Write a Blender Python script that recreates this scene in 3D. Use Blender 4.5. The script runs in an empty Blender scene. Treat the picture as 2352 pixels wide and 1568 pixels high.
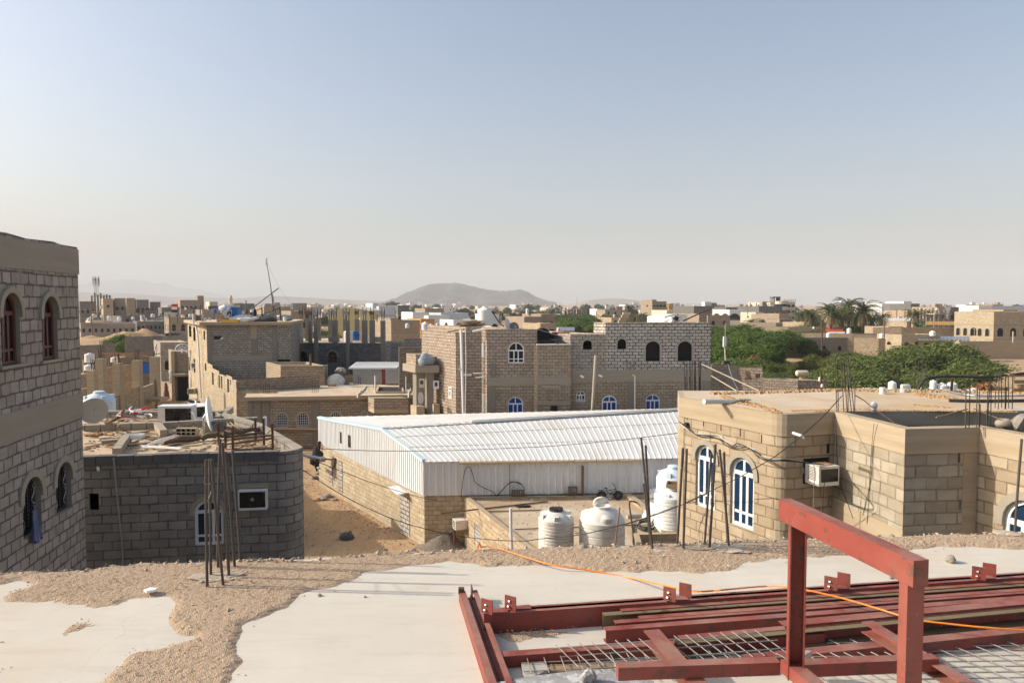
import bpy,bmesh,math,random
import numpy as np
from mathutils import Vector,Matrix,geometry,noise
random.seed(7)
R=math.radians
SC=bpy.context.scene
COL=SC.collection
# ------------------------------------------------------------------ camera, sky, sun, exposure
CZ=11.0                       # eye height above the street
FP=1699.0                     # focal length in units of a 2352-wide picture
PIT=math.atan(86/FP)
cam=bpy.data.cameras.new('camera');camo=bpy.data.objects.new('camera',cam);COL.objects.link(camo)
camo.location=(0,0,CZ);camo.rotation_euler=(math.pi/2-PIT,0,0)
cam.sensor_width=36;cam.lens=36*FP/2352;cam.clip_start=.1;cam.clip_end=60000
SC.camera=camo
SUN_EL,SUN_DIR=R(28),Vector((-1,.07,0)).normalized()
w=bpy.data.worlds.new('World');SC.world=w;w.use_nodes=True
wn=w.node_tree;bg=wn.nodes['Background']
sky=wn.nodes.new('ShaderNodeTexSky');sky.sky_type='NISHITA';sky.sun_disc=False
sky.sun_elevation=SUN_EL;sky.sun_rotation=math.atan2(SUN_DIR.x,SUN_DIR.y)
sky.air_density=1.0;sky.dust_density=4.0;sky.ozone_density=1.3;sky.altitude=0
wn.links.new(sky.outputs[0],bg.inputs[0]);bg.inputs[1].default_value=.15
sl=bpy.data.lights.new('sun','SUN');so=bpy.data.objects.new('sun',sl);COL.objects.link(so)
sl.energy=4.4;sl.angle=R(.8);sl.color=(1,.93,.82)
sv=Vector((SUN_DIR.x*math.cos(SUN_EL),SUN_DIR.y*math.cos(SUN_EL),math.sin(SUN_EL)))
so.rotation_euler=sv.to_track_quat('Z','Y').to_euler();so.location=(-40,0,60)
SC.view_settings.view_transform='Standard';SC.view_settings.look='None'
SC.view_settings.exposure=.38;SC.view_settings.gamma=1
SC.cycles.max_bounces=6;SC.cycles.volume_bounces=1;SC.cycles.transparent_max_bounces=12
SC.cycles.use_denoising=True
def ray(u,v):
    a=(u-1176)/FP;b=-(v-784)/FP
    return Vector((a,math.cos(PIT)+b*math.sin(PIT),-math.sin(PIT)+b*math.cos(PIT)))
def P(u,v,Y):                 # the point seen at (u, v) at distance Y ahead
    d=ray(u,v);return Vector((0,0,CZ))+d*(Y/d.y)
def PZ(u,v,z):                # the point seen at (u, v) at height z
    d=ray(u,v);return Vector((0,0,CZ))+d*((z-CZ)/d.z)
def SZ(p0,p1,u,v):           # (distance along wall p0-p1, height) of the point seen at (u, v)
    p0=Vector(p0[:2]);e=Vector(p1[:2])-p0;L=e.length;e /= L;d=ray(u,v)
    n=Vector((e.y,-e.x));t=p0.dot(n)/(d.x*n.x+d.y*n.y)
    q=Vector((d.x*t,d.y*t));return ((q-p0).dot(e),CZ+d.z*t)
# ------------------------------------------------------------------ object helpers
def tag(o,label=None,cat=None,group=None,kind=None):
    if label:o['label']=label
    if cat:o['category']=cat
    if group:o['group']=group
    if kind or cat:o['kind']=kind or 'thing'
    return o
def thing(name,label,cat,loc=(0,0,0),rz=0,group=None):
    o=bpy.data.objects.new(name,None);COL.objects.link(o);o.location=loc;o.rotation_euler=(0,0,rz)
    o.empty_display_size=.2
    return tag(o,label,cat,group)
def copy_tree(o,parent=None):
    c=o.copy();COL.objects.link(c);c.parent=parent
    for ch in [x for x in KIDS.get(o.name,[])]:
        copy_tree(ch,c)
    return c
KIDS={}
def regkids():
    KIDS.clear()
    for o in bpy.data.objects:
        if o.parent:KIDS.setdefault(o.parent.name,[]).append(o)
def place(proto,first,loc,rz=0,sc=1,label=None,group=None):
    """first use moves the prototype itself, later uses copy it with all its parts"""
    if proto.name in first:o=copy_tree(proto)
    else:first.add(proto.name);o=proto
    o.location=loc;o.rotation_euler=(0,0,rz);o.scale=sc if hasattr(sc,'__len__') else (sc,)*3
    if label:o['label']=label
    if group:o['group']=group
    return o
class MB:
    def __init__(s,xf=None):s.v=[];s.f=[];s.uv=[];s.mi=[];s.xf=xf
    def add(s,vs,fs,mi=0,uvs=None):
        o=len(s.v)
        vs=[Vector(x) for x in vs]
        loc=vs
        if s.xf is not None:vs=[s.xf @ x for x in vs]
        s.v.extend(vs)
        for k,f in enumerate(fs):
            s.f.append([o+i for i in f]);s.mi.append(mi)
            if uvs:s.uv.append(uvs[k])
            else:
                a,b,c=(loc[f[0]],loc[f[1]],loc[f[2]])
                n=(b-a).cross(c-a)
                if n.length<1e-12 and len(f)>3:n=(c-a).cross(loc[f[3]]-a)
                if n.length:n.normalize()
                if abs(n.z)>.75:s.uv.append([(loc[i].x,loc[i].y) for i in f])
                else:
                    t=Vector((-n.y,n.x,0));t.normalize()
                    s.uv.append([(loc[i].dot(t),loc[i].z) for i in f])
        return s
    def box(s,x0,x1,y0,y1,z0,z1,mi=0):
        return s.add([(x0,y0,z0),(x1,y0,z0),(x1,y1,z0),(x0,y1,z0),(x0,y0,z1),(x1,y0,z1),(x1,y1,z1),(x0,y1,z1)],
                     [(0,3,2,1),(4,5,6,7),(0,1,5,4),(1,2,6,5),(2,3,7,6),(3,0,4,7)],mi)
    def beam(s,a,b,w,h,up=(0,0,1),mi=0,off=(0,0)):
        """box of section w (sideways) x h (along up) from a to b"""
        a=Vector(a);b=Vector(b);e=(b-a);L=e.length;e.normalize();up=Vector(up)
        r=e.cross(up)
        if r.length<1e-4:r=e.cross(Vector((1,0,0)))
        r.normalize();up=r.cross(e);vs=[]
        for p in (a,b):
            for i,j in ((-1,-1),(1,-1),(1,1),(-1,1)):vs.append(p+r*(i*w/2+off[0])+up*(j*h/2+off[1]))
        return s.add(vs,[(0,1,2,3),(7,6,5,4),(0,4,5,1),(1,5,6,2),(2,6,7,3),(3,7,4,0)],mi)
    def tube(s,pts,r,n=8,mi=0,cap=True,rs=None):
        pts=[Vector(p) for p in pts];m=len(pts);vs=[];fs=[]
        e0=(pts[1]-pts[0]).normalized();ref=Vector((0,0,1)) if abs(e0.z)<.9 else Vector((1,0,0))
        for i,p in enumerate(pts):
            e=(pts[min(i+1,m-1)]-pts[max(i-1,0)])
            if e.length<1e-9:e=e0
            e.normalize();a=e.cross(ref)
            if a.length<1e-4:a=e.cross(Vector((0,1,0)))
            a.normalize();b=a.cross(e);ref=-a.cross(e) if False else ref
            rr=rs[i] if rs else r
            for k in range(n):
                t=2*math.pi*k/n;vs.append(p+a*(rr*math.cos(t))+b*(rr*math.sin(t)))
        for i in range(m-1):
            for k in range(n):
                fs.append((i*n+k,i*n+(k+1)%n,(i+1)*n+(k+1)%n,(i+1)*n+k))
        if cap:fs.append(tuple(range(n))[::-1]);fs.append(tuple((m-1)*n+k for k in range(n)))
        return s.add(vs,fs,mi)
    def lathe(s,c,prof,n=24,mi=0,ax=None):
        c=Vector(c);vs=[];fs=[];m=len(prof)
        for r,z in prof:
            for k in range(n):
                t=2*math.pi*k/n;q=Vector((r*math.cos(t),r*math.sin(t),z))
                vs.append(c+(ax @ q if ax is not None else q))
        for i in range(m-1):
            for k in range(n):fs.append((i*n+k,i*n+(k+1)%n,(i+1)*n+(k+1)%n,(i+1)*n+k))
        if prof[0][0]>1e-5:fs.append(tuple(range(n))[::-1])
        if prof[-1][0]>1e-5:fs.append(tuple((m-1)*n+k for k in range(n)))
        return s.add(vs,fs,mi)
    def prism(s,poly,z0,z1,mi=0,mtop=None,bottom=True):
        n=len(poly);vs=[(p[0],p[1],z0) for p in poly]+[(p[0],p[1],z1) for p in poly]
        u=[0]
        for i in range(n):u.append(u[-1]+(Vector(poly[(i+1)%n][:2])-Vector(poly[i][:2])).length)
        fs=[(i,(i+1)%n,n+(i+1)%n,n+i) for i in range(n)]
        s.add(vs,fs,mi,[[(u[i],z0),(u[i+1],z0),(u[i+1],z1),(u[i],z1)] for i in range(n)])
        tri=geometry.tessellate_polygon([[Vector((p[0],p[1],0)) for p in poly]])
        s.add(vs,[fix(vs,[n+i for i in t],(0,0,1)) for t in tri],mi if mtop is None else mtop)
        if bottom:s.add(vs,[fix(vs,list(t),(0,0,-1)) for t in tri],mi)
        return s
    def build(s,name,mat,parent=None,smooth=False,loc=None):
        me=bpy.data.meshes.new(name);me.from_pydata([tuple(x) for x in s.v],[],s.f)
        uvl=me.uv_layers.new(name='UVMap');flat=[c for f in s.uv for p in f for c in p]
        if len(flat)==2*len(me.loops):uvl.data.foreach_set('uv',flat)
        for m_ in (mat if isinstance(mat,(list,tuple)) else [mat]):me.materials.append(m_)
        if any(s.mi):me.polygons.foreach_set('material_index',s.mi)
        if smooth:
            me.polygons.foreach_set('use_smooth',[True]*len(me.polygons));me.set_sharp_from_angle(angle=R(smooth if smooth>1 else 38))
        me.update()
        o=bpy.data.objects.new(name,me);COL.objects.link(o)
        if parent is not None:o.parent=parent
        if loc is not None:o.location=loc
        return o
def fix(vs,f,n):
    a,b,c=(Vector(vs[f[0]]),Vector(vs[f[1]]),Vector(vs[f[2]]))
    return f if (b-a).cross(c-a).dot(Vector(n))>0 else f[::-1]
def wxf(p0,p1,z=0):           # wall frame: x along the wall, y into the wall, z up
    p0=Vector((p0[0],p0[1],z));e=Vector((p1[0],p1[1],z))-p0;e.normalize()
    return Matrix(((e.x,-e.y,0,p0.x),(e.y,e.x,0,p0.y),(0,0,1,z),(0,0,0,1)))
def outline(s0,s1,a,b,rise=0,n=10,g=0):
    s0-=g;s1+=g;a-=0;b+=g
    pts=[(s0,a),(s1,a)]
    if rise <= 0:return pts+[(s1,b),(s0,b)]
    w_=(s1-s0)/2;c=(s0+s1)/2;rise+=0
    pts.append((s1,b-rise))
    for k in range(1,n):
        t=math.pi*k/n;pts.append((c+w_*math.cos(t),b-rise+rise*math.sin(t)))
    pts.append((s0,b-rise));return pts
def wallpanel(mb,p0,p1,z0,z1,holes=(),t=.2,mi=0,rmi=1,uoff=0,top=None,yoff=0):
    """front face with real openings; top: list of (s, z) replacing the straight top, right to left"""
    L=(Vector(p1[:2])-Vector(p0[:2])).length;old=mb.xf;M=wxf(p0,p1)
    mb.xf=M if old is None else old @ M
    outer=[(0,z0),(L,z0)]+(list(top) if top else [(L,z1),(0,z1)])
    hs=[outline(*h) for h in holes]
    loops=[[Vector((a,b,0)) for a,b in lp] for lp in [outer]+hs]
    flat=[q for lp in loops for q in lp];vs=[(q.x,yoff,q.y) for q in flat]
    tri=[t_ for t_ in geometry.tessellate_polygon(loops)]
    fs=[]
    for t_ in tri:
        f=list(t_);a,b,c=(flat[i] for i in f)
        if abs((b-a).cross(c-a).z)<1e-9:continue
        fs.append(fix(vs,f,(0,-1,0)))
    mb.add(vs,fs,mi,[[(vs[i][0]+uoff,vs[i][2]) for i in f] for f in fs])
    for h in hs:
        n=len(h);v2=[(a,yoff,b) for a,b in h]+[(a,yoff+t,b) for a,b in h]
        mb.add(v2,[((i+1)%n,i,n+i,n+(i+1)%n) for i in range(n)],rmi)
    mb.xf=old;return mb
def offset(poly,d):            # CCW polygon, d > 0 grows it
    n=len(poly);out=[]
    for i in range(n):
        a,b,c=Vector(poly[i-1][:2]),Vector(poly[i][:2]),Vector(poly[(i+1)%n][:2])
        e,f=(b-a).normalized(),(c-b).normalized()
        n1,n2=Vector((e.y,-e.x)),Vector((f.y,-f.x));m=n1+n2
        m=m/max(.3,m.length_squared/2) if m.length>1e-6 else n1
        out.append((b.x+m.x*d,b.y+m.y*d))
    return out
# ------------------------------------------------------------------ materials
def mk(name):
    m=bpy.data.materials.new(name);m.use_nodes=True;nt=m.node_tree
    return m,nt,nt.nodes['Principled BSDF']
def nd(nt,t,ins=None,**at):
    n=nt.nodes.new('ShaderNode' +t)
    for k,v in at.items():setattr(n,k,v)
    for k,v in (ins or {}).items():
        if isinstance(v,bpy.types.NodeSocket):nt.links.new(v,n.inputs[k])
        else:n.inputs[k].default_value=v
    return n
def c4(c):return tuple(c)+(1,) if len(c)==3 else tuple(c)
def mix(nt,f,a,b,mode='MIX'):
    n=nt.nodes.new('ShaderNodeMix');n.data_type='RGBA';n.blend_type=mode
    for i,v in ((0,f),(6,a),(7,b)):
        if isinstance(v,bpy.types.NodeSocket):nt.links.new(v,n.inputs[i])
        else:n.inputs[i].default_value=c4(v) if hasattr(v,'__len__') else v
    return n.outputs[2]
def mth(nt,op,a,b=None,c=None,clamp=False):
    n=nt.nodes.new('ShaderNodeMath');n.operation=op;n.use_clamp=clamp
    for i,v in enumerate((a,b,c)):
        if v is None:continue
        if isinstance(v,bpy.types.NodeSocket):nt.links.new(v,n.inputs[i])
        else:n.inputs[i].default_value=v
    return n.outputs[0]
def mrange(nt,v,a,b,c=0,d=1):
    n=nd(nt,'MapRange',{0:v,1:a,2:b,3:c,4:d});return n.outputs[0]
def noi(nt,vec,scale,detail=4,rough=.55,dist=0):
    n=nd(nt,'TexNoise',{'Scale':scale,'Detail':detail,'Roughness':rough,'Distortion':dist})
    if vec is not None:nt.links.new(vec,n.inputs['Vector'])
    return n.outputs['Fac']
def maps(nt,vec,sc,loc=(0,0,0)):
    return nd(nt,'Mapping',{'Vector':vec,'Scale':sc,'Location':loc}).outputs[0]
def bump(nt,bs,h,s=.5,d=.02):
    n=nd(nt,'Bump',{'Height':h,'Strength':s,'Distance':d});nt.links.new(n.outputs[0],bs.inputs['Normal']);return n
def OBJ(nt):return nd(nt,'TexCoord').outputs['Object']
def UV(nt):return nd(nt,'TexCoord').outputs['UV']
def setc(nt,bs,c,rough=.9,metal=0,spec=None):
    if isinstance(c,bpy.types.NodeSocket):nt.links.new(c,bs.inputs['Base Color'])
    else:bs.inputs['Base Color'].default_value=c4(c)
    if isinstance(rough,bpy.types.NodeSocket):nt.links.new(rough,bs.inputs['Roughness'])
    else:bs.inputs['Roughness'].default_value=rough
    bs.inputs['Metallic'].default_value=metal
    if spec is not None:bs.inputs['Specular IOR Level'].default_value=spec
def block(name,c1,c2,mortar,bw=.41,bh=.21,ms=.012,msv=.02,bstr=.7,dirt=(.5,.42,.32),dirtf=.35,dist=.02):
    m,nt,bs=mk(name);uv=UV(nt)
    nz=nd(nt,'TexNoise',{'Vector':uv,'Scale':2.2,'Detail':3})
    off=nd(nt,'VectorMath',{0:nz.outputs['Color'],1:(.5,.5,.5)},operation='SUBTRACT').outputs[0]
    off=nd(nt,'VectorMath',{0:off,'Scale':dist*2},operation='SCALE').outputs[0]
    vec=nd(nt,'VectorMath',{0:uv,1:off},operation='ADD').outputs[0]
    sm=noi(nt,uv,3.1,5,.6)
    ms_=mrange(nt,sm,.35,.75,ms*.6,ms+msv)
    br=nd(nt,'TexBrick',{'Vector':vec,'Color1':(0,0,0,1),'Color2':(1,1,1,1),'Mortar':(.5,.5,.5,1),'Scale':1,
                             'Mortar Size':ms_,'Mortar Smooth':.25,'Brick Width':bw,'Row Height':bh})
    col=mix(nt,br.outputs['Color'],c1,c2)
    vr=noi(nt,maps(nt,vec,(2.2,4.4,1)),1,3);col=mix(nt,.5,col,mix(nt,mrange(nt,vr,.35,.65),(.78,.76,.74),(1.14,1.13,1.1)),'MULTIPLY')
    fine=noi(nt,uv,28,6,.7);col=mix(nt,.55,col,mix(nt,fine,(.5,.5,.5),(1.42,1.42,1.42)),'MULTIPLY')
    streak=mrange(nt,noi(nt,maps(nt,uv,(1.6,.22,1)),1.5,6,.7),.5,.75);col=mix(nt,mth(nt,'MULTIPLY',streak,.3),col,[x*.75 for x in mortar])
    big=mrange(nt,noi(nt,uv,.55,5,.6),.42,.72);col=mix(nt,mth(nt,'MULTIPLY',big,dirtf),col,dirt)
    mc=mix(nt,noi(nt,uv,9,4),[x*.75 for x in mortar],[min(1,x*1.35) for x in mortar])
    col=mix(nt,br.outputs['Fac'],col,mc)
    setc(nt,bs,col,.95,0,.2)
    h=mth(nt,'SUBTRACT',mth(nt,'MULTIPLY',fine,.35),mth(nt,'MULTIPLY',br.outputs['Fac'],1.0))
    bump(nt,bs,h,bstr,.02);return m
def plain(name,c,rough=.9,var=.25,scale=4,fine=40,bs_=.3,metal=0,c2=None,th=(.45,.7),spec=None,co='Object',st=(1,1,1),bd=.01):
    m,nt,bs=mk(name);v=nd(nt,'TexCoord').outputs[co];vv=maps(nt,v,st)
    n1=noi(nt,vv,scale,6,.62);n2=noi(nt,vv,fine,5,.65)
    col=mix(nt,n1,[x*(1-var) for x in c],[min(1,x*(1+var)) for x in c])
    if c2:col=mix(nt,mrange(nt,noi(nt,maps(nt,v,st,(7,3,1)),scale*.8,7,.65),*th),col,c2)
    col=mix(nt,.35,col,mix(nt,n2,(.6,.6,.6),(1.35,1.35,1.35)),'MULTIPLY')
    setc(nt,bs,col,rough,metal,spec)
    if bs_:bump(nt,bs,mth(nt,'ADD',mth(nt,'MULTIPLY',n1,.6),mth(nt,'MULTIPLY',n2,.4)),bs_,bd)
    return m
M={}
M['blk_tan']=block('tan_blockwork',(.37,.285,.19),(.52,.42,.30),(.25,.185,.115),dirt=(.45,.335,.20),dirtf=.45,ms=.009,msv=.02)
M['blk_grey']=block('weathered_blockwork',(.33,.29,.245),(.45,.40,.34),(.14,.118,.095),dirt=(.34,.28,.21),dirtf=.4,ms=.013,msv=.03)
M['blk_left']=block('rough_stone_blockwork',(.33,.285,.245),(.44,.385,.335),(.15,.125,.10),bw=.30,bh=.21,ms=.010,msv=.026,dirt=(.38,.31,.22),dirtf=.4,dist=.03)
M['blk_dark']=block('charcoal_blockwork',(.25,.235,.21),(.35,.325,.285),(.125,.117,.10),bw=.42,bh=.215,ms=.007,msv=.022,dirt=(.19,.175,.15),dirtf=.55,bstr=.9)
M['blk_brown']=block('brown_blockwork',(.32,.255,.185),(.43,.35,.26),(.17,.13,.09),dirt=(.36,.27,.17),dirtf=.5,ms=.010,msv=.024)
M['blk_cream']=block('cream_blockwork',(.42,.345,.235),(.55,.465,.34),(.25,.19,.12),bw=.38,dirt=(.40,.31,.19),dirtf=.5,ms=.008,msv=.02)
M['blk_light']=block('pale_new_blockwork',(.44,.40,.355),(.56,.515,.455),(.10,.085,.07),ms=.020,msv=.034,dirt=(.36,.31,.25),dirtf=.3)
M['blk_pink']=block('reddish_blockwork',(.35,.275,.215),(.46,.37,.295),(.15,.12,.09),dirt=(.36,.28,.19),dirtf=.35,ms=.014,msv=.03)
M['blk_slate']=block('slate_grey_blockwork',(.16,.158,.157),(.24,.235,.228),(.07,.068,.065),dirt=(.15,.148,.14),dirtf=.4)
M['stone']=block('rubble_stonework',(.27,.23,.185),(.38,.325,.26),(.14,.11,.085),bw=.3,bh=.16,dist=.06,ms=.012,msv=.03)
M['blk_black']=M['blk_slate']
M['conc']=plain('board_marked_concrete',(.34,.29,.22),.95,.22,1.2,16,.5,co='UV',st=(.35,5,1),c2=(.36,.30,.21),th=(.5,.75))
M['conc_tan']=plain('tan_board_marked_concrete',(.42,.325,.21),.95,.35,1.6,18,.7,co='UV',st=(.35,5,1),c2=(.45,.37,.26),th=(.48,.75))
M['conc_dk']=plain('grey_cement',(.21,.195,.17),.95,.25,1.5,20,.5,co='UV',st=(1,1.2,1),c2=(.20,.175,.14))
M['conc_col']=plain('cast_column_concrete',(.25,.215,.17),.95,.2,1.2,20,.4,co='UV',st=(5,.4,1))
M['mud_pale']=plain('pale_dry_mortar',(.46,.38,.29),.97,.2,9,60,.4)
M['plaster']=plain('plaster_trim',(.37,.32,.245),.95,.15,6,50,.3)
M['roof_sand']=plain('sandy_roof_screed',(.52,.38,.235),.97,.2,.7,30,.35,c2=(.60,.50,.37),th=(.42,.62))
M['roof_dust']=plain('dusty_roof',(.44,.31,.185),.97,.2,.5,12,.5,c2=(.56,.46,.33),th=(.42,.62))
M['sand']=None
M['white']=plain('white_plastic',(.78,.77,.73),.45,.06,2.5,30,.08,c2=(.62,.54,.42),th=(.6,.85),spec=.4)
M['white_blue']=plain('bluish_white_plastic',(.62,.71,.76),.4,.05,2.5,30,.08,spec=.4)
M['white_dirty']=plain('dirty_white_plastic',(.73,.70,.63),.5,.08,2.0,25,.12,c2=(.52,.43,.31),th=(.52,.78),spec=.4)
M['pvc']=plain('white_window_frame',(.80,.80,.78),.35,.04,5,60,.05)
M['paint_white']=plain('white_painted_wall',(.70,.68,.64),.85,.06,1,10,.2)
M['paint_blue']=plain('pale_blue_painted_wall',(.50,.54,.58),.85,.08,1,10,.2)
M['paint_cream']=plain('cream_painted_wall',(.58,.51,.38),.85,.08,1,10,.2)
M['paint_yellow']=plain('ochre_sheet_cladding',(.43,.35,.17),.6,.06,.5,10,.1)
M['blue']=plain('blue_plastic',(.015,.13,.42),.4,.08,3,30,.05)
M['bluefilm']=plain('blue_window_film',(.012,.07,.30),.25,.5,1.2,9,.4,co='UV',st=(4,1.2,1))
M['glass']=plain('dark_blue_glass',(.012,.035,.075),.08,.4,2,9,.05,spec=.6)
M['glass_dk']=plain('dark_glass',(.012,.014,.016),.12,.4,2,9,.02,spec=.5)
M['void']=plain('painted_dark_interior',(.012,.011,.010),.95,.3,2,9,0)  # near-black colour standing in for the shade inside openings and gaps
M['rust']=plain('rusty_steel',(.12,.055,.03),.8,.4,9,60,.5,c2=(.05,.035,.03),th=(.4,.65))
M['rebar']=plain('weathered_reinforcing_bar',(.075,.06,.05),.75,.3,9,60,.4,c2=(.15,.07,.035),th=(.55,.75))
M['dark_steel']=plain('dark_steel',(.05,.045,.042),.6,.2,6,30,.2)
M['mesh']=plain('dusty_mesh_wire',(.27,.255,.235),.7,.3,9,60,.3,c2=(.20,.12,.07),th=(.5,.65))
M['galv']=plain('galvanised_steel',(.36,.37,.38),.4,.15,4,30,.1,metal=.6)
M['rubber']=plain('black_rubber',(.018,.018,.018),.7,.2,6,40,.2)
M['wood']=plain('sun_bleached_timber',(.30,.20,.11),.85,.3,2,30,.5,st=(1,1,1))
M['wood_dk']=plain('old_dark_timber',(.17,.115,.07),.9,.3,3,30,.5)
M['redwood']=plain('reddish_window_timber',(.14,.045,.03),.5,.25,4,30,.2)
M['orange']=plain('orange_cable_sheath',(.85,.26,.03),.45,.08,6,60,.05)
M['clayred']=plain('red_roof_sheet',(.55,.09,.035),.6,.15,1,20,.2)
M['ochre']=plain('ochre_paint',(.48,.26,.06),.8,.1,1,20,.2)
M['cloth_w']=plain('white_sheet_cloth',(.70,.70,.68),.9,.12,3,30,.4)
M['cloth_b']=plain('blue_grey_cloth',(.17,.20,.33),.9,.2,5,40,.4)
M['cloth_k']=plain('black_cloth',(.02,.02,.022),.9,.2,5,40,.4)
M['red']=plain('red_plastic',(.5,.03,.02),.5,.1,4,30,.05)
M['yellow']=plain('yellow_plastic',(.62,.36,.02),.5,.1,4,30,.05)
M['mud']=plain('dried_mud',(.42,.265,.125),.97,.25,5,30,.8,bd=.03)
M['rock']=plain('grey_rubble_stone',(.30,.26,.215),.95,.2,3,20,.6)
M['cement']=plain('spilled_cement',(.42,.39,.33),.95,.15,6,60,.6)
M['car']=plain('silver_car_paint',(.42,.42,.42),.25,.03,2,10,0,metal=.5)
M['red_steel']=None
# red oxide painted steel with rust and pale scuffs
m,nt,bs=mk('red_oxide_painted_steel');v=OBJ(nt)
c=mix(nt,noi(nt,v,5,5),(.185,.037,.026),(.30,.062,.042))
c=mix(nt,mrange(nt,noi(nt,maps(nt,v,(1,1,1),(3,1,2)),11,9,.75),.54,.61),c,(.115,.052,.034))
c=mix(nt,mrange(nt,noi(nt,maps(nt,v,(1,1,1),(9,5,2)),30,9,.78),.64,.69),c,(.42,.27,.20))
up=nd(nt,'SeparateXYZ',{0:nd(nt,'NewGeometry').outputs['Normal']}).outputs[2];c=mix(nt,mth(nt,'MULTIPLY',mrange(nt,up,.5,.95,0,.6),mrange(nt,noi(nt,v,3.2,7,.7),.38,.66)),c,(.42,.27,.20))
c=mix(nt,mth(nt,'MULTIPLY',mrange(nt,noi(nt,v,1.8,6,.6),.45,.75),.5),c,(.30,.15,.11))
setc(nt,bs,c,mrange(nt,noi(nt,v,20,4),.3,.7,.45,.75),0,.4)
bump(nt,bs,noi(nt,v,60,6,.7),.15,.003);M['red_steel']=m
m,nt,bs=mk('khaki_primed_steel');v=OBJ(nt)
c=mix(nt,noi(nt,v,4,7,.7),(.15,.11,.055),(.24,.185,.10));c=mix(nt,mrange(nt,noi(nt,v,11,8,.7),.58,.66),c,(.14,.045,.03))
setc(nt,bs,c,.65);M['khaki_steel']=m
# sandy ground
m,nt,bs=mk('sandy_ground');v=OBJ(nt)
c=mix(nt,noi(nt,v,.35,9,.7),(.40,.25,.13),(.55,.38,.22))
c=mix(nt,mrange(nt,noi(nt,v,.02,5,.6),.45,.7),c,(.43,.33,.22))
c=mix(nt,mth(nt,'MULTIPLY',mrange(nt,noi(nt,maps(nt,v,(1.8,.35,1)),1.1,6,.7),.5,.7),.5),c,(.30,.19,.105))
c=mix(nt,mrange(nt,noi(nt,v,3.5,9,.7),.54,.72),c,(.27,.19,.12))
c=mix(nt,mrange(nt,nd(nt,'TexVoronoi',{'Vector':v,'Scale':5}).outputs['Distance'],.0,.14,.45,0),c,(.55,.47,.37))
setc(nt,bs,c,.97,0,.1)
bump(nt,bs,mth(nt,'ADD',noi(nt,v,1.2,8,.7),mth(nt,'MULTIPLY',noi(nt,v,12,6,.7),.3)),.7,.15);M['sand']=m
# pale roof screed we stand on
m,nt,bs=mk('pale_cement_screed');v=OBJ(nt)
c=mix(nt,noi(nt,v,1.1,6,.6),(.52,.465,.38),(.69,.635,.54))
c=mix(nt,mth(nt,'MULTIPLY',mrange(nt,noi(nt,v,.8,5,.6),.5,.68),.75),c,(.60,.49,.355))
c=mix(nt,mth(nt,'MULTIPLY',mrange(nt,noi(nt,maps(nt,v,(.6,3,1)),4,7,.7),.5,.8),.45),c,(.42,.36,.28))
c=mix(nt,mrange(nt,noi(nt,v,2.6,9,.75),.64,.78),c,(.72,.68,.60))
cr=nd(nt,'TexVoronoi',{'Vector':nd(nt,'VectorMath',{0:v,1:nd(nt,'VectorMath',{0:nd(nt,'TexNoise',{'Vector':v,'Scale':3.0,'Detail':6}).outputs['Color'],'Scale':.5},operation='SCALE').outputs[0]},operation='ADD').outputs[0],'Scale':1.1},feature='DISTANCE_TO_EDGE').outputs['Distance']
c=mix(nt,mth(nt,'MULTIPLY',mrange(nt,cr,.0,.006,.35,0),mrange(nt,noi(nt,v,1.3,2),.45,.6)),c,(.33,.27,.20))
c=mix(nt,mrange(nt,noi(nt,v,55,3,.6),.70,.76),c,(.33,.27,.20))
setc(nt,bs,c,.85,0,.3)
bump(nt,bs,mth(nt,'ADD',noi(nt,v,3,8,.6),mth(nt,'MULTIPLY',noi(nt,v,90,4,.7),.12)),.35,.012);M['screed']=m
# loose gravel and sand on it
m,nt,bs=mk('sandy_gravel');v=OBJ(nt)
vo=nd(nt,'TexVoronoi',{'Vector':v,'Scale':170,'Randomness':1})
c=mix(nt,vo.outputs['Color'],(.38,.27,.17),(.66,.50,.35));c=mix(nt,.5,c,mix(nt,noi(nt,v,2.5,6),(.48,.34,.22),(.62,.46,.32)))
c=mix(nt,mrange(nt,vo.outputs['Distance'],.4,.8,0,.3),c,(.28,.20,.135))
setc(nt,bs,c,.97,0,.15)
bump(nt,bs,mth(nt,'SUBTRACT',mth(nt,'MULTIPLY',noi(nt,v,22,5,.7),.8),vo.outputs['Distance']),.75,.008);M['gravel']=m
m,nt,bs=mk('loose_stone');v=nd(nt,'NewGeometry').outputs['Random Per Island']
c=mix(nt,v,(.38,.27,.17),(.68,.52,.37));setc(nt,bs,c,.95,0,.2);M['pebble']=m
# corrugated white sheet
M['sheet']=plain('white_profiled_sheet',(.72,.725,.71),.45,.05,1.6,12,.05,c2=(.50,.45,.38),th=(.52,.85),spec=.4,st=(1.6,1.6,.16))
M['sheet_r']=plain('white_roofing_sheet',(.69,.675,.635),.55,.07,.6,14,.05,c2=(.56,.50,.41),th=(.5,.8),spec=.35)
M['trim_blue']=plain('pale_blue_flashing',(.50,.62,.68),.5,.06,1,20,.1)
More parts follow.
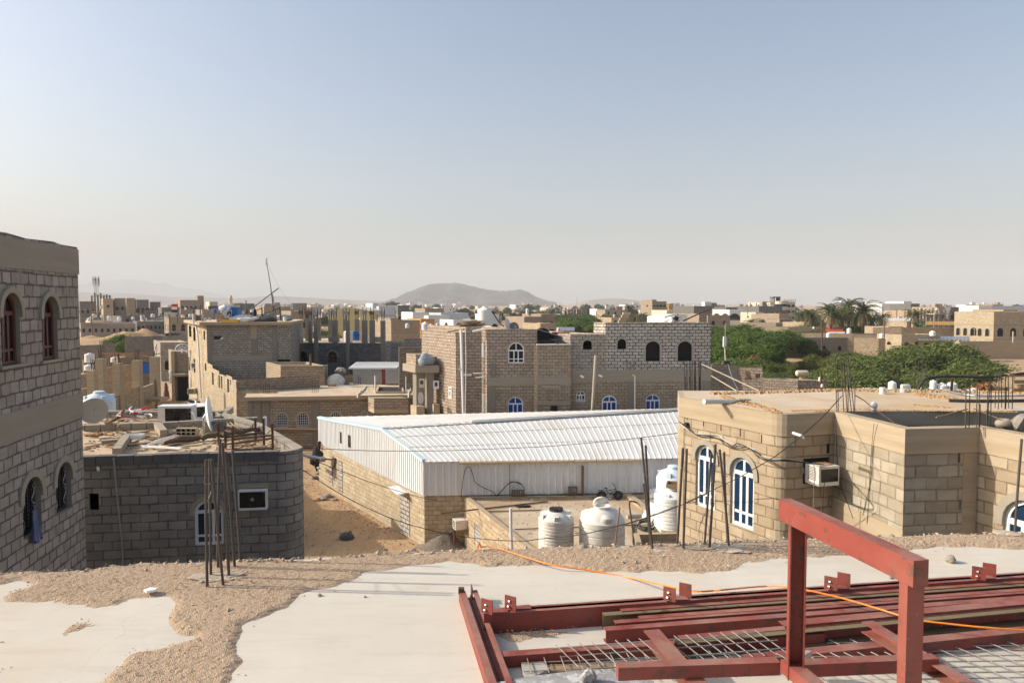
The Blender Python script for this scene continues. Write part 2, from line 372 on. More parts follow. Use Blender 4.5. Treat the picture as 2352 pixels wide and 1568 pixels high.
# ================================================================== ground, and the roof we stand on
g=MB();S_=14000
g.add([(-S_,-60,0),(S_,-60,0),(S_,S_,0),(-S_,S_,0)],[(0,1,2,3)])
tag(g.build('ground',M['sand']),kind='structure')
RZ=9.4
edge_px=[(-60,1320),(60,1316),(205,1309),(330,1297),(480,1290),(600,1286),(690,1284),(800,1277),(900,1271),(1000,1267),(1130,1263),(1240,1259),(1370,1256),(1500,1251),(1600,1247),(1700,1242),(1900,1236),(2080,1231),(2250,1227),(2420,1223)]
edge=[PZ(u,v,RZ) for u,v in edge_px]
poly=[(p.x,p.y) for p in edge];poly=[(-9,poly[0][1]-.3),(-9,-4),(9,-4),(9,poly[-1][1]+.3)]+[(x,y) for x,y in poly[::-1]]
own=thing('concrete_house','house under our feet with a pale unfinished cement roof strewn with gravel','house',(0,0,0))
b=MB();b.prism(poly,RZ-.3,RZ);ro=b.build('roof_deck',M['screed'],own)
b=MB();b.prism(offset(poly,-.25),0,RZ-.3);b.build('wall',M['blk_tan'],own)
def inside(px,py,poly):
    r=np.zeros(px.shape,bool);n=len(poly)
    for i in range(n):
        x0,y0=poly[i];x1,y1=poly[(i+1)%n]
        if y0==y1:continue
        c=((y0>py) != (y1>py)) & (px<(x1-x0)*(py-y0)/(y1-y0)+x0);r ^= c
    return r
def z7(l):return [(cx/2.122,1225+cy/2.122) for cx,cy in l]
def z8(l):return [(1021+cx/1.7667,1137.6+cy/1.7667) for cx,cy in l]
bare_l=z7([(-80,250),(0,262),(30,240),(75,225),(160,230),(150,250),(125,265),(70,290),(40,305),(55,322),(80,328),(200,335),(340,345),(480,350),(560,345),(600,325),(640,310),(760,303),(820,308),(880,322),(865,345),(850,380),(828,415),(825,440),(845,468),(860,480),(900,486),(960,490),(950,510),(850,540),(700,565),(660,580),(640,610),(600,650),(560,690),(520,728),(480,790),(-80,790)])
gr_low=z7([(1075,760),(1085,728),(1110,690),(1120,655),(1150,635),(1125,600),(1132,570),(1150,530),(1165,490),(1170,460),(1210,440),(1250,420),(1300,400),(1350,378),(1380,350),(1420,332),(1450,300),(1500,285),(1560,282),(1620,262),(1700,235),(1740,205),(1780,185),(1900,168),(2000,152),(2100,145),(2200,138)])+ \
    z8([(60,272),(180,285),(270,275),(400,282),(500,292),(600,300),(700,302),(780,308),(900,309),(1000,311),(1060,305),(1120,300),(1180,298),(1220,280),(1300,268),(1400,250),(1500,246),(1600,240),(1750,240),(1830,222),(1900,212),(2000,205),(2100,212),(2200,208),(2352,215),(2450,215)])
isl=z7([(320,490),(332,470),(345,455),(390,440),(430,428),(475,430),(440,452),(400,462),(372,478),(340,495)])
W_=lambda l:[tuple(PZ(u,v,RZ)[:2]) for u,v in l]
gl=W_(gr_low);bl=W_(bare_l);il=W_(isl)
gp=[(p.x,p.y-.004) for p in edge][::-1]+[(-6,edge[0].y),(-6,2.4),(gl[0][0],2.4)]+gl
patch=W_([(1140,1462),(1160,1455),(1200,1452),(1262,1446),(1330,1437),(1372,1432),(1330,1440),(1280,1452),(1225,1466),(1180,1478),(1165,1474)])
def gravel(name,st,x0,x1,y0,y1,test,thick=.02):
    nx,ny=int((x1-x0)/st),int((y1-y0)/st)
    gx,gy=np.meshgrid(x0+np.arange(nx)*st,y0+np.arange(ny)*st)
    jx=gx.copy();jy=gy.copy()
    for f,a in ((9,.02),(31,.012),(83,.006)):
        jx+=a*np.sin(gy*f+gx*f*.7+f) ;jy+=a*np.sin(gx*f*1.1-gy*f*.4+2*f)
    msk=test(jx,jy).astype(float)
    sm=msk.copy()
    for _ in range(4):
        q=np.pad(sm,1,mode='edge');sm=(q[:-2,1:-1]+q[2:,1:-1]+q[1:-1,:-2]+q[1:-1,2:]+sm)/5
    rng=np.random.default_rng(3)
    h=RZ-.004+thick*np.clip(sm*1.25-.2,0,1)*(.75+.35*np.sin(gx*2.3+1)*np.sin(gy*3.1))+(rng.random(gx.shape)-.5)*.005*(sm>.4)
    idx=-np.ones(gx.shape,int);keep=sm>.12;idx[keep]=np.arange(keep.sum())
    vs=np.stack([gx[keep],gy[keep],h[keep]],1)
    a,b_,c,d=idx[:-1,:-1],idx[:-1,1:],idx[1:,1:],idx[1:,:-1];ok=(a >= 0) & (b_ >= 0) & (c >= 0) & (d >= 0)
    fs=np.stack([a[ok],b_[ok],c[ok],d[ok]],1)
    me=bpy.data.meshes.new(name);me.from_pydata(vs.tolist(),[],fs.tolist());me.materials.append(M['gravel'])
    o=bpy.data.objects.new(name,me);COL.objects.link(o);tag(o,kind='stuff');return o,msk,gx,gy
tg=lambda x,y:(inside(x,y,gp) & ~inside(x,y,bl)) | inside(x,y,il) | inside(x,y,patch)
go,msk,gx,gy=gravel('gravel',.018,-4.2,4.2,2.55,5.25,tg)
tag(go,'layer of sandy gravel spread along the edge of the roof','gravel')
# loose stones in the gravel, counted by nobody: one object
rng=np.random.default_rng(5);cand=np.argwhere(msk>.5);vs=[];fs=[]
octf=[(0,2,4),(2,1,4),(1,3,4),(3,0,4),(2,0,5),(1,2,5),(3,1,5),(0,3,5)]
for k in range(13000):
    j,i=cand[rng.integers(len(cand))];x=gx[j,i]+rng.normal()*.008;y=gy[j,i]+rng.normal()*.008;far_=rng.random()<.12;x+=far_*rng.normal()*.06;y+=far_*rng.normal()*.06
    s=.002+.0045*rng.random()**3+(.010*rng.random() if rng.random()<.010 else 0);a=rng.random()*6.28;o=len(vs);ca,sa=math.cos(a),math.sin(a)
    z=(RZ+.002 if far_ else RZ+.017)+s*.2;e1,e2=s*(.8+rng.random()*.9),s*(.6+rng.random()*.5);hz=s*(.4+.5*rng.random())
    vs+=[(x+ca*e1,y+sa*e1,z),(x-ca*e1,y-sa*e1,z+hz*.3),(x-sa*e2,y+ca*e2,z),(x+sa*e2,y-ca*e2,z+hz*.2),(x+ca*e1*.2,y,z+hz),(x,y,z-hz)]
    fs+=[tuple(o+i for i in f) for f in octf]
me=bpy.data.meshes.new('pebbles');me.from_pydata(vs,[],fs);me.materials.append(M['pebble'])
o=bpy.data.objects.new('pebbles',me);COL.objects.link(o);tag(o,'small stones scattered through the gravel on the roof','pebbles',kind='stuff')
def rockmesh(name,c,r,mat,seed=0,squash=.7,sub=2,parent=None,rough=.35,smooth=False):
    bm=bmesh.new();bmesh.ops.create_icosphere(bm,subdivisions=sub,radius=1)
    rr=r if hasattr(r,'__len__') else (r,r,r*squash)
    for v_ in bm.verts:
        q=v_.co+Vector((seed*3.1,seed*1.7,seed));f=1+rough*noise.noise(q*1.1)+rough*.5*noise.noise(q*3.1)
        v_.co=Vector((v_.co.x*rr[0],v_.co.y*rr[1],v_.co.z*rr[2]))*f
    me=bpy.data.meshes.new(name);bm.to_mesh(me);bm.free();me.materials.append(mat)
    if smooth:me.polygons.foreach_set('use_smooth',[True]*len(me.polygons))
    o=bpy.data.objects.new(name,me);COL.objects.link(o);o.location=c
    if parent:o.parent=parent
    return o
# rubble lip of cement at the very edge of the roof
bmb=MB()
for k in range(420):
    t=rng.random()*(len(edge)-1.01);i=int(t);q=edge[i].lerp(edge[i+1],t-i)
    if (q.x>-3.2 and q.x<.2 and rng.random()<.45):continue
    s=.005+.013*rng.random()**2;c=Vector((q.x,q.y-rng.random()*.06,RZ+.012));o_=len(bmb.v)
    bmb.add([c+Vector((rng.normal()*.3+a,rng.normal()*.3+b2,cc))*s for a,b2,cc in ((1,0,0),(-1,0,.1),(0,1,0),(0,-1,.2),(0,0,.8),(0,0,-.9))],octf)
bmb.build('cement_lip',M['mud_pale'],own)['kind']='stuff'
rk=tag(rockmesh('stone',PZ(2183,1284,RZ+.02),(.032,.028,.025),M['rock'],3),'lone tan stone lying on the bare roof screed at the right','stone','loose stones on the roof')
for i,(u,v,s,lb) in enumerate([(734,1368,.012,'small dark stone on the screed right of the leaning steel bars'),(838,1371,.008,'tiny pale stone on the screed left of the orange cable'),
        (1338,1262,.03,'grey lump of cement at the roof edge below the big white tank'),(1288,1258,.014,'small grey lump on the roof edge between the two white tanks'),
        (2046,1328,.012,'small stone beside the middle bracket of the steel channels')]):
    tag(rockmesh('stone',PZ(u,v,RZ)+Vector((0,0,s*.4)),s,M['rock'],10+i,.8),lb,'stone','loose stones on the roof')
b=MB();c=PZ(345,1353,RZ+.03);b.prism([(c.x-.032,c.y-.01),(c.x-.005,c.y-.03),(c.x+.035,c.y-.012),(c.x+.03,c.y+.02),(c.x-.012,c.y+.025)],RZ+.022,RZ+.034)
tag(b.build('tile_chip',M['pvc']),'white broken tile chip lying on the gravel','tile chip')
# ---- reinforcing bars
def rebar(base,top,r=.008,bend=0,pitch=.013):
    mb=MB();base=Vector(base);top=Vector(top);L=(top-base).length;n=max(6,int(L/pitch));pts=[];rs=[]
    side=Vector((random.uniform(-1,1),random.uniform(-1,1),0))*bend
    for i in range(n+1):
        t=i/n;q=base.lerp(top,t)+side*math.sin(t*math.pi)
        pts.append(q-(top-base).normalized()*.003);rs.append(r*.88);pts.append(q+(top-base).normalized()*.003);rs.append(r*1.12)
    mb.tube(pts,r,7,rs=rs);return mb
def cluster(name,label,cat,bars,group=None,mat='rebar',rad=.008,ties=()):
    c=sum((Vector(b_[0]) for b_ in bars),Vector())/len(bars);t=thing(name,label,cat,c,0,group)
    for b0,t0 in bars:
        o=rebar(Vector(b0)-c,Vector(t0)-c,rad*random.uniform(.92,1.1),.004 if rad<.01 else .01).build('bar',M[mat],t,smooth=True)
    for h in ties:
        ps=[Vector(b0).lerp(Vector(t0),h)-c for b0,t0 in bars];mb=MB();q=[]
        for i,p_ in enumerate(ps[:2] if len(ps)<9 else ps):q.append(p_+Vector((.012,-.012,random.uniform(-.02,.02))))
        if len(q)>1:mb.tube(q,rad*.28,5);mb.tube([q[0],q[0]+Vector((-.02,-.01,.012))],rad*.25,5);mb.build('tie_wire',M['mesh'],t)
    return t
f1=lambda x,y:(175+x/3.36,904.2+y/3.36)
def bars_px(l,f,z=RZ-.01,lean=0):
    out=[]
    for b_,t_ in l:
        q=PZ(*f(*b_),z);out.append((q,P(*f(*t_),q.y+lean)))
    return out
cluster('starter_bars','group of tall rusty ribbed bars rising from the gravel on the left of the roof','reinforcing bars',
        bars_px([((1012,1515),(1003,512)),((1040,1435),(1030,505)),((1137,1500),(1045,512)),((1095,1360),(1112,350)),((1180,1435),(1130,380)),((1225,1355),(1155,450)),((1272,1305),(1208,440))],f1),
        'starter bars left standing on roofs',ties=(.72,.83),rad=.0085)
rockmesh('cement_blob',PZ(*f1(1120,1420),RZ+.004),(.16,.10,.016),M['mud_pale'],4,sub=4,rough=1.1);tag(bpy.data.objects['cement_blob'],'patch of spilled pale cement around the left group of rusty bars','cement',kind='thing')
f2=lambda x,y:(1429.2+x/3.733,863.4+y/3.733)
nm='starter bars left standing on roofs'
cluster('starter_bars','pair of rusty bars leaning together at the roof edge before the narrow white tank','reinforcing bars',bars_px([((262,1505),(163,535)),((246,1450),(200,597)),((250,1480),(184,925))],f2),nm,ties=(.7,))
cluster('starter_bars','upright pair of rusty bars at the left corner of the tan house','reinforcing bars',bars_px([((470,1472),(520,620)),((522,1500),(553,627))],f2),nm,ties=(.78,))
cluster('starter_bars','pair of rusty bars between the two blue arched windows','reinforcing bars',bars_px([((703,1465),(763,668)),((745,1500),(797,590))],f2),nm,ties=(.68,))
cluster('starter_bars','pair of rusty bars crossing in front of the nearer blue arched window','reinforcing bars',bars_px([((917,1490),(835,633)),((905,1440),(873,655))],f2),nm,ties=(.74,))
f3=lambda x,y:(1827.2+x/3.583,816.7+y/3.583)
cluster('starter_bar','single rusty bar standing before the arched window at the right edge','reinforcing bars',bars_px([((1805,1472),(1862,688))],f3),nm)
for i,(x,y,s) in enumerate([(900,1490,.09),(740,1478,.07),(262,1500,.05)]):
    o=rockmesh('cement_blob',PZ(*f2(x,y),RZ+.002),(s*1.5,s*.8,.013),M['mud_pale'],20+i,sub=4,rough=1.2)
    tag(o,['spilled cement at the foot of the bars before the nearer arched window','spilled cement at the foot of the middle pair of bars','spilled cement at the foot of the leaning pair near the narrow tank'][i],'cement')
o=rockmesh('cement_blob',PZ(*f3(1790,1480),RZ+.002),(.12,.05,.013),M['mud_pale'],31,sub=4,rough=1.2);tag(o,'spilled cement at the foot of the single bar at the right edge','cement')
# ---- steel channels and frame
def chan(mb,a,b,w,h,t=.004,open_=1,up=(0,0,1)):
    """channel section; a-b run along the middle of the top face"""
    a=Vector(a);b=Vector(b);e=(b-a).normalized();r=e.cross(Vector(up)).normalized();u=r.cross(e)
    mb.beam(a-u*t/2,b-u*t/2,w,t,up);mb.beam(a-u*(h-t/2),b-u*(h-t/2),w,t,up)
    s=-1 if open_>0 else 1
    mb.beam(a-u*h/2+r*(s*-(w/2-t/2)),b-u*h/2+r*(s*-(w/2-t/2)),t,h-2*t,up)
    return mb
def bracket(mb,c,e,w=.055,h=.07,t=.005,nb=2):
    e=Vector(e).normalized();r=Vector((e.y,-e.x,0))
    mb.beam(c,c+e*.12,w,t);d2=(e*.75-r*-.66).normalized()
    for q,k in ((c+e*.015+r*w*.45,1),(c+e*.115-r*w*.3,1))[:nb]:mb.beam(q-d2*.032+Vector((0,0,h/2)),q+d2*.032+Vector((0,0,h/2)),t,h)
    return mb
def bolt(mb,c,e,r=.008):
    e=Vector(e).normalized();mb.tube([c-e*.006,c+e*.004],r,6)
fb=lambda x,y:(1038.5+x/4.382,1301+y/4.382)
fa=lambda x,y:(1021+x/1.7667,1137.6+y/1.7667)
DIR=(PZ(*fa(2352,330),RZ+.10)-PZ(*fb(320,480),RZ+.10)).normalized()
gst='steel channels stacked on the roof'
def rafter(label,px,f,ztop,w,h,L,mat='red_steel',d=None,yo=0,name='steel_channel',brs=(),xe=0,opn=1):
    """px: front top edge at its left end"""
    a=PZ(*f(*px),RZ+ztop);d=Vector(d or DIR);side=Vector((-d.y,d.x,0))*(w/2+yo)
    t=thing(name,label,'steel channel',(a.x,a.y,RZ),0,gst);o=Vector((a.x,a.y,RZ));A=a+side-o;B_=A+d*L
    mb=MB();chan(mb,A,B_,w,h,open_=opn)
    for s_ in np.arange(.12,L-.1,.31):mb.tube([A+d*s_-side+Vector((0,0,-h*.45))-side.normalized()*.0008+side*0,A+d*s_-side+Vector((0,0,-h*.45))+side.normalized()*.002],.0035,6)
    mb.build('channel_web',M[mat],t)
    for s_,nb in brs:
        m2=MB();bracket(m2,A+d*s_+Vector((0,0,.003)),d,w*1.0,nb=nb);m2.build('bracket',M['red_steel'],t)
        m3=MB()
        for k in ((-.6,.02),(-.2,.045)):bolt(m3,A+d*(s_+.013+k[0]*.012)-side*.9+Vector((0,0,k[1])),(.66,-.75,0),.006)
        m3.build('bolt',M['galv'],t)
    return t
rafter('deep red channel with angle brackets at the back of the stack',(320,480),fb,.10,.05,.10,3.4,brs=((.0,1),(.93,2),(1.82,2),(2.7,2)),opn=1)
rafter('second red channel with brackets lying right behind the deep one',(497,447),fb,.10,.045,.09,3.3,brs=((.03,1),))
rafter('khaki channel with a reddish rusty lip butting the deep red one',(1535,490),fb,.08,.04,.075,2.9,'khaki_steel',opn=-1)
rafter('thin red channel resting on the khaki channel, behind it',(1720,462),fb,.085,.035,.03,2.8,yo=.02)
rafter('short-ended narrow red channel set back between two longer ones',(1880,505),fb,.07,.035,.06,2.6,yo=-.02)
rafter('narrow red channel lying just in front of the set-back one',(1645,568),fb,.068,.038,.062,2.8)
rafter('red channel whose open left end the crossing rafter covers',(1548,642),fb,.062,.045,.062,2.9)
d5=(PZ(*fb(1975,797),RZ+.05)-PZ(*fb(460,905),RZ+.05)).normalized()
rafter('smooth red box rafter reaching left to the edge channel',(460,905),fb,.055,.05,.05,1.55,d=d5)
dk=(PZ(*fa(2352,470),RZ+.075)-PZ(*fa(950,602),RZ+.075)).normalized()
rafter('long khaki channel in the middle under the tall frame',(950,602),fa,.075,.05,.07,2.6,'khaki_steel',d=dk,opn=-1)
rafter('reddish channel lying behind the long khaki one',(960,582),fa,.078,.04,.06,2.5,d=dk)
dr=(PZ(*fa(2352,555),RZ+.06)-PZ(*fa(1440,648),RZ+.06)).normalized()
rafter('red box rafter passing under the right leg of the tall frame',(1240,668),fa,.06,.06,.055,2.6,d=dr)
rafter('dark red channel stacked beside the long khaki one on its right',(1390,535),fa,.09,.06,.085,2.2,d=dk,yo=.015)
# edge channel lying towards us
a=PZ(*fb(160,255),RZ+.05);b_=PZ(*fb(470,1140),RZ+.05);e=(b_-a).normalized();b_=a+e*1.7
t=thing('steel_channel','grooved red channel lying towards the camera at the left end of the stack','steel channel',(a.x,a.y,RZ),0,gst);o=Vector((a.x,a.y,RZ))
mb=MB();r_=e.cross(Vector((0,0,1)))
A=a-o;B_=b_-o
mb.beam(A+Vector((0,0,-.03)),B_+Vector((0,0,-.03)),.10,.004)
for s_,hh in ((-1,.055),(1,.055),(-.25,.035),(.1,.028)):mb.beam(A+r_*(s_*.048)+Vector((0,0,-.03+hh/2-.02)),B_+r_*(s_*.048)+Vector((0,0,-.03+hh/2-.02)),.004,hh)
mb.beam(A+r_*.032+Vector((0,0,.0075)),B_+r_*.032+Vector((0,0,.0075)),.034,.004)
mb.beam(A-r_*.036+Vector((0,0,.0075)),B_-r_*.036+Vector((0,0,.0075)),.026,.004)
mb.build('channel_web',M['red_steel'],t)
m2=MB();m2.beam(A+Vector((.02,.0,-.03)),A+Vector((.02,0,.035)),.004,.06,e);m2.box(A.x-.05,A.x-.02,A.y-.03,A.y,A.z,A.z+.03);m2.build('end_plate',M['rust'],t)
# crossing rafters
def crossr(label,p,q,f,z,w,h,L,tag_='red_steel'):
    a=PZ(*f(*p),RZ+z);b_=PZ(*f(*q),RZ+z);e=(b_-a).normalized();b_=a+e*L
    t=thing('steel_channel',label,'steel channel',(a.x,a.y,RZ),0,gst);mb=MB();o=Vector((a.x,a.y,RZ))
    chan(mb,a-o,b_-o,w,h,open_=-1)
    for s_ in np.arange(.1,L,.22):mb.tube([a-o+e*s_+Vector((.008,0,-.001)),a-o+e*s_+Vector((.008,0,.0012))],.004,6)
    mb.build('channel_web',M[tag_],t);return t
crossr('red rafter laid crosswise on the stack, left of the tall frame',(2005,632),(2330,1000),fb,.125,.075,.05,.62)
crossr('red rafter laid crosswise on the stack, right of the tall frame',(1715,508),(2130,760),fa,.15,.06,.05,1.0)
# tall frame
FZ=RZ+.155
fr=thing('steel_gantry','tall red welded steel frame standing over the stack of channels','steel frame',(1.05,2.78,FZ))
O=Vector((1.05,2.78,FZ))
def sbeam(nm_,a,b,w,h,up=(0,0,1),hol=None):
    mb=MB();chan(mb,Vector(a)-O,Vector(b)-O,w,h,.005,hol,up) if hol else mb.beam(Vector(a)-O,Vector(b)-O,w,h,up)
    return mb.build(nm_,M['red_steel'],fr)
YL=2.80;pl=P(1814,1185,YL);zt=PZ(1814,1150,0).z;zt=P(1814,1150,YL).z
YR=(CZ-zt)/((CZ-P(2096,1277,10).z)/10);pr=P(2096,1277,YR)
e=Vector((pr.x-pl.x,YR-YL,0)).normalized()
ca=P(1802,1151,YL-.005);cb=Vector((pr.x,YR,zt))-e*.0
A=Vector((pl.x,YL,zt))-e*.035;B_=Vector((pr.x,YR,zt))+e*.035
sbeam('top_beam',A-Vector((0,0,.04)),B_-Vector((0,0,.04)),.052,.08)
sbeam('post',Vector((pl.x,YL,zt-.081)),Vector((pl.x,YL,FZ)),.048,.06,(-.98,.19,0),1)
sbeam('post',Vector((pr.x,YR,zt-.081)),Vector((pr.x,YR,FZ-.1)),.048,.05,(1,0,0))
sbeam('base_beam',PZ(*fa(700,712),FZ+.0) ,PZ(*fa(1352,690),FZ+.0),.05,.052)
sbeam('base_beam',PZ(*fa(1440,700),FZ-.01),PZ(*fa(1990,675),FZ-.01),.05,.052)
q0=PZ(*fa(1392,655),FZ+.06);q1=PZ(*fa(1530,770),FZ+.06);sbeam('side_beam',q0-Vector((0,0,.03)),q0+(q1-q0).normalized()*.9-Vector((0,0,.03)),.06,.05)
# reinforcing mesh sheets
def meshsheet(label,p,dx,dy,nx,ny,sx,sy,z,r=.0024,bend=0):
    t=thing('wire_mesh',label,'steel mesh',(p.x,p.y,z),0,'steel mesh sheets on the roof');mb=MB();dx=Vector(dx).normalized();dy=Vector(dy).normalized()
    for i in range(nx):
        a=dx*(i*sx);mb.tube([a-dy*.03+Vector((0,0,r*2)),a+dy*((ny-1)*sy+.03)+Vector((0,0,r*2+bend*i/nx))],r,6)
    for j in range(ny):
        a=dy*(j*sy);mb.tube([a-dx*.03,a+dx*((nx-1)*sx+.03)+Vector((0,0,bend))],r,6)
    mb.build('wires',M['mesh'],t);return t
X_=Vector((1,.09,0));Y_=Vector((-.25,1,0))
meshsheet('cement-spattered mesh sheet at the lower left of the steel stack',PZ(*fb(790,1060),RZ+.03),X_,(-.12,1,0),13,3,.075,.075,RZ+.035)
meshsheet('upper mesh sheet propped on the khaki channel left of the frame',PZ(*fb(1240,985),RZ+.07),(1,.12,0),(-.42,1,0),18,3,.055,.08,RZ+.07,bend=.02)
meshsheet('mesh sheet lying right of the tall frame at the picture edge',PZ(*fa(1900,745),RZ+.02),(1,.03,0),(-.55,1,0),16,8,.10,.055,RZ+.02)
meshsheet('small mesh sheet between the posts of the tall frame',PZ(*fa(1440,690),RZ+.08),(1,.02,0),(-.5,1,0),9,3,.06,.05,RZ+.075)
# cement crusted board and clod
c=PZ(*fa(480,752),RZ+.02);pts=[PZ(*fa(x,y),RZ+.05) for x,y in ((190,760),(330,735),(560,705),(705,702),(760,725),(850,752),(840,800),(120,830))]
b=MB();b.prism([(q.x,q.y) for q in pts],RZ+.035,RZ+.05);o=b.build('cement_board',plain('crusted_cement',(.30,.29,.28),.95,.4,14,60,1,c2=(.55,.54,.52),th=(.5,.6),bd=.01));tag(o,'grey board crusted with splashed cement at the bottom edge','board')
pts=[PZ(*fa(x,y),RZ+.03) for x,y in ((312,672),(405,675),(420,700),(360,735),(330,745),(318,715))]
b=MB();b.prism([(q.x,q.y) for q in pts],RZ+.004,RZ+.028);tag(b.build('plaster_slab',M['cement']),'small white-edged cement slab under the left mesh sheet','slab')
tag(rockmesh('cement_clod',PZ(*fa(583,735),RZ+.07),(.028,.022,.032),bpy.data.materials['crusted_cement'],8,sub=3,rough=.8),'rough grey clod of cement sitting on the crusted board','clod')
tag(rockmesh('cement_clod',PZ(*fa(1445,655),RZ+.10),(.04,.02,.025),M['cement'],9,sub=3,rough=.8),'pale clod of cement by the left post of the tall frame','clod')
b=MB();q=PZ(*fa(540,697),RZ+.02);b.box(q.x-.12,q.x+.16,q.y-.03,q.y+.03,RZ+.003,RZ+.02);tag(b.build('plank',M['wood']),'short pale plank under the cement-spattered mesh','plank')
# orange cable
cp=[(135,215,.03),(150,209,.03),(180,207,.03),(240,220,.03),(330,250,.03),(450,283,.03),(600,305,.008),(750,332,.008),(920,370,.09),(1020,387,.115),(1090,385,.115),(1150,380,.115),(1290,368,.03),(1360,368,.06),(1440,377,.115),(1600,412,.115),(1750,455,.11),(1900,500,.11),(2050,520,.11),(2200,535,.11),(2352,545,.10),(2460,555,.08)]
pt=[PZ(*fa(x,y),RZ+z) for x,y,z in cp];pt.insert(0,Vector((pt[0].x-.05,pt[0].y+.1,RZ-.5)))
def spline(pts,n=6):
    out=[]
    for i in range(len(pts)-1):
        p0,p1,p2,p3=pts[max(0,i-1)],pts[i],pts[i+1],pts[min(len(pts)-1,i+2)]
        for k in range(n):
            t=k/n;out.append(.5*((2*p1)+(-p0+p2)*t+(2*p0-5*p1+4*p2-p3)*t*t+(-p0+3*p1-3*p2+p3)*t**3))
    out.append(pts[-1]);return out
b=MB();b.tube(spline(pt),.0046,8);tag(b.build('extension_cable',M['orange'],smooth=True),'bright orange cable trailing over the roof and the red steel channels','cable')
# ================================================================== hills
def hillmat(name,a,b,sc):
    m,nt,bs=mk(name);v=OBJ(nt)
    c=mix(nt,mrange(nt,noi(nt,maps(nt,v,(1,1,2)),sc,9,.65),.35,.65),a,b);setc(nt,bs,c,.97,0,.1)
    bump(nt,bs,noi(nt,v,sc*6,6,.7),.6,12);return m
M['hill']=hillmat('dark_rocky_hill',(.045,.038,.034),(.13,.105,.085),.006)
M['hill_far']=hillmat('far_rocky_mountain',(.10,.085,.07),(.17,.14,.11),.002)
M['hill_sand']=hillmat('sandy_hill',(.33,.25,.18),(.44,.35,.26),.004)
M['hill_low']=hillmat('stony_plain',(.16,.12,.095),(.30,.235,.18),.0015)
def hill(name,prof,Y,depth,mat,amp=6,n=260,m=36,crag=1.0,front=.5):
    """prof: skyline (u, v) pairs at distance Y; a real ridge with a front and a back slope"""
    us=[p[0] for p in prof];vs_=[p[1] for p in prof];V=[];Fc=[]
    u0,u1=us[0],us[-1]
    for i in range(n+1):
        u=u0+(u1-u0)*i/n;v=float(np.interp(u,us,vs_));h=max(0,P(u,v,Y).z)
        for j in range(m+1):
            t=-1+2*j/m;y=Y+t*depth
            k=max(0,(1-abs(t))**(1.15 if t<0 else 1.0));x=(u-1176)/FP*Y*1.0
            q=Vector((x/260,y/260,1.3));f=noise.fractal(q,.9,2.1,5)*amp*crag
            ridge=noise.noise(Vector((x/130,y/700,5)))*h*.34*(1-k)*(k>0)
            z=h*k+(f*min(1,h*k/20) if t != 0 else f*.12)+ridge*(k>.03)
            V.append((x+math.sin(t*3)*20,y,max(-2 if k <= 0 else .2*k-1,z if k>0 else -2)))
    for i in range(n):
        for j in range(m):a=i*(m+1)+j;Fc.append((a,a+m+1,a+m+2,a+1))
    me=bpy.data.meshes.new(name);me.from_pydata(V,[],Fc);me.materials.append(mat);me.polygons.foreach_set('use_smooth',[True]*len(Fc))
    o=bpy.data.objects.new(name,me);COL.objects.link(o);tag(o,kind='structure');return o
hill('hill',[(860,703),(885,694),(905,690),(925,684),(945,669),(965,659),(985,653),(1010,650),(1030,651),(1048,649),(1066,653),(1085,660),(1105,665),(1130,669),(1155,671),(1180,672),(1195,670),(1210,674),(1235,684),(1262,693),(1300,703)],4600,650,M['hill'],26)
hill('hill',[(1285,704),(1320,697),(1345,691),(1365,688),(1400,685),(1430,686),(1462,690),(1490,694),(1540,699),(1600,704)],5200,700,M['hill_low'],8)
hill('hill',[(1290,704),(1310,699),(1335,692),(1352,691),(1375,697),(1420,704)],4600,350,M['hill_sand'],5)
hill('hill',[(-400,672),(-100,668),(60,664),(150,660),(195,652),(225,645),(260,644),(305,642),(335,644),(352,650),(366,651),(380,648),(398,658),(420,660),(455,664),(500,674),(545,684),(600,694),(680,704)],11500,1500,M['hill_far'],45)
hill('hill',[(-400,676),(0,673),(182,671),(300,674),(390,682),(480,683),(560,685),(600,681),(640,680),(700,683),(780,688),(840,690),(900,694),(960,699),(1000,704)],5600,900,M['hill_low'],6)
hill('hill',[(1480,704),(1530,700),(1600,697),(1660,699),(1750,697),(1850,701),(2000,699),(2200,701),(2600,700),(2900,704)],7500,900,M['hill_low'],6)
# towers on the hill top
b=MB()
for k,u in enumerate((1019,1028,1040,1048)):
    q=P(u,650,4600);h=(6,11,7,13)[k]
    b.box(q.x-3,q.x+3,4597,4603,q.z-6,q.z+h)
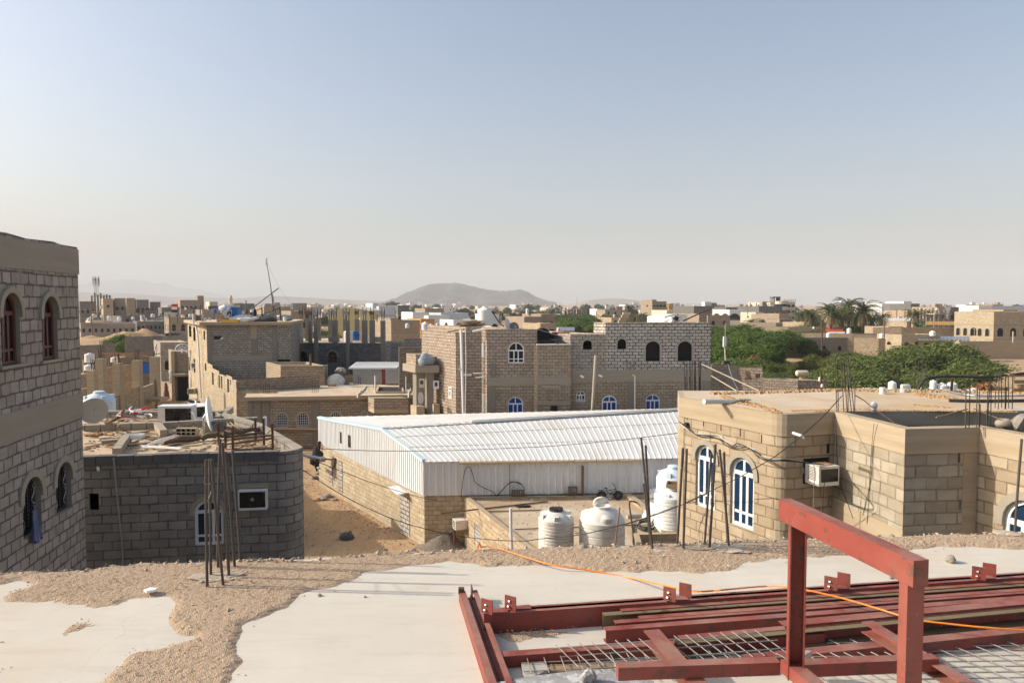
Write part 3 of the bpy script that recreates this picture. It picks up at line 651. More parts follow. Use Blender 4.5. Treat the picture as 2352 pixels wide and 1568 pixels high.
# ================================================================== builders for houses, windows, tanks, dishes
def hp(p0,p1,u0,u1,vt,vb,rise=0):
    vm=(vt+vb)/2;um=(u0+u1)/2
    s0=SZ(p0,p1,u0,vm)[0];s1=SZ(p0,p1,u1,vm)[0]
    return (s0,s1,SZ(p0,p1,um,vb)[1],SZ(p0,p1,um,vt)[1],rise*(s1-s0))
def ringq(mb,A,B_,y0,y1,mi=0):
    n=len(A);vs=[(a,y0,b) for a,b in A]+[(a,y0,b) for a,b in B_]+[(a,y1,b) for a,b in A]+[(a,y1,b) for a,b in B_]
    fs=[]
    for i in range(n):
        j=(i+1)%n;fs+=[(i,j,n+j,n+i),(n+i,n+j,3*n+j,3*n+i),(j,i,2*n+i,2*n+j)]
    mb.add(vs,fs,mi)
def win(root,p0,p1,h,style='pvc',y=.12,f=None,surround=None,sill=True,pane=None):
    s0,s1,a,b,r=h;w_=s1-s0;H=b-a;X=wxf(p0,p1);f=f or max(.035,w_*.055)
    fr={'pvc':M['pvc'],'wood':M['redwood'],'grille':M['pvc'],'dark':M['dark_steel']}[style.split('_')[0]]
    gl=pane or (M['bluefilm'] if 'blue' in style else M['glass'] if style=='pvc' else M['glass_dk'])
    mb=MB(X);A=outline(s0,s1,a,b,r);B_=outline(s0+f,s1-f,a+f,b-f,max(0,r-f) if r else 0)
    ringq(mb,A,B_,y,y+.06)
    c=(s0+s1)/2;sp=b-r if r else b-H*.28;bar=f*.8;yy=(y+.008,y+.052)
    if style.startswith('pvc') or style.startswith('wood'):
        mb.box(s0+f,s1-f,*yy,sp-bar,sp+bar*.6)
        mb.box(c-bar/2,c+bar/2,y+.01,y+.05,sp+bar*.6,b-f)
        lo=a+H*.2
        for k in (1,2):
            x=s0+w_*(.1+.8*k/3) ;mb.box(x-bar*.6,x+bar*.6,y+.012,y+.048,a+f,sp-bar)
        if w_*1.2<H:mb.box(s0+f,s1-f,y+.014,y+.046,lo-bar/2,lo+bar/2)
    elif style.startswith('grille'):
        for k in range(1,6):x=s0+w_*k/6;mb.box(x-.012,x+.012,y-.04,y-.015,a+f,b-f-(r*abs(k-3)**2/9 if r else 0)*.9)
        n=int(H/.16)
        for k in range(1,n):z=a+H*k/n;q=0 if z<sp else w_*.5*(1-math.sqrt(max(0,1-((z-sp)/max(r,.01))**2)));mb.box(s0+f+q,s1-f-q,y-.05,y-.035,z-.012,z+.012)
        for k in range(1,6,2):
            for j in range(1,n,2):mb.tube([(s0+w_*k/6,y-.06,a+H*j/n),(s0+w_*k/6,y-.045,a+H*j/n)],.035,6)
    o=mb.build('window',fr,root)
    pb=MB(X);pts=outline(s0+.005,s1-.005,a+.005,b-.005,r);vs=[(p,y+.03,q) for p,q in pts]
    pb.add(vs,[tuple(range(len(pts)))],0,[[(p,q) for p,q in pts]]);pb.build('pane',gl,o)
    if surround is not False:surr(root,p0,p1,h,surround or .09)
    return o
def surr(root,p0,p1,h,g=.09,mat=None,full=False,proud=.03):
    s0,s1,a,b,r=h;X=wxf(p0,p1);mb=MB(X)
    if r and not full:a=b-r-(s1-s0)*.12
    A=outline(s0-g,s1+g,a,b+g,r+g if r else 0);B_=outline(s0,s1,a,b,r)
    n=len(A);vs=[(p,-proud,q) for p,q in A]+[(p,-proud,q) for p,q in B_]+[(p,.0,q) for p,q in A]+[(p,.0,q) for p,q in B_];fs=[]
    for i in range(1,n):
        j=(i+1)%n;fs+=[(i,j,n+j,n+i),(j,i,2*n+i,2*n+j),(n+i,n+j,3*n+j,3*n+i)]
    mb.add(vs,fs);return mb.build('arch_trim',mat or M['plaster'],root)
def strip(root,p0,p1,s0,s1,z0,z1,mat,name='column',pr=.015):
    mb=MB(wxf(p0,p1));mb.box(s0,s1,-pr,.05,z0,z1);return mb.build(name,mat,root)
def volume(root,poly,z0,z1,mat,holes=None,roofz=None,roofm=None,cap=None,t=.2,bands=(),tops=None,reveal=None,name='wall',depth=.22,uo=0):
    holes=holes or {};n=len(poly);mb=MB();u=uo
    for i in range(n):
        p0,p1=poly[i],poly[(i+1)%n]
        wallpanel(mb,p0,p1,z0,z1,holes.get(i,[]),depth,0,1,u,(tops or {}).get(i));u+=(Vector(p1[:2])-Vector(p0[:2])).length
    mats=[mat,reveal or M['plaster']]
    rz=z1 if roofz is None else roofz
    if rz<z1-.01:
        inn=offset(poly,-t);L=[(p[0],p[1],z1) for p in poly]+[(p[0],p[1],z1) for p in inn]
        mb.add(L,[fix(L,[i,(i+1)%n,n+(i+1)%n,n+i],(0,0,1)) for i in range(n)],2);mats.append(cap or reveal or M['plaster'])
        m2=MB()
        for i in range(n):wallpanel(mb,inn[(i+1)%n],inn[i],rz-.1,z1)
    w_=mb.build(name,mats,root)
    r=MB();rp=offset(poly,-t*.5) if rz<z1-.01 else offset(poly,-.004)
    tri=geometry.tessellate_polygon([[Vector((p[0],p[1],0)) for p in rp]]);L=[(p[0],p[1],rz) for p in rp]
    r.add(L,[fix(L,list(q),(0,0,1)) for q in tri]);r.build('roof',roofm or M['roof_dust'],root)
    for za,zb,bm_ in bands:
        g=MB();g.prism(offset(poly,.018),za,zb,bottom=True);g.build('ring_beam',bm_,root)
    return w_
def slab(root,poly,z0,z1,mat,top=None,name='roof_slab'):
    b=MB();b.prism(poly,z0,z1,0,1);return b.build(name,[mat,top or mat],root)
XY=lambda v:(v.x,v.y)
SIDE=Vector((-.53,.85,0)).normalized()
def along(p,d,u):             # point on line p + s d seen at column u
    k=(u-1176)/FP/(math.cos(PIT));s=(k*p[1]-p[0])/(d[0]-k*d[1]);return (p[0]+s*d[0],p[1]+s*d[1])
# ---- window boxes for houses far off
def farwin(root,p0,p1,s,z,w_,h_,arch=True,lit=None):
    mb=MB(wxf(p0,p1));r=w_/2 if arch else 0
    A=outline(s-w_/2,s+w_/2,z,z+h_,r,6);n=len(A)
    mb.add([(a,-.03,b) for a,b in A],[tuple(range(n))],1);ringq(mb,outline(s-w_/2,s+w_/2,z,z+h_,r,6,.08),A,-.07,0)
    return mb.build('window',[M['plaster'],M['void'] if lit is None else lit],root)
def house(label,u0,u1,vt,Y,depth,mat,wins=(),yaw=.03,side=None,cat='house',group=None,name='house',par=.5,roofm=None,z0=0,extra=None,arch=True,cols=0,bandm=None):
    """front wall from column u0 to u1 at distance Y, top seen at row vt; wins: (columns, sill height, width, height)"""
    a=P(u0,700,Y);bx=along(a,(math.cos(yaw),math.sin(yaw)),u1);z1=P(u0,vt,Y).z
    t=thing(name,label,cat,(a.x,a.y,z0),0,group);sd=Vector(side or SIDE).normalized()
    q0,q1=(0,0),(bx[0]-a.x,bx[1]-a.y);q2=(q1[0]+sd.x*depth,q1[1]+sd.y*depth);q3=(sd.x*depth,sd.y*depth)
    poly=[q0,q1,q2,q3];H=z1-z0
    volume(t,poly,0,H,M[mat] if isinstance(mat,str) else mat,roofz=H-par,roofm=roofm,t=.22)
    L=Vector(q1).length
    for (n_,sill,ww,wh) in wins:
        for k in range(n_):
            s=L*(k+.5)/n_;farwin(t,q0,q1,s,sill*H,ww,wh*H,arch)
    ns=max(1,int(depth/4.5))
    if wins:
        for (n_,sill,ww,wh) in wins[:2]:
            for k in range(ns):farwin(t,q3,q0,depth*(k+.5)/ns,sill*H,ww,wh*H,arch)
    if H>5.5:
        for zz in ([H*.5] if H<9 else [H/3,H*2/3]):
            g=MB();g.prism(offset(poly,.03),zz,zz+.3);g.build('ring_beam',bandm or M['conc'],t)
    for k in range(cols):
        x=L*(k+.5)/cols;c=Vector(q0).lerp(Vector(q1),x/L)+Vector((sd.x,sd.y))*.4
        g=MB();g.box(c.x-.15,c.x+.15,c.y-.15,c.y+.15,H-.05,H+1.4);g.build('column',M['conc_dk'],t)
    return t,(a,H,L)
# ---- water tanks (parts: body, lid)
def ribprof(r,h,ribs=7,top=.16,neck=.3):
    p=[(r*.97,0),(r,.02*h)]
    for k in range(ribs):
        z=h*(.08+.84*(k+.5)/ribs)*(1-top);d=h*.010
        p+=[(r,z-d*1.6),(r*.965,z-d),(r*.965,z+d),(r,z+d*1.6)]
    z=h*(1-top);p+=[(r,z-.01*h),(r*.97,z),(r*.8,z+h*top*.55),(r*neck*1.2,z+h*top*.9),(r*neck,h)]
    return p
def tank_proto(name,r,h,mat,ribs=7,top=.16,label='',group='water tanks',n=28,lugs=0):
    t=thing(name,label,'water tank',(0,0,0),0,group);b=MB();pr=ribprof(r,h,ribs,top)
    b.lathe((0,0,0),pr,n);z=h*(1-top)
    for k in range(lugs):
        a=2*math.pi*k/lugs+.4;mb2=Matrix.Rotation(a,4,'Z');b.xf=mb2
        b.box(r*.45,r*.93,-r*.13,r*.13,z-.01,z+h*top*.62);b.xf=None
    b.build('body',mat,t,smooth=True)
    b=MB();b.lathe((0,0,0),[(r*.36,h-.01),(r*.36,h+.05*h**.5),(r*.30,h+.065*h**.5),(0,h+.07*h**.5)],16);b.build('lid',mat,t,smooth=True)
    return t
T={'rib':tank_proto('water_tank',.55,1.35,M['white'],7,.2,n=20,lugs=4),'tall':tank_proto('water_tank',.55,1.75,M['white'],9,.14,n=20,lugs=4),'low':tank_proto('water_tank',.62,1.0,M['white_dirty'],4,.24,n=20,lugs=4)}
regkids();USED=set()
def tank(kind,u,vb,Y,label,w_px=None,rz=0,h_px=None,group='white water tanks on the roofs'):
    """stands at the point seen at (u, vb) at distance Y; w_px: its width in the picture"""
    base=P(u,vb,Y);r0={'rib':.55,'tall':.55,'low':.62}[kind];h0={'rib':1.45,'tall':1.85,'low':1.07}[kind]
    s=(w_px*Y/FP/2/r0) if w_px else 1;sz=(h_px*Y/FP/h0) if h_px else s
    return place(T[kind],USED,base,rz,(s,s,sz),label,group)
# ---- satellite dishes
def dish(loc,r,az,tilt,label,mat='white',stand=.5):
    t=thing('satellite_dish',label,'satellite dish',loc,az,'satellite dishes on the roofs');b=MB()
    ax=Matrix.Rotation(math.pi/2-tilt,3,'X')
    c=Vector((0,0,stand+r));b.lathe(c,[(0,0),(r*.35,.02*r),(r*.7,.09*r),(r*.95,.19*r),(r,.22*r),(r*.98,.245*r),(r*.68,.12*r),(0,.03*r)],28,ax=ax);b.build('reflector',M[mat],t,smooth=True)
    b=MB();b.tube([(0,.06,0),(0,.06,stand+r*.8),tuple(c)],.03,6);b.build('mast',M['galv'],t)
    tip=c+ax @ Vector((0,0,r*.9));b=MB();b.tube([c+ax @ Vector((0,-r*.95,.2*r)),tip],.012,5);b.tube([tip,tip+ax @ Vector((0,0,-.12))],.035,8);b.build('feed_arm',M['galv'],t)
    return t
def pole(label,pts,r,mat='galv',name='pole',cat='pole',n=8,group=None):
    o=Vector(pts[0]);b=MB();b.tube([Vector(p)-o for p in pts],r,n);return tag(b.build(name,M[mat],None,True,o),label,cat,group)
def sag(a,b,d,n=14):a=Vector(a);b=Vector(b);return [a.lerp(b,k/n)-Vector((0,0,d*4*(k/n)*(1-k/n))) for k in range(n+1)]
def cable(label,pts,r=.012,mat='rubber',grp='overhead cables',name='cable'):return pole(label,pts,r,mat,name,'cable',5,grp)
# ================================================================== house at the left edge
C=P(181,700,15.4);z1=P(178,568,15.4).z
A0=(-7.45,4.9);A1=(C.x,C.y);pl_=[A0,A1,(-16.5,14.6),(-16,4.9)]
t=thing('block_house','tall block house filling the left edge with arched windows','house',(0,0,0))
hw=[hp(A0,A1,2,46,672,838,.55),hp(A0,A1,96,132,680,826,.55),hp(A0,A1,52,95,1094,1228,.5),hp(A0,A1,128,164,1060,1176,.5)]
zb1=P(181,630,15.4).z;zb2,zb3=P(181,902,15.4).z,P(181,958,15.4).z
tl=(Vector(A1)-Vector(A0)).length
volume(t,pl_,0,z1,M['blk_left'],{0:hw},roofz=z1-.6,depth=.15,tops={0:[(tl,z1-.03),(tl*.93,z1),(tl*.9,z1+.03),(tl*.8,z1),(tl*.74,z1+.04),(tl*.6,z1+.01),(0,z1+.05)]})
for za,zb in ((zb1,z1-.045),(zb3,zb2)):
    g=MB();wallpanel(g,A0,A1,za,zb,yoff=-.02);X=wxf(A0,A1);g.xf=X;g.box(0,tl+.02,-.019,.1,za,zb);g.xf=None;g.build('ring_beam',M['conc'],t)
for k,h in enumerate(hw[:2]):
    surr(t,A0,A1,h,.10,M['plaster'],proud=.05);o=win(t,A0,A1,h,'wood',.07,.06,surround=False)
    g=MB(wxf(A0,A1));g.box(h[0]-.12,h[1]+.12,-.06,.1,h[2]-.05,h[2]+.0);g.build('sill',M['plaster'],t)
M['grille_dk']=plain('dark_wrought_iron',(.035,.03,.027),.7,.3,9,50,.2)
for k,h in enumerate(hw[2:]):
    surr(t,A0,A1,h,.13,M['plaster'],proud=.04)
    X=wxf(A0,A1);g=MB(X);s0,s1,a,b,r=h;w_=s1-s0;H=b-a;y=.1
    ringq(g,outline(s0,s1,a,b,r),outline(s0+.07,s1-.07,a+.05,b-.07,r-.07),y,y+.03)
    for i in range(1,9):x=s0+w_*i/9;q=r*(1-math.sqrt(max(0,1-((x-(s0+s1)/2)/(w_/2))**2)));g.box(x-.008,x+.008,y,y+.02,a+.03,b-q-.03)
    for i in range(1,15):z=a+H*i/15;q=0 if z<b-r else w_/2*(1-math.sqrt(max(0,1-((z-b+r)/r)**2)));g.box(s0+.04+q,s1-.04-q,y+.02,y+.035,z-.008,z+.008)
    for i in range(1,9,2):
        for j in range(1,13):g.tube([(s0+w_*i/9,y-.01,a+H*j/15),(s0+w_*i/9,y+.01,a+H*j/15)],.03,5)
    wo=g.build('window',M['grille_dk'],t)
    g=MB(X)
    for sx in (s0+w_*.22,s0+w_*.78):
        sg=1 if sx<(s0+s1)/2 else -1
        for z0_,hh in ((a+.12*H,.34*H),(a+.5*H,.3*H)):
            pts=[(sx+sg*(.05*math.sin(q*6.28)),y-.03,z0_+hh*q) for q in [i/10 for i in range(11)]]
            e=pts[-1];pts+=[(e[0]+sg*(-.045+.045*math.cos(q)),y-.03,e[2]+.045*math.sin(q)) for q in [i*.7 for i in range(1,8)]]
            g=MB(X);g.tube(pts,.011,6);g.build('scroll',M['galv'],wo)
    g=MB(X);pts=outline(s0+.01,s1-.01,a+.01,b-.01,r);g.add([(p,y+.08,q) for p,q in pts],[tuple(range(len(pts)))],0);g.build('pane',M['glass_dk'],wo)
# the cloth hanging from the grille
h=hw[2];X=wxf(A0,A1);g=MB(X);n=14;vs=[];fs=[]
x0,x1=SZ(A0,A1,60,1180)[0],SZ(A0,A1,88,1180)[0];zt,zb=SZ(A0,A1,66,1172)[1],SZ(A0,A1,76,1243)[1]
for j in range(9):
    for i in range(n+1):
        f=j/8;xx=(x0+x1)/2-.05+(x1-x0)*(i/n-.5)*(.25+.75*f)+.08*f;vs.append((xx,-.06-.03*math.sin(i*1.6+j*.3)*(.4+f),zt+(zb-zt)*f+.05*math.sin(i*.8)*f))
for j in range(8):
    for i in range(n):a=j*(n+1)+i;fs.append((a,a+1,a+n+2,a+n+1))
g.add(vs,fs);tag(g.build('hanging_cloth',M['cloth_b'],smooth=60),'blue-grey cloth hanging from a barred window of the left house','cloth')
# ================================================================== charcoal house with the cluttered roof
JZ=7.4
f6=lambda x,y:(186.7+x/4.479,910+y/4.479)
c_=[XY(PZ(u,v,JZ)) for u,v in ((176,1051),(640,1037))];rr=PZ(689,1030,JZ);r2=PZ(602,972,JZ);r3=PZ(505,944,JZ)
jc0=Vector(c_[1]);jc2=Vector((rr.x,rr.y+.25));cm=Vector((rr.x+.02,jc0.y+.12))
arc=[(1-s)**2*jc0+2*s*(1-s)*cm+s*s*jc2 for s in [k/8 for k in range(9)]]
jp=[c_[0]]+[tuple(q) for q in arc]+[XY(r2),XY(r3),(-17.5,25.2),(-17.5,16.0)]
jp=[(-17.5,15.6)]+jp[:-1]
t=thing('block_house','low charcoal block house with a white arched window and junk on its roof','house',(0,0,0))
e0,e1=jp[1],jp[2]
jw=hp(e0,e1,447,513.5,1148,1251,.42);jh=hp(e0,e1,203,227,1133,1172,0)
volume(t,jp,0,JZ,M['blk_dark'],{1:[jw,jh]},roofz=7.16,roofm=M['roof_dust'],cap=M['conc'],t=.22,depth=.1)
win(t,e0,e1,jw,'pvc',.04,.065,surround=.1)
def zw(u,v):return SZ(e0,e1,u,v)
L1=(Vector(e1)-Vector(e0)).length
g=MB(wxf(e0,e1));ztop=JZ+.012
x=0
while x<L1-.1:                                                    # coping of single blocks, a little uneven
    w_=.42;g.box(x+.006,min(L1,x+w_)-.006,-.03-random.random()*.012,.2,JZ-.2,ztop+random.random()*.02);x+=w_
g.build('coping',plain('grey_concrete_block',(.13,.125,.115),.95,.25,2,30,.6),t)
g=MB(wxf(e0,e1));s_,z_=zw(263,1047);g.tube([(s_,-.05,JZ-.02),(s_+.05,-.05,6.5),(s_+.13,-.05,5.4),(s_+.2,-.05,3)],.022,8);g.build('downpipe',M['galv'],t)
s0,z0=zw(550.5,1122);s1,zb=zw(616,1164)                      # air conditioner in the wall
g=MB(wxf(e0,e1));zt=z0;g.box(s0,s1,-.22,.05,zb,zt);ac=thing('air_conditioner','dark-faced window air conditioner set in the charcoal wall','air conditioner',(0,0,0));g.build('casing',M['pvc'],ac)
g=MB(wxf(e0,e1));g.box(s0+.035,s1-.03,-.224,-.21,zb+.06,zt-.035);g.build('grille',M['glass_dk'],ac)
g=MB(wxf(e0,e1));g.lathe(((s0+s1)/2,-.23,(zt+zb)/2+.02),[(.045,0),(.03,.006),(0,.006)],16,ax=Matrix.Rotation(math.pi/2,3,'X'));g.build('badge',M['galv'],ac)
g=MB(wxf(e0,e1));g.box(s0-.02,s1+.02,-.06,.02,zt+.02,zt+.13);g.build('lintel',M['conc'],t)
g=MB();q=PZ(190,1062,7.2);g.tube([q,q+Vector((.5,-.25,.02)),q+Vector((.6,-.4,-.1))],.035,8);g.build('drain_pipe',M['pvc'],t)
g=MB();q=PZ(684,1042,7.2);g.tube([q,q+Vector((.55,.05,-.12))],.035,8);g.build('drain_pipe',M['pvc'],t)
# block kerbs on the roof
def rowb(a,b,h=.2,w_=.2,z=7.16,mat='conc',gap=.42):
    a=Vector((a.x,a.y,z));b=Vector((b.x,b.y,z));L=(b-a).length;e=(b-a)/L;k=0;g=MB()
    while k*gap<L:p=a+e*(k*gap+.01);q=a+e*(min(L,(k+1)*gap)-.01);g.beam(p+Vector((0,0,h/2)),q+Vector((0,0,h/2)),w_,h+random.random()*.02);k+=1
    return g.build('kerb',M[mat],t)
for a,b,h_ in (((240,956),(372,948),.18),((160,990),(361,981),.2),((268,1044),(290,1012),.2),((361,981),(376,1000),.2),((376,981),(592,969),.2),((500,968),(530,944),.2),((232,1018),(280,1014),.12)):
    rowb(PZ(*a,7.2),PZ(*b,7.2),h_)
# clutter on that roof
JR=7.17
def on(x,y,z=JR):return PZ(*f6(x,y),z)
def log(label,pts,r,mat='wood',name='log',cat='log',taper=.6,wob=.04):
    ps=[on(x,y,JR+z) for x,y,z in pts];ps=spline(ps,5);n=len(ps)
    ps=[p+Vector((random.uniform(-1,1),random.uniform(-1,1),random.uniform(-.6,.6)))*wob*r/.06 for p in ps]
    b=MB();b.tube([p-ps[0] for p in ps],r,9,rs=[r*(1-(1-taper)*i/n)*random.uniform(.93,1.07) for i in range(n)])
    return tag(b.build(name,M[mat],None,60,ps[0]),label,cat,'timber lying on the cluttered roof')
log('thick weathered trunk lying across the cluttered roof under the rusty rails',[(850,465,.07),(1100,430,.1),(1350,405,.12),(1500,390,.14),(1700,355,.16),(1900,335,.15)],.095,'wood_dk')
log('bright bent branch running down from behind the grey dish',[(245,275,.35),(330,290,.3),(400,320,.22),(450,350,.12),(505,385,.05)],.06)
log('long pale branch along the left of the cluttered roof',[(20,375,.06),(130,385,.1),(250,385,.1),(350,400,.1),(430,420,.08),(500,450,.06)],.055)
log('forked stump leaning near the middle back of the cluttered roof',[(270,250,.05),(340,240,.12),(390,205,.2),(425,150,.45)],.06,'wood_dk')
log('thin pale pole lying behind the outdoor unit',[(60,300,.1),(300,290,.1),(560,280,.12),(830,260,.15)],.025)
log('short dark branch beside the forked stump',[(360,230,.05),(420,245,.05),(450,240,.05)],.04,'wood_dk')
def plank(label,a,b,w_,h_,mat='wood',z=.03,cat='plank',grp='timber lying on the cluttered roof',name='plank',z2=None):
    p=on(*a,JR+z);q=on(*b,JR+(z if z2 is None else z2));g=MB();g.beam(Vector(),q-p,w_,h_);return tag(g.build(name,M[mat],None,False,p),label,cat,grp)
plank('long brown plank left of the perforated block',(400,395),(690,355),.14,.03)
plank('plank lying in front of the small white box',(480,500),(740,465),.15,.03)
plank('narrow plank slanting below the thick trunk',(890,515),(1245,465),.1,.03,z=.05)
plank('second narrow plank crossing beside the slanting one',(880,505),(1010,480),.08,.03,z=.09)
plank('plank reaching towards the perforated block',(700,450),(960,405),.09,.03,'wood_dk',z=.06)
plank('short pale batten at the left of the roof',(245,500),(400,480),.07,.03)
plank('short batten near the left house',(40,520),(180,500),.09,.03)
plank('thin lath propped over the right kerb',(1490,265),(1590,360),.03,.02,z=.15)
plank('second thin lath propped over the right kerb',(1530,265),(1640,350),.03,.02,z=.14)
plank('bent lath leaning on the rusty rails',(1860,440),(1960,330),.03,.015,z=.1,z2=.45)
plank('lath leaning at the far corner of the rusty rails',(1740,320),(1790,260),.03,.015,z=.1,z2=.3)
for k,(a,b) in enumerate((((615,508),(1035,530)),((625,520),(1020,541)))):
    p,q=on(*a,JR+.06),on(*b,JR+.06);pole(['upper white pipe of two lying on the cluttered roof','lower white pipe of two lying on the cluttered roof'][k],[p,q],.022,'pvc','pipe','pipe',group='pipes on the cluttered roof')
q=on(650,505,JR+.08);g=MB()
for k in range(5):g.beam(Vector((.09*k,0,.04*k)),Vector((.09*k+.3,.55,.04*k+.02)),.03,.02)
tag(g.build('slat_rack',M['pvc'],None,False,q),'broken white slatted rack behind the two white pipes','rack')
# air conditioner outdoor unit
q=on(965,288);X=Matrix.Translation(q) @ Matrix.Rotation(.06,4,'Z');w2=.53
t2=thing('outdoor_unit','white air-conditioner outdoor unit with a dark face, standing on the cluttered roof','air conditioner',q,.06)
g=MB();g.box(-w2,w2,0,.42,.04,.56);g.build('casing',M['white_dirty'],t2);g=MB();g.box(-.30,w2-.03,-.012,0,.07,.51);g.build('coil',M['glass_dk'],t2)
g=MB();g.box(-w2,w2,-.02,.44,.56,.59);g.build('cover',M['pvc'],t2)
g=MB();g.tube([(.5,-.02,.4),(.62,-.1,.35),(.72,-.2,.15),(.8,-.3,.02)],.012,5);g.build('hose',M['pvc'],t2)
dish(on(135,292),.42,.35,.45,'grey dish seen from behind beside the left house','plaster',0)
dish(on(1285,400),.52,1.86,.10,'large white dish standing edge-on among the junk','white',.1)
bpy.data.objects['satellite_dish.001'].scale=(1,1,1)
# tank behind
tk=tank_proto('water_tank',.62,1.0,M['white_blue'],3,.3,label='bluish white tank with a white lid beyond the grey dish',n=32,lugs=4,group='white water tanks on the roofs');q=P(229,953,26.5);tk.location=q;tk.rotation_euler.z=.4;tk.scale=(.85,.85,.82)
# rusty rail frame
t2=thing('rusty_rail','rusty square-tube frame lying on the cluttered roof near its right corner','rail frame',on(1720,560));o=on(1720,560)
fr_=lambda a,b:(on(*a[:2])+Vector((0,0,a[2]))-o,on(*b[:2])+Vector((0,0,b[2]))-o)
for i,(a,b) in enumerate((((1485,540,0),(1485,540,.62)),((1560,560,0),(1560,560,.62)),((1795,455,0),(1795,455,.62)),((1880,500,0),(1880,500,.72)),((1970,555,0),(1970,555,.7)),((1415,505,0),(1415,505,.62)))):
    g=MB();g.beam(*fr_(a,b),.05,.05);g.build('post',M['rust'],t2)
for a,b in (((1485,540,.12),(1970,555,.32)),((1560,560,.3),(1970,555,.4)),((1485,540,.3),(1880,500,.35)),((1485,540,.5),(1560,560,.5)),((1560,560,.02),(1970,555,.05))):
    g=MB();g.beam(*fr_(a,b),.045,.045);g.build('rail',M['rust'],t2)
# perforated block, boxes and other things
q=on(1078,405);t2=thing('hollow_block','hollow concrete block showing round holes, on the cluttered roof','block',q,.05);g=MB();h8=[(x-.055,x+.055,z-.035,z+.035,.034) for x in (-.21,-.07,.07,.21) for z in (.06,.16)]
wallpanel(g,(-.3,0),(.3,0),0,.22,[(a+.3,b+.3,c,d,r) for a,b,c,d,r in h8],.16,0,1);g.box(-.3,.3,.17,.2,0,.22);g.box(-.3,-.297,0,.2,0,.22);g.box(.297,.3,0,.2,0,.22);g.box(-.3,.3,0,.2,.217,.22);g.build('block_shell',[M['conc'],M['void']],t2)
def bx(name,label,cat,x,y,w_,d,h,mat,rz=0,z=0,grp=None,hollow=False):
    q=on(x,y,JR+z);g=MB()
    if hollow:
        for s in ((-w_/2,w_/2,-d/2,-d/2+.02,0,h),(-w_/2,w_/2,d/2-.02,d/2,0,h),(-w_/2,-w_/2+.02,-d/2+.02,d/2-.02,0,h),(w_/2-.02,w_/2,-d/2+.02,d/2-.02,0,h),(-w_/2+.02,w_/2-.02,-d/2+.02,d/2-.02,0,.02)):g.box(*s)
    else:g.box(-w_/2,w_/2,-d/2,d/2,0,h);g.box(-w_/2+.02,w_/2-.02,-d/2+.02,d/2-.02,h,h+.012)
    o=g.build(name,M[mat] if isinstance(mat,str) else mat,None,False,q);o.rotation_euler.z=rz;return tag(o,label,cat,grp)
bx('foam_box','small white box near the brown plank','box',540,432,.5,.3,.12,'pvc',.15,hollow=True)
bx('foam_sheet','white tray behind the edge-on dish','tray',1225,235,.55,.3,.07,'pvc',.1)
bx('foam_sheet','smaller white tray left of the edge-on dish','tray',1120,270,.35,.25,.08,'pvc',.1)
bx('cement_block','grey block between the edge-on dish and the rusty rails','block',1375,375,.62,.25,.34,'conc_dk',-.05,grp='loose blocks on the cluttered roof')
bx('cement_block','pale block leaning behind the rusty rails','block',1540,340,.3,.3,.12,'conc',.5,grp='loose blocks on the cluttered roof')
bx('cement_block','block lying in the left part of the cluttered roof','block',250,440,.3,.25,.06,'roof_sand',.5,grp='loose blocks on the cluttered roof')
t2=thing('wash_basin','white-rimmed plastic basin on the back of the cluttered roof','basin',on(1165,225));g=MB();g.lathe((0,0,.2),[(.22,-.2),(.42,.1),(.46,.12),(.40,.11),(.2,-.17),(0,-.17)],24);g.build('bowl',M['dark_steel'],t2,smooth=True);g=MB();g.lathe((.05,.1,.38),[(.05,0),(.42,.02),(.46,.05),(.40,.07),(0,.03)],24);g.build('rim',M['white'],t2,smooth=True)
# heap of plastic, odd scraps
t2=thing('plastic_chairs','tangle of white and red plastic furniture parts','plastic scrap',on(560,265))
for k in range(9):
    g=MB();a=random.uniform(0,6.28);c=Vector((random.uniform(-.4,.4),random.uniform(-.2,.2),.1+.04*k));e=Vector((math.cos(a),math.sin(a),random.uniform(-.2,.3)))*random.uniform(.15,.35);s=Vector((-e.y,e.x,random.uniform(0,.2)))
    g.tube([c-e,c-e*.5+s*.6,c+s*.7,c+e*.5+s*.5,c+e],random.uniform(.02,.035),6);g.build('frame',M['red' if k in (2,5,8) else 'pvc'],t2)
rockmesh('cloth_bundle',on(720,190,JR+.1),(.2,.12,.08),M['cloth_w'],5,sub=3,smooth=True);tag(bpy.data.objects['cloth_bundle'],'small pale bundle at the back edge of the cluttered roof','bundle')
scr=MB()
for k in range(620):
    x,y=random.uniform(30,2100),random.uniform(200,560)
    if x>1500+(y-200)*1.9:continue
    p=on(x,y,JR+.012);a=random.uniform(0,3.14);l,w_=random.uniform(.05,.3),random.uniform(.015,.06);scr.beam(p-Vector((math.cos(a),math.sin(a),0))*l/2,p+Vector((math.cos(a),math.sin(a),random.uniform(-.03,.06)))*l/2,w_,random.uniform(.01,.03),mi=random.choice((0,0,1,2,3)))
tag(scr.build('debris',[M['wood'],M['rock'],M['mud'],M['cement']]),'litter of wood chips, stones and mortar over the cluttered roof','debris',kind='stuff')
scr=MB()
for k in range(16):
    p=on(random.uniform(1650,2000),random.uniform(480,560),JR+.05);scr.tube([p+Vector((random.uniform(-.2,.2),random.uniform(-.2,.2),random.uniform(-.03,.15))) for _ in range(4)],.006,4)
tag(scr.build('dry_twigs',M['wood']),'dry straw-coloured twigs caught under the rusty rails','twigs')
bx('white_post','short white post behind the rusty rails','post',1890,365,.1,.1,.45,'pvc',.2)
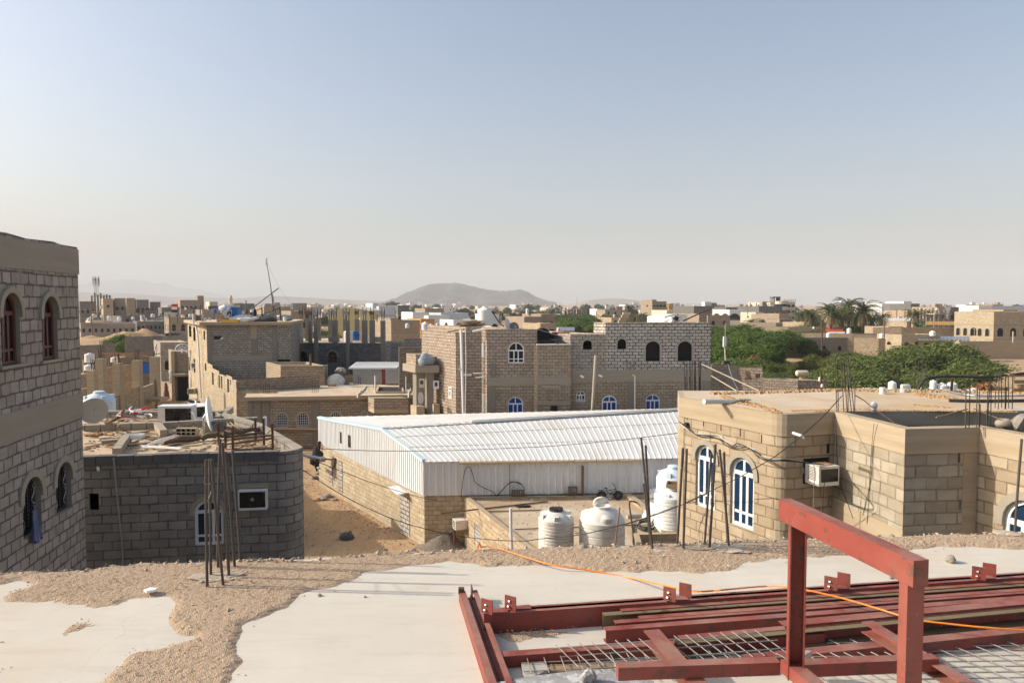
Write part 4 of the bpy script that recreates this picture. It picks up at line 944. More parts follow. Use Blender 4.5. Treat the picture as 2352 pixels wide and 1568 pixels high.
# ================================================================== warehouse
N0,N1=Vector((-3.96,33.0)),P(733,1060,44.4).xy
EB=P(1563,1054,33.7);dE=Vector((EB.x-N0.x,EB.y-N0.y));dE.normalize();N2=N0+dE*17.5
t=thing('warehouse','white sheet-metal warehouse with a blue-edged gable on blockwork','warehouse',(0,0,0))
ze,zf=3.95,4.17;RL=N0+(N1-N0)*.33;zr=4.78;zmid=2.37
RR=P(1563,948,42.6).xy;RR=RL+(RR-RL)*1.35;FR=P(1563,946,47.5).xy;FR=N1+(FR-N1)*1.35;N2=N0+dE*17
Lg=(N1-N0).length
g=MB();wallpanel(g,tuple(N1),tuple(N0),0,2.62,top=[(Lg,2.37),(0,2.62)]);wallpanel(g,tuple(N0),tuple(N2),0,2.37);wallpanel(g,tuple(N2),tuple(FR),0,2.37);wallpanel(g,tuple(FR),tuple(N1),0,2.37)
g.build('block_wall',M['blk_cream'],t)
def sheetwall(p0,p1,zl,zh,pitch=.2,dep=.03,out=.02,holes=(),name='cladding',mat='sheet',rib=.35):
    """zl, zh: functions of distance; vertical trapezoid ribs"""
    L=(Vector(p1)-Vector(p0)).length;g=MB(wxf(p0,p1));s=0;pr=[]
    while s<L:pr+=[(s,0),(s+pitch*(1-rib),0),(s+pitch*(1-rib*.75),dep),(s+pitch*(1-rib*.25),dep)];s+=pitch
    pr=[(min(a,L),d) for a,d in pr]+[(L,0)]
    for (a,d),(b,e) in zip(pr[:-1],pr[1:]):
        if b-a<1e-5:continue
        segs=[(zl((a+b)/2),None)];lo=zl
        cut=[h for h in holes if h[0]-.001<(a+b)/2<h[1]]
        rng_=[(lambda s_:zl(s_),lambda s_:zh(s_))] if not cut else [(lambda s_:zl(s_),lambda s_:cut[0][2]),(lambda s_:cut[0][3],lambda s_:zh(s_))]
        for f0,f1 in rng_:
            g.add([(a,-out-d,f0(a)),(b,-out-e,f0(b)),(b,-out-e,f1(b)),(a,-out-d,f1(a))],[(0,1,2,3)])
    return g.build(name,M[mat],t)
def gz(s):                      # gable line, s from the far end
    q=1-s/Lg
    pts=[(0,ze),(.12,4.30),(.33,zr-.02),(.6,4.52),(.8,4.33),(1.0,zf)]
    return float(np.interp(q,[p[0] for p in pts],[p[1] for p in pts]))
zlow=lambda s:2.62+(2.33-2.62)*s/Lg
hA=[(*sorted((SZ(N1,N0,675,985)[0],SZ(N1,N0,680.5,985)[0])),SZ(N1,N0,683,983)[1],SZ(N1,N0,683,1001)[1])]
def hole_px(u0,u1,vt,vb):a=SZ(N1,N0,u0,vt)[0];b=SZ(N1,N0,u1,vt)[0];return (a,b,SZ(N1,N0,(u0+u1)/2,vb)[1],SZ(N1,N0,(u0+u1)/2,vt)[1])
hs_=[hole_px(780,786.5,991,1017),hole_px(801,807.5,999,1016+11)]
sheetwall(N1,N0,zlow,gz,.21,.035,.03,hs_)
g=MB(wxf(N1,N0));
for h in hs_:g.box(h[0]-.05,h[1]+.05,.25,.3,h[2]-.1,h[3]+.1)
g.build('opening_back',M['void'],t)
sheetwall(N0,N2,lambda s:2.37,lambda s:ze-.02,.30,.03,.03,rib=.3)
g=MB(wxf(N0,N2));g.box(-.04,.06,-.07,.0,2.33,ze);g.build('corner_trim',M['sheet'],t)
# roofing: ribs run from ridge to eave
def sheetroof(a0,a1,b0,b1,n,h=.015,name='roofing',nseg=1,ctrl=None):
    g=MB();up=Vector((0,0,1))
    for i in range(n):
        for fa_,fb_,ha,hb in ((0,.62,0,0),(.62,.72,0,h),(.72,.90,h,h),(.90,1.0,h,0)):
            s,e=(i+fa_)/n,(i+fb_)/n;cols=[]
            for q,hh in ((s,ha),(e,hb)):
                A=a0.lerp(a1,q);B_=b0.lerp(b1,q);cols.append([A.lerp(B_,k/nseg)+up*hh+(up*ctrl(q,k/nseg) if ctrl else up*0) for k in range(nseg+1)])
            for k in range(nseg):g.add([cols[0][k],cols[1][k],cols[1][k+1],cols[0][k+1]],[(0,1,2,3)])
    return g.build(name,M['sheet_r'],t)
v3=lambda p,z:Vector((p[0],p[1],z))
out=(N0-RL).normalized()*.18
bow=lambda q,k:.26*math.sin(math.pi*k)*(1 if q<2 else 0)
sheetroof(v3(RL,zr),v3(RR,zr+.1),v3(N0+out,ze-.02),v3(N2+out,ze+.02),68,nseg=5,ctrl=lambda q,k:.12*math.sin(math.pi*k))
sheetroof(v3(N1,zf),v3(FR,zf+.15),v3(RL,zr-.03),v3(RR,zr+.07),62,nseg=3,ctrl=lambda q,k:.04*math.sin(math.pi*k))
for k in (.36,.68):
    ea,eb=v3(RL,zr).lerp(v3(N0,ze),k),v3(RR,zr+.1).lerp(v3(N2,ze),k);g=MB();g.beam(ea+Vector((0,0,.125 if k<.5 else .12)),eb+Vector((0,0,.125 if k<.5 else .12)),.03,.012);g.build('sheet_lap',M['conc'],t)
g=MB();a=v3(RL,zr+.05);b=v3(RR,zr+.15);m1=a.lerp(b,.20)
g.beam(m1,b,.55,.03);g.beam(m1+Vector((0,-.22,.05)),b+Vector((0,-.22,.05)),.06,.05);g.beam(m1+Vector((0,.2,.05)),b+Vector((0,.2,.05)),.05,.04);g.build('ridge_cap',M['sheet_r'],t)
for k in range(9):
    g=MB();q0=a.lerp(m1,k/9);q1=a.lerp(m1,(k+.92)/9);g.beam(q0+Vector((0,0,.01+.01*(k%3))),q1+Vector((0,0,.02)),.34+.05*(k%2),.02);g.build('ridge_tile',M['sheet_r'],t)
g=MB(wxf(N1,N0));ss=[0,.2*Lg,.4*Lg,.55*Lg,.67*Lg,.78*Lg,.88*Lg,Lg]
for s,e in zip(ss[:-1],ss[1:]):g.add([(s,-.09,gz(s)-.08),(e,-.09,gz(e)-.08),(e,-.09,gz(e)+.05),(s,-.09,gz(s)+.05),(s,.12,gz(s)+.07),(e,.12,gz(e)+.07)],[(0,1,2,3),(3,2,5,4)])
g.build('gable_flashing',M['trim_blue'],t)
# eaves pipe
pa,pb_=PZ(*((1150+1550/2.34)/1.7143,(1580+565/2.34)/1.7143),ze-.04),None
p_=v3(N0+dE*3.4+out,ze-.1);q_=v3(N0+dE*9.0+out,ze-.1)
eq=along((N0.x+out.x,N0.y+out.y),(dE.x,dE.y),1476);p1_=along((N0.x+out.x,N0.y+out.y),(dE.x,dE.y),1054)
for k in range(8):
    g=MB();A=v3(Vector(p1_).lerp(Vector(eq),k/8),ze-.08);B_=v3(Vector(p1_).lerp(Vector(eq),(k+.985)/8),ze-.08+.004*k);g.tube([A,B_],.065-.003*(k%2),10);g.build('gutter_pipe',plain('tan_pipe',(.60,.46,.28),.6,.06) if k==0 else bpy.data.materials['tan_pipe'],t)
def wpt(u,v,o=0):s,z=SZ(N0,N2,u,v);return wxf(N0,N2) @ Vector((s,-o,z))
g=MB();A=wpt(1337,1068,.12);B_=wpt(1337,1140,.12);g.beam(A,B_,.12,.1);g.build('timber_post',M['wood_dk'],t)
for k,(u,v0,v1) in enumerate(((1054,1075,1142),)):
    pass
def wcable(label,pts,r=.014):
    ps=spline([wpt(u,v,.1) for u,v in pts],5);return pole(label,ps,r,'rubber','cable','cable',6,'cables on the warehouse')
f4=lambda x,y:(1108.4+x/4.011,921.7+y/4.011)
f3b=lambda x,y:(670.8+x/4.011,921.7+y/4.011)
wcable('dark cable looping up the pale warehouse wall near its corner',[f3b(1558,880),f3b(1565,800),f3b(1590,640),f3b(1630,597),f3b(1660,650),f3b(1690,740),f3b(1790,800),f3b(1860,830),f3b(1882,868),f3b(1930,820),f3b(2000,745),f3b(2050,735),f3b(2110,760)],.014)
wcable('dark upright cable left of the first wooden crate',[f4(250,575),f4(248,700),f4(247,870)],.012)
wcable('dark cable arching over the first wooden crate',[f4(125,870),f4(230,760),f4(290,735),f4(350,750),f4(385,800),f4(380,860)],.014)
# ---- low dusty-roofed house in front of it
z2=2.2
B=[XY(PZ(u,v,z2)) for u,v in ((1066,1148),(1135,1200),(1203,1262))]
fr0=PZ(1203,1262,z2);fr1=Vector((9.0,27.6,0));bk=N0+dE*1.80
lp=[tuple(bk-Vector((0,.05))),(fr0.x,fr0.y),(.8,24.6),(5.0,24.8),(5.3,27.6),(8.4,27.8),(8.6,N0.y+.5),]
lp=[tuple(bk-Vector((0,.05))),(fr0.x+.1,fr0.y),(1.2,24.7),(4.6,24.8),(4.8,27.5),(8.6,27.8),(8.7,33.4)]
lt=thing('low_house','low block house with a bare dusty roof carrying water tanks','house',(0,0,0))
wl=hp(lp[0],lp[1],1114,1125,1190,1235,0) if False else None
s0,zz=SZ(lp[0],lp[1],(1150+1680/2.34)/1.7143,(1580+1200/2.34)/1.7143);s1,_=SZ(lp[0],lp[1],(1150+1725/2.34)/1.7143,(1580+1200/2.34)/1.7143)
wl=(s0,s1,zz-.55,zz+.42,0)
volume(lt,lp,0,z2+.12,M['blk_tan'],{0:[wl]},roofz=z2,roofm=M['roof_dust'],cap=M['conc_tan'],t=.2)
win(lt,lp[0],lp[1],wl,'grille',.05,.05,surround=False)
def rz2(u,v,dz=0):return PZ(u,v,z2)+Vector((0,0,dz))
# the two big tanks
tA=thing('water_tank','upright ribbed white tank with a black star-ribbed lid, left of two at the roof edge','water tank',rz2(1279,1270),0,'white water tanks on the low dusty roof')
tA.location=(P(1279,700,26.0).x,26.0,z2);ra=82/2*26.0/FP;ha=(P(1279,1172,26.0).z-z2)
b=MB();b.lathe((0,0,0),ribprof(ra,ha,9,.17,.42),48)
for k in range(6):
    b.xf=Matrix.Rotation(k*math.pi/3+.5,4,'Z');b.box(ra*.42,ra*.95,-ra*.13,ra*.13,ha*.84,ha*.945);b.xf=None
b.build('body',M['white_dirty'],tA,smooth=True)
b=MB();b.lathe((0,0,0),[(ra*.40,ha-.02),(ra*.40,ha+.07),(ra*.33,ha+.075),(0,ha+.06)],24)
for k in range(6):b.xf=Matrix.Rotation(k*math.pi/6,4,'Z');b.box(-ra*.38,ra*.38,-.018,.018,ha+.06,ha+.11);b.xf=None
b.build('lid',M['dark_steel'],tA)
tB=thing('water_tank','widest white tank with an open round hatch and moulded shoulders','water tank',(0,0,0),0,'white water tanks on the low dusty roof')
tB.location=(P(1386,700,25.9).x,25.9,z2);rb=106/2*25.9/FP;hb=(P(1386,1166,25.9).z-z2)
b=MB();b.lathe((0,0,0),ribprof(rb,hb,4,.24,.36),56)
for k in range(3):
    b.xf=Matrix.Rotation(k*2*math.pi/3-1.45,4,'Z') @ Matrix.Translation((rb*.64,0,hb*.80));b.lathe((0,0,0),[(0,-.22),(.2,-.2),(.27,0),(.24,.12),(.12,.2),(0,.215)],20);b.xf=None
b.build('body',M['white_dirty'],tB,smooth=True)
b=MB();b.lathe((0,0,0),[(rb*.34,hb-.06),(rb*.36,hb+.06),(rb*.38,hb+.09),(rb*.33,hb+.09),(rb*.31,hb-.04)],28);b.build('hatch_ring',M['white'],tB,smooth=True)
b=MB();b.lathe((0,0,hb-.02),[(rb*.32,0),(0,.001)],20);b.build('hatch_opening',M['void'],tB)
b=MB();c0=Vector((.0,rb*.36,hb+.06));b.lathe(c0,[(0,0),(rb*.34,.02),(rb*.36,.07),(rb*.28,.12),(0,.15)],24,ax=Matrix.Rotation(-1.15,3,'X'));b.build('lid',M['white_dirty'],tB,smooth=True)
pole('thin wooden stick leaning on the widest tank',[P(1411,1265,25.0),P(1423,1165,25.2)],.03,'wood','stick','stick')
# tanks by the tan house
tC=tank_proto('water_tank',.72,1.9,M['white_blue'],10,.18,label='taller bluish tank standing behind another by the tan house',n=40,lugs=5,group='white water tanks on the low dusty roof')
tC.location=PZ(1548,1200,z2) ;tC.location=(P(1552,700,30.6).x,30.6,z2-.15);tC.scale=(1,1,1.12)
tD=tank_proto('water_tank',.72,1.5,M['white'],8,.14,label='narrow ribbed white tank with a wooden tray on top, right against the tan house',n=40,lugs=5,group='white water tanks on the low dusty roof')
tD.location=(P(1550,700,28.6).x,28.6,z2);tD.scale=(1,1,1.05)
g=MB();
for s in ((-.4,.4,-.3,-.27,0,.16),(-.4,.4,.27,.3,0,.16),(-.4,-.37,-.27,.27,0,.16),(.37,.4,-.27,.27,0,.16),(-.37,.37,-.27,.27,0,.02)):g.box(*s)
o=g.build('wooden_tray',M['wood'],None,False,(tD.location.x+.15,28.5,z2+1.68));o.rotation_euler.z=-.3;tag(o,'shallow wooden tray lying on the narrow tank','tray')
g=MB();g.box(-.35,.35,-.15,.15,0,.12);tag(g.build('timber_block',M['wood'],None,False,(tD.location.x-.2,27.95,z2)),'timber packing under the narrow tank','timber')
# standpipe, poles, sticks on dusty roof
pole('thick white standpipe rising in front of the dusty roof',[P(1175,1262,25.2),P(1173,1166,25.2)],.055,'pvc','standpipe','pipe')
def rp(label,a,b,r,mat='wood_dk',nm='stick',cat='pole',z=.05):return pole(label,[rz2(*f4(*a),z),rz2(*f4(*b),z)],r,mat,nm,cat,group='poles lying on the dusty roof')
rp('long dark pole lying at the back left of the dusty roof',(-380,1040),(600,930),.035)
rp('pale bamboo pole reaching to the left tank',(50,1022),(560,1008),.03,'wood')
rp('thin rod lying behind the left tank',(295,1188),(1460,1145),.022,'rust')
rp('thin rod showing between the two big tanks',(850,1222),(1000,1212),.02,'rust')
rp('pale plank right of the widest tank',(1330,1075),(1560,1050),.09,'cement')
o=rockmesh('rag',rz2(*f4(370,975),.05),(.35,.07,.05),M['cloth_k'],12,sub=3);tag(o,'dark rag knotted round the long pole','rag')
# black hose post and coil
pole('black hose hanging over the right edge of the dusty roof',spline([rz2(*f4(1430,955),.1),rz2(*f4(1355,1000),.35),rz2(*f4(1370,1100),.1),rz2(*f4(1385,1200),.05),rz2(*f4(1390,1320),.0)],5),.035,'rubber','hose','hose')
ps=[rz2(*f4(1510+75*math.cos(a)*(1+.15*math.sin(a*.37)),1165+38*math.sin(a)),.04+.01*a) for a in [k*.35 for k in range(54)]]
pole('tangled coil of black hose beside the narrow tank',ps,.028,'rubber','hose_coil','hose')
o=rockmesh('plastic_sheet',rz2(*f4(1570,1120),.22),(.3,.35,.42),M['cloth_w'],15,sub=3,rough=.7);tag(o,'crumpled pale plastic sheet leaning against the narrow tank','plastic sheet')
o=rockmesh('plastic_sheet',rz2(*f4(1590,890),.2),(.3,.2,.3),M['cloth_w'],17,sub=3,rough=.8);tag(o,'crumpled sheet lying left of the taller tank','plastic sheet')
# raised kerb and dark gap right of the roof
for a,b,w_,h_ in (((1300,850),(1480,985),.32,.16),((1480,985),(1620,1110),.3,.14)):
    g=MB();A=rz2(*f4(*a),.07);B_=rz2(*f4(*b),.07);g.beam(A,B_,w_,h_);g.build('kerb',M['conc_tan'],lt)
# crates, bicycle, scraps by the warehouse wall
def crate(label,u0,u1,v0,v1,lean,n=6):
    p=wpt((u0+u1)/2,v1,.25);w_=(u1-u0)*33/FP;h_=(v1-v0)*33/FP
    t2=thing('slatted_crate',label,'crate',(p.x,p.y,z2),0,'wooden crates leaning on the warehouse');X=Matrix.Rotation(-lean,4,'X');g=MB(X)
    for k in range(n):g.box(-w_/2+.02+(w_-.04)*k/n,-w_/2+(w_-.04)*(k+.8)/n,-.02,.02,.03,h_-.03)
    g.build('slats',M['wood_dk'],t2);g=MB(X)
    for z in (0,h_*.45,h_-.07):g.box(-w_/2,w_/2,-.045,-.021,z,z+.07)
    g.box(-w_/2,-w_/2+.05,-.047,.04,0,h_);g.box(w_/2-.05,w_/2,-.047,.04,0,h_);g.build('frame',M['wood_dk'],t2)
crate('squat dark slatted crate leaning on the warehouse under the cable arch',*(f4(262,0)[0],f4(378,0)[0]),f4(0,785)[1],f4(0,875)[1],.1,5)
crate('taller dark slatted crate leaning beside the timber post',*(f4(778,0)[0],f4(868,0)[0]),f4(0,757)[1],f4(0,870)[1],.1,7)
def bicycle(loc,rz,s=1):
    t2=thing('bicycle','small dark bicycle leaning by the pale warehouse wall','bicycle',loc,rz);t2.scale=(s,s,s)
    for x in (-.42,.42):
        w_=MB();ax=Matrix.Rotation(math.pi/2,3,'X');pr=[(.22+.02*math.cos(a),.02*math.sin(a)) for a in [k*math.pi/4 for k in range(9)]];w_.lathe((x,0,.24),pr,22,ax=ax);wo=w_.build('wheel',M['rubber'],t2,True)
        g=MB()
        for k in range(10):a=k*.628;g.tube([(x,0,.24),(x+.205*math.cos(a),0,.24+.205*math.sin(a))],.004,4)
        g.tube([(x,-.04,.24),(x,.04,.24)],.02,8);g.build('spokes',M['galv'],wo)
    g=MB();ch=[((-.42,0,.24),(-.08,0,.28)),((-.08,0,.28),(.30,0,.52)),((-.14,0,.48),(.30,0,.56)),((-.08,0,.28),(-.18,0,.58)),((-.42,0,.24),(-.16,0,.50)),((.28,0,.62),(.42,0,.24))]
    for a,b in ch:g.tube([a,b],.017,7)
    g.build('frame',M['dark_steel'],t2)
    g=MB();g.tube([(.28,0,.6),(.27,0,.72),(.22,-.2,.80)],.013,6);g.tube([(.27,0,.72),(.22,.2,.80)],.013,6);g.tube([(.22,-.2,.80),(.14,-.23,.80)],.02,6);g.tube([(.22,.2,.80),(.14,.23,.80)],.02,6);g.build('handlebar',M['dark_steel'],t2)
    g=MB();g.lathe((-.2,0,.6),[(.02,-.02),(.09,0),(.08,.03),(0,.04)],10);g.build('saddle',M['rubber'],t2);g=MB();g.box(-.6,-.28,-.05,.05,.50,.515);g.tube([(-.5,0,.5),(-.42,0,.26)],.01,5);g.build('rack',M['dark_steel'],t2)
    g=MB();g.lathe((-.08,-.03,.28),[(.07,0),(.07,.012),(0,.012)],14,ax=Matrix.Rotation(math.pi/2,3,'X'));g.tube([(-.08,-.05,.28),(0,-.07,.2)],.01,5);g.box(-.03,.05,-.11,-.05,.19,.21);g.build('crank',M['galv'],t2)
q=wpt(*f4(1147,880),.55);bicycle((q.x,q.y-.1,z2),.03,.9)
for lb,x,y,mt_,s in (('yellow plastic scrap by the timber post',937,875,'yellow',.12),('white scrap right of the taller crate',812,878,'cloth_w',.1),('tiny white scrap right of the bicycle',1170,898,'cloth_w',.07),('tiny white scrap on the dusty roof near the first crate',455,912,'cloth_w',.06)):
    o=rockmesh('scrap',rz2(*f4(x,y),.03),(s*1.5,s,s*.5),M[mt_],hash(lb)%50,sub=2,rough=.7);tag(o,lb,'scrap','litter on the dusty roof')
scr=MB();
for k in range(150):
    x,y=random.uniform(60,1300),random.uniform(890,1300);p=rz2(*f4(x,y),.01)
    if p.x<-1.4:continue
    s=random.uniform(.012,.04);scr.add([p+Vector(q)*s for q in ((1,0,0),(-1,0,0),(0,1,0),(0,-1,0),(0,0,1),(0,0,-1))],octf)
tag(scr.build('rubble',M['rock']),'crumbs of stone strewn on the dusty roof','rubble',kind='stuff')
# air conditioner on the low house
s_,zz=SZ(lp[0],lp[1],(1150+1600/2.34)/1.7143,(1580+1120/2.34)/1.7143);X=wxf(lp[0],lp[1]) @ Matrix.Translation((s_,0,zz));ac=thing('air_conditioner','small white window air conditioner sticking out of the low house','air conditioner',(0,0,0))
g=MB(X);g.box(-.25,.25,-.55,.0,-.2,.22);g.build('casing',M['white_dirty'],ac);g=MB(X)
for k in range(4):g.box(-.22+.02,.2,-.556,-.55,-.15+.09*k,-.10+.09*k)
for k in range(3):g.box(-.256,-.25,-.5+.16*k,-.38+.16*k,-.14,.14)
g.build('louvres',M['glass_dk'],ac)
p=wxf(lp[0],lp[1]) @ Vector((s_-.1,-.5,0));pole('rusty brown post under the white air conditioner',[(p.x,p.y,0),(p.x,p.y,zz-.22)],.05,'rust','post','post')
# pile of gravel by the corner
pile=[]
def mound(name,label,cat,c,rx,ry,h,mat,n=26,kind=None,seed=0,amp=.25):
    vs=[];fs=[]
    for i in range(n+1):
        for j in range(n+1):
            x,y=-1+2*i/n,-1+2*j/n;r=math.sqrt(x*x+y*y);q=Vector((x*2+seed,y*2,seed));f=1+amp*noise.fractal(q,1,2,5)
            vs.append((x*rx,y*ry,h*(.5+.5*math.cos(math.pi*min(1,r)))*f+(.06*h*noise.noise(q*7) if r<1 else -.05)))
    for i in range(n):
        for j in range(n):a=i*(n+1)+j;fs.append((a,a+n+1,a+n+2,a+1))
    me=bpy.data.meshes.new(name);me.from_pydata(vs,[],fs);me.materials.append(mat);me.polygons.foreach_set('use_smooth',[True]*len(fs));o=bpy.data.objects.new(name,me);COL.objects.link(o);o.location=c;return tag(o,label,cat,None,kind)
c=PZ(1012,1262,0)+Vector((.1,.5,0));M['dkgravel']=plain('dark_gravel',(.20,.165,.13),.97,.5,12,30,1.0,bd=.06)
mound('gravel_heap','heap of dark gravel against the warehouse corner','gravel heap',(c.x,c.y,0),1.3,.9,.75,M['dkgravel'])
o=rockmesh('stone',(c.x+.35,c.y-.1,.72),.13,M['rock'],22);tag(o,'grey stone on top of the dark gravel heap','stone','loose stones in the alley')
# ---- things in the alley
t=thing('low_house','unseen single-storey tan block house added behind the cluttered roof to shade the alley','house',(0,0,0))
lh_=[(-22,32),(-11.0,32.3),(-13.1,36.2),(-12.3,36.6),(-14.2,39.4),(-15.6,39.0),(-18.6,44.6),(-25,44)]  # unseen house added for the alley shadow, outline stepped to notch its edge
volume(t,lh_,0,3.1,M['blk_tan'],roofz=2.8);g=MB();g.box(-14.2,-12.4,34.6,36.4,2.8,4.0);g.build('stair_head',M['blk_tan'],t)  # raised box added to make the shadow edge jagged
for i,(u,v,s,lb) in enumerate([(722,1097,.22,'grey block lying in the alley by the warehouse foot'),(741,1145,.2,'largest of the tan boulders at the warehouse foot'),(751,1139,.22,'flat boulder behind the largest one at the warehouse foot'),(728,1147,.16,'left boulder at the warehouse foot'),(768,1147,.14,'reddish boulder right of the others at the warehouse foot'),(730,1087,.16,'dark stone against the far warehouse foot'),(731,1070,.15,'dark stone at the far end of the warehouse foot'),(886,1261,.07,'small pale stone at the bottom of the alley'),(948,1262,.1,'stone at the warehouse corner foot')]):
    o=rockmesh('stone',PZ(u,v,s*.3),(s*1.3,s,s*.7),M['rock' if i != 3 else 'mud'],40+i);tag(o,lb,'stone','loose stones in the alley')
t2=thing('old_basin','battered grey metal bowl lying in the middle of the alley','basin',PZ(798,1236,0));g=MB();g.lathe((0,0,.12),[(.02,.16),(.2,.14),(.33,.02),(.37,-.12),(.35,-.12),(.3,0),(.18,.11),(0,.13)],22,ax=Matrix.Rotation(.25,3,'Y'));g.build('bowl',M['dark_steel'],t2,smooth=True);g=MB();g.tube([(.05,0,.25),(.12,.02,.36),(.2,0,.30)],.03,6);g.build('handle',M['rubber'],t2)
scr=MB()
for k in range(2600):
    u=random.uniform(692,960);v=random.uniform(1035,1285);p=PZ(u,v,.01)
    s_,_=SZ(N1,N0,u,v)
    n_=Vector((-(N0-N1).y,(N0-N1).x));side_=(Vector(p[:2])-N1).dot(Vector(((N0-N1).y,-(N0-N1).x)).normalized())
    if side_<.05 or (side_>1.6 and random.random()<.7):continue
    s=random.uniform(.012,.05)*(1.4 if side_<.8 else .8);scr.add([p+Vector(q)*s for q in ((1,0,0),(-1,.2,0),(0,1,0),(.1,-1,0),(0,0,.9),(0,0,-1))],octf)
tag(scr.build('rubble',M['rock']),'small rubble scattered along the sandy alley','rubble',kind='stuff')
# lamp and cloth on the warehouse's far corner
f7=lambda x,y:(700+x/8.96,991.7+y/8.96)
def gp_(x,y,o=0):s,z=SZ(N1,N0,*f7(x,y));return wxf(N1,N0) @ Vector((s,-o,z))
t2=thing('street_lamp','grey street lamp on a rusty arm fixed to the warehouse wall','street lamp',gp_(640,560));o=t2.location.copy()
g=MB();e=gp_(640,560,.1)-o;f=P(*f7(430,560),42.6)-o;h_=P(*f7(280,560),42.2)-o;g.tube([e,f],.04,8);g.tube([gp_(655,540,.06)-o,gp_(620,740,.06)-o],.045,6);g.build('arm',M['rust'],t2)
g=MB();g.tube([f,f.lerp(h_,.15),f.lerp(h_,.3),h_],.14,14,rs=[.05,.13,.17,.16]);g.build('lamp_housing',M['galv'],t2,smooth=True)
g=MB();a=gp_(330,520,.15);b=gp_(350,180,.15);g.tube([a,b],.035,6);g.beam(a.lerp(b,.55),a.lerp(b,.97),.2,.06);tag(g.build('rusty_stake',M['rust']),'rusty stake with an orange-brown plate at the far warehouse corner','stake')
o=rockmesh('black_bag',P(*f7(245,545),42.4),(.28,.25,.62),M['cloth_k'],33,sub=3,rough=.7,smooth=True);tag(o,'black cloth bundle hanging at the far warehouse corner','cloth')
g=MB();q=PZ(*f7(250,700),.6);g.beam(P(*f7(165,620),43.5),P(*f7(300,750),42),.14,.1);g.beam(P(*f7(170,640),43.5) ,P(*f7(180,700),43.4),.08,.08);tag(g.build('cart',M['cement']),'pale cart shaft resting at the far warehouse corner','cart frame')
g=MB(wxf(N1,N0));s_,zz=SZ(N1,N0,(1150+1035/2.34)/1.7143,(1580+820/2.34)/1.7143);s9,_=SZ(N1,N0,(1150+985/2.34)/1.7143,(1580+800/2.34)/1.7143);g.beam((s9,-.3,zz+.12),(s_+.45,-.3,zz-.02),.55,.04);g.build('canopy',M['sheet'],t)
for u,v0,v1,w_ in ((1005,850,1230,.9),(345,600,760,.5),(435,545,830,.5)):       # blocked-up doorways
    uu=(1150+u/2.34)/1.7143;a,z0_=SZ(N1,N0,uu,(1580+v1/2.34)/1.7143);_,z1_=SZ(N1,N0,uu,(1580+v0/2.34)/1.7143)
    g=MB(wxf(N1,N0));g.box(a,a+w_,-.02,.03,max(.1,z0_),min(z1_,2.3));g.build('blocked_door',M['blk_light'],t)
    g=MB(wxf(N1,N0));g.box(a-.07,a-.01,-.012,.03,max(.1,z0_),min(z1_,2.3));g.box(a+w_+.01,a+w_+.07,-.012,.03,max(.1,z0_),min(z1_,2.3));g.build('door_joint',M['conc_dk'],t)
# ================================================================== tan house on the right
TZ=8.84
f5=lambda x,y:(1429.2+x/3.733,863.4+y/3.733)       # crop at 2450,1480
f6b=lambda x,y:(1827.2+x/3.583,816.7+y/3.583)      # crop at 3132,1400
t=thing('tan_house','tan block house with blue arched windows and bare concrete roof rim','house',(0,0,0))
q0,q1,q2=XY(PZ(1562,912,TZ)),XY(PZ(1790,951,TZ)),XY(PZ(1917,946,TZ))
q3,q4=XY(PZ(2080,985,TZ)),XY(PZ(2251,981,TZ));q5=(8.75,11.2)
k0=Vector(q0).lerp(Vector(q1),.90);k1=Vector((q1[0]+.34,q1[1]+.03));cm=Vector(q1)+Vector((.02,-.12))
arc=[tuple((1-s)**2*k0+2*s*(1-s)*cm+s*s*k1) for s in [k/6 for k in range(7)]]
TE=15.0
bk0=(q0[0]+.25,18.35);
poly=[q0]+arc+[q2,q3,q4,q5,(TE,11.2),(TE,18.3),bk0]
nA=len(arc)
eL=(q0,arc[0])
w1=hp(*eL,1597.5,1642,1021,1167,.5);w2=hp(*eL,1677,1731.5,1050,1211,.5)
i5=nA+3;w5=hp(q4,q5,2304,2400,1147,1232,.5);w5=(w5[0],w5[0]+.85,w5[2]-.7,w5[3],.42)
w4=hp(q2,q3,1976,1999,1192,1216,0);w4=(w4[0]-.02,w4[1],w4[3]-.5,w4[3],0)
volume(t,poly,0,TZ,M['blk_tan'],{0:[w1,w2],nA+1:[w4],nA+3:[w5]},roofz=TZ-2.4,roofm=M['void'],cap=M['conc'],t=.2,depth=.14)
rb=MB();n=len(poly);outp=offset(poly,.02)
for i in range(n):
    wallpanel(rb,outp[i],outp[(i+1)%n],TZ-.44,TZ+.004)
rb.add([(p[0],p[1],TZ-.44) for p in outp]+[(p[0],p[1],TZ-.44) for p in poly],[(i,(i+1)%n,n+(i+1)%n,n+i)[::-1] for i in range(n)])
L=[(p[0],p[1],TZ+.004) for p in outp]+[(p[0],p[1],TZ+.004) for p in offset(poly,-.2)];rb.add(L,[fix(L,[i,(i+1)%n,n+(i+1)%n,n+i],(0,0,1)) for i in range(n)])
rb.build('ring_beam',M['conc_tan'],t)
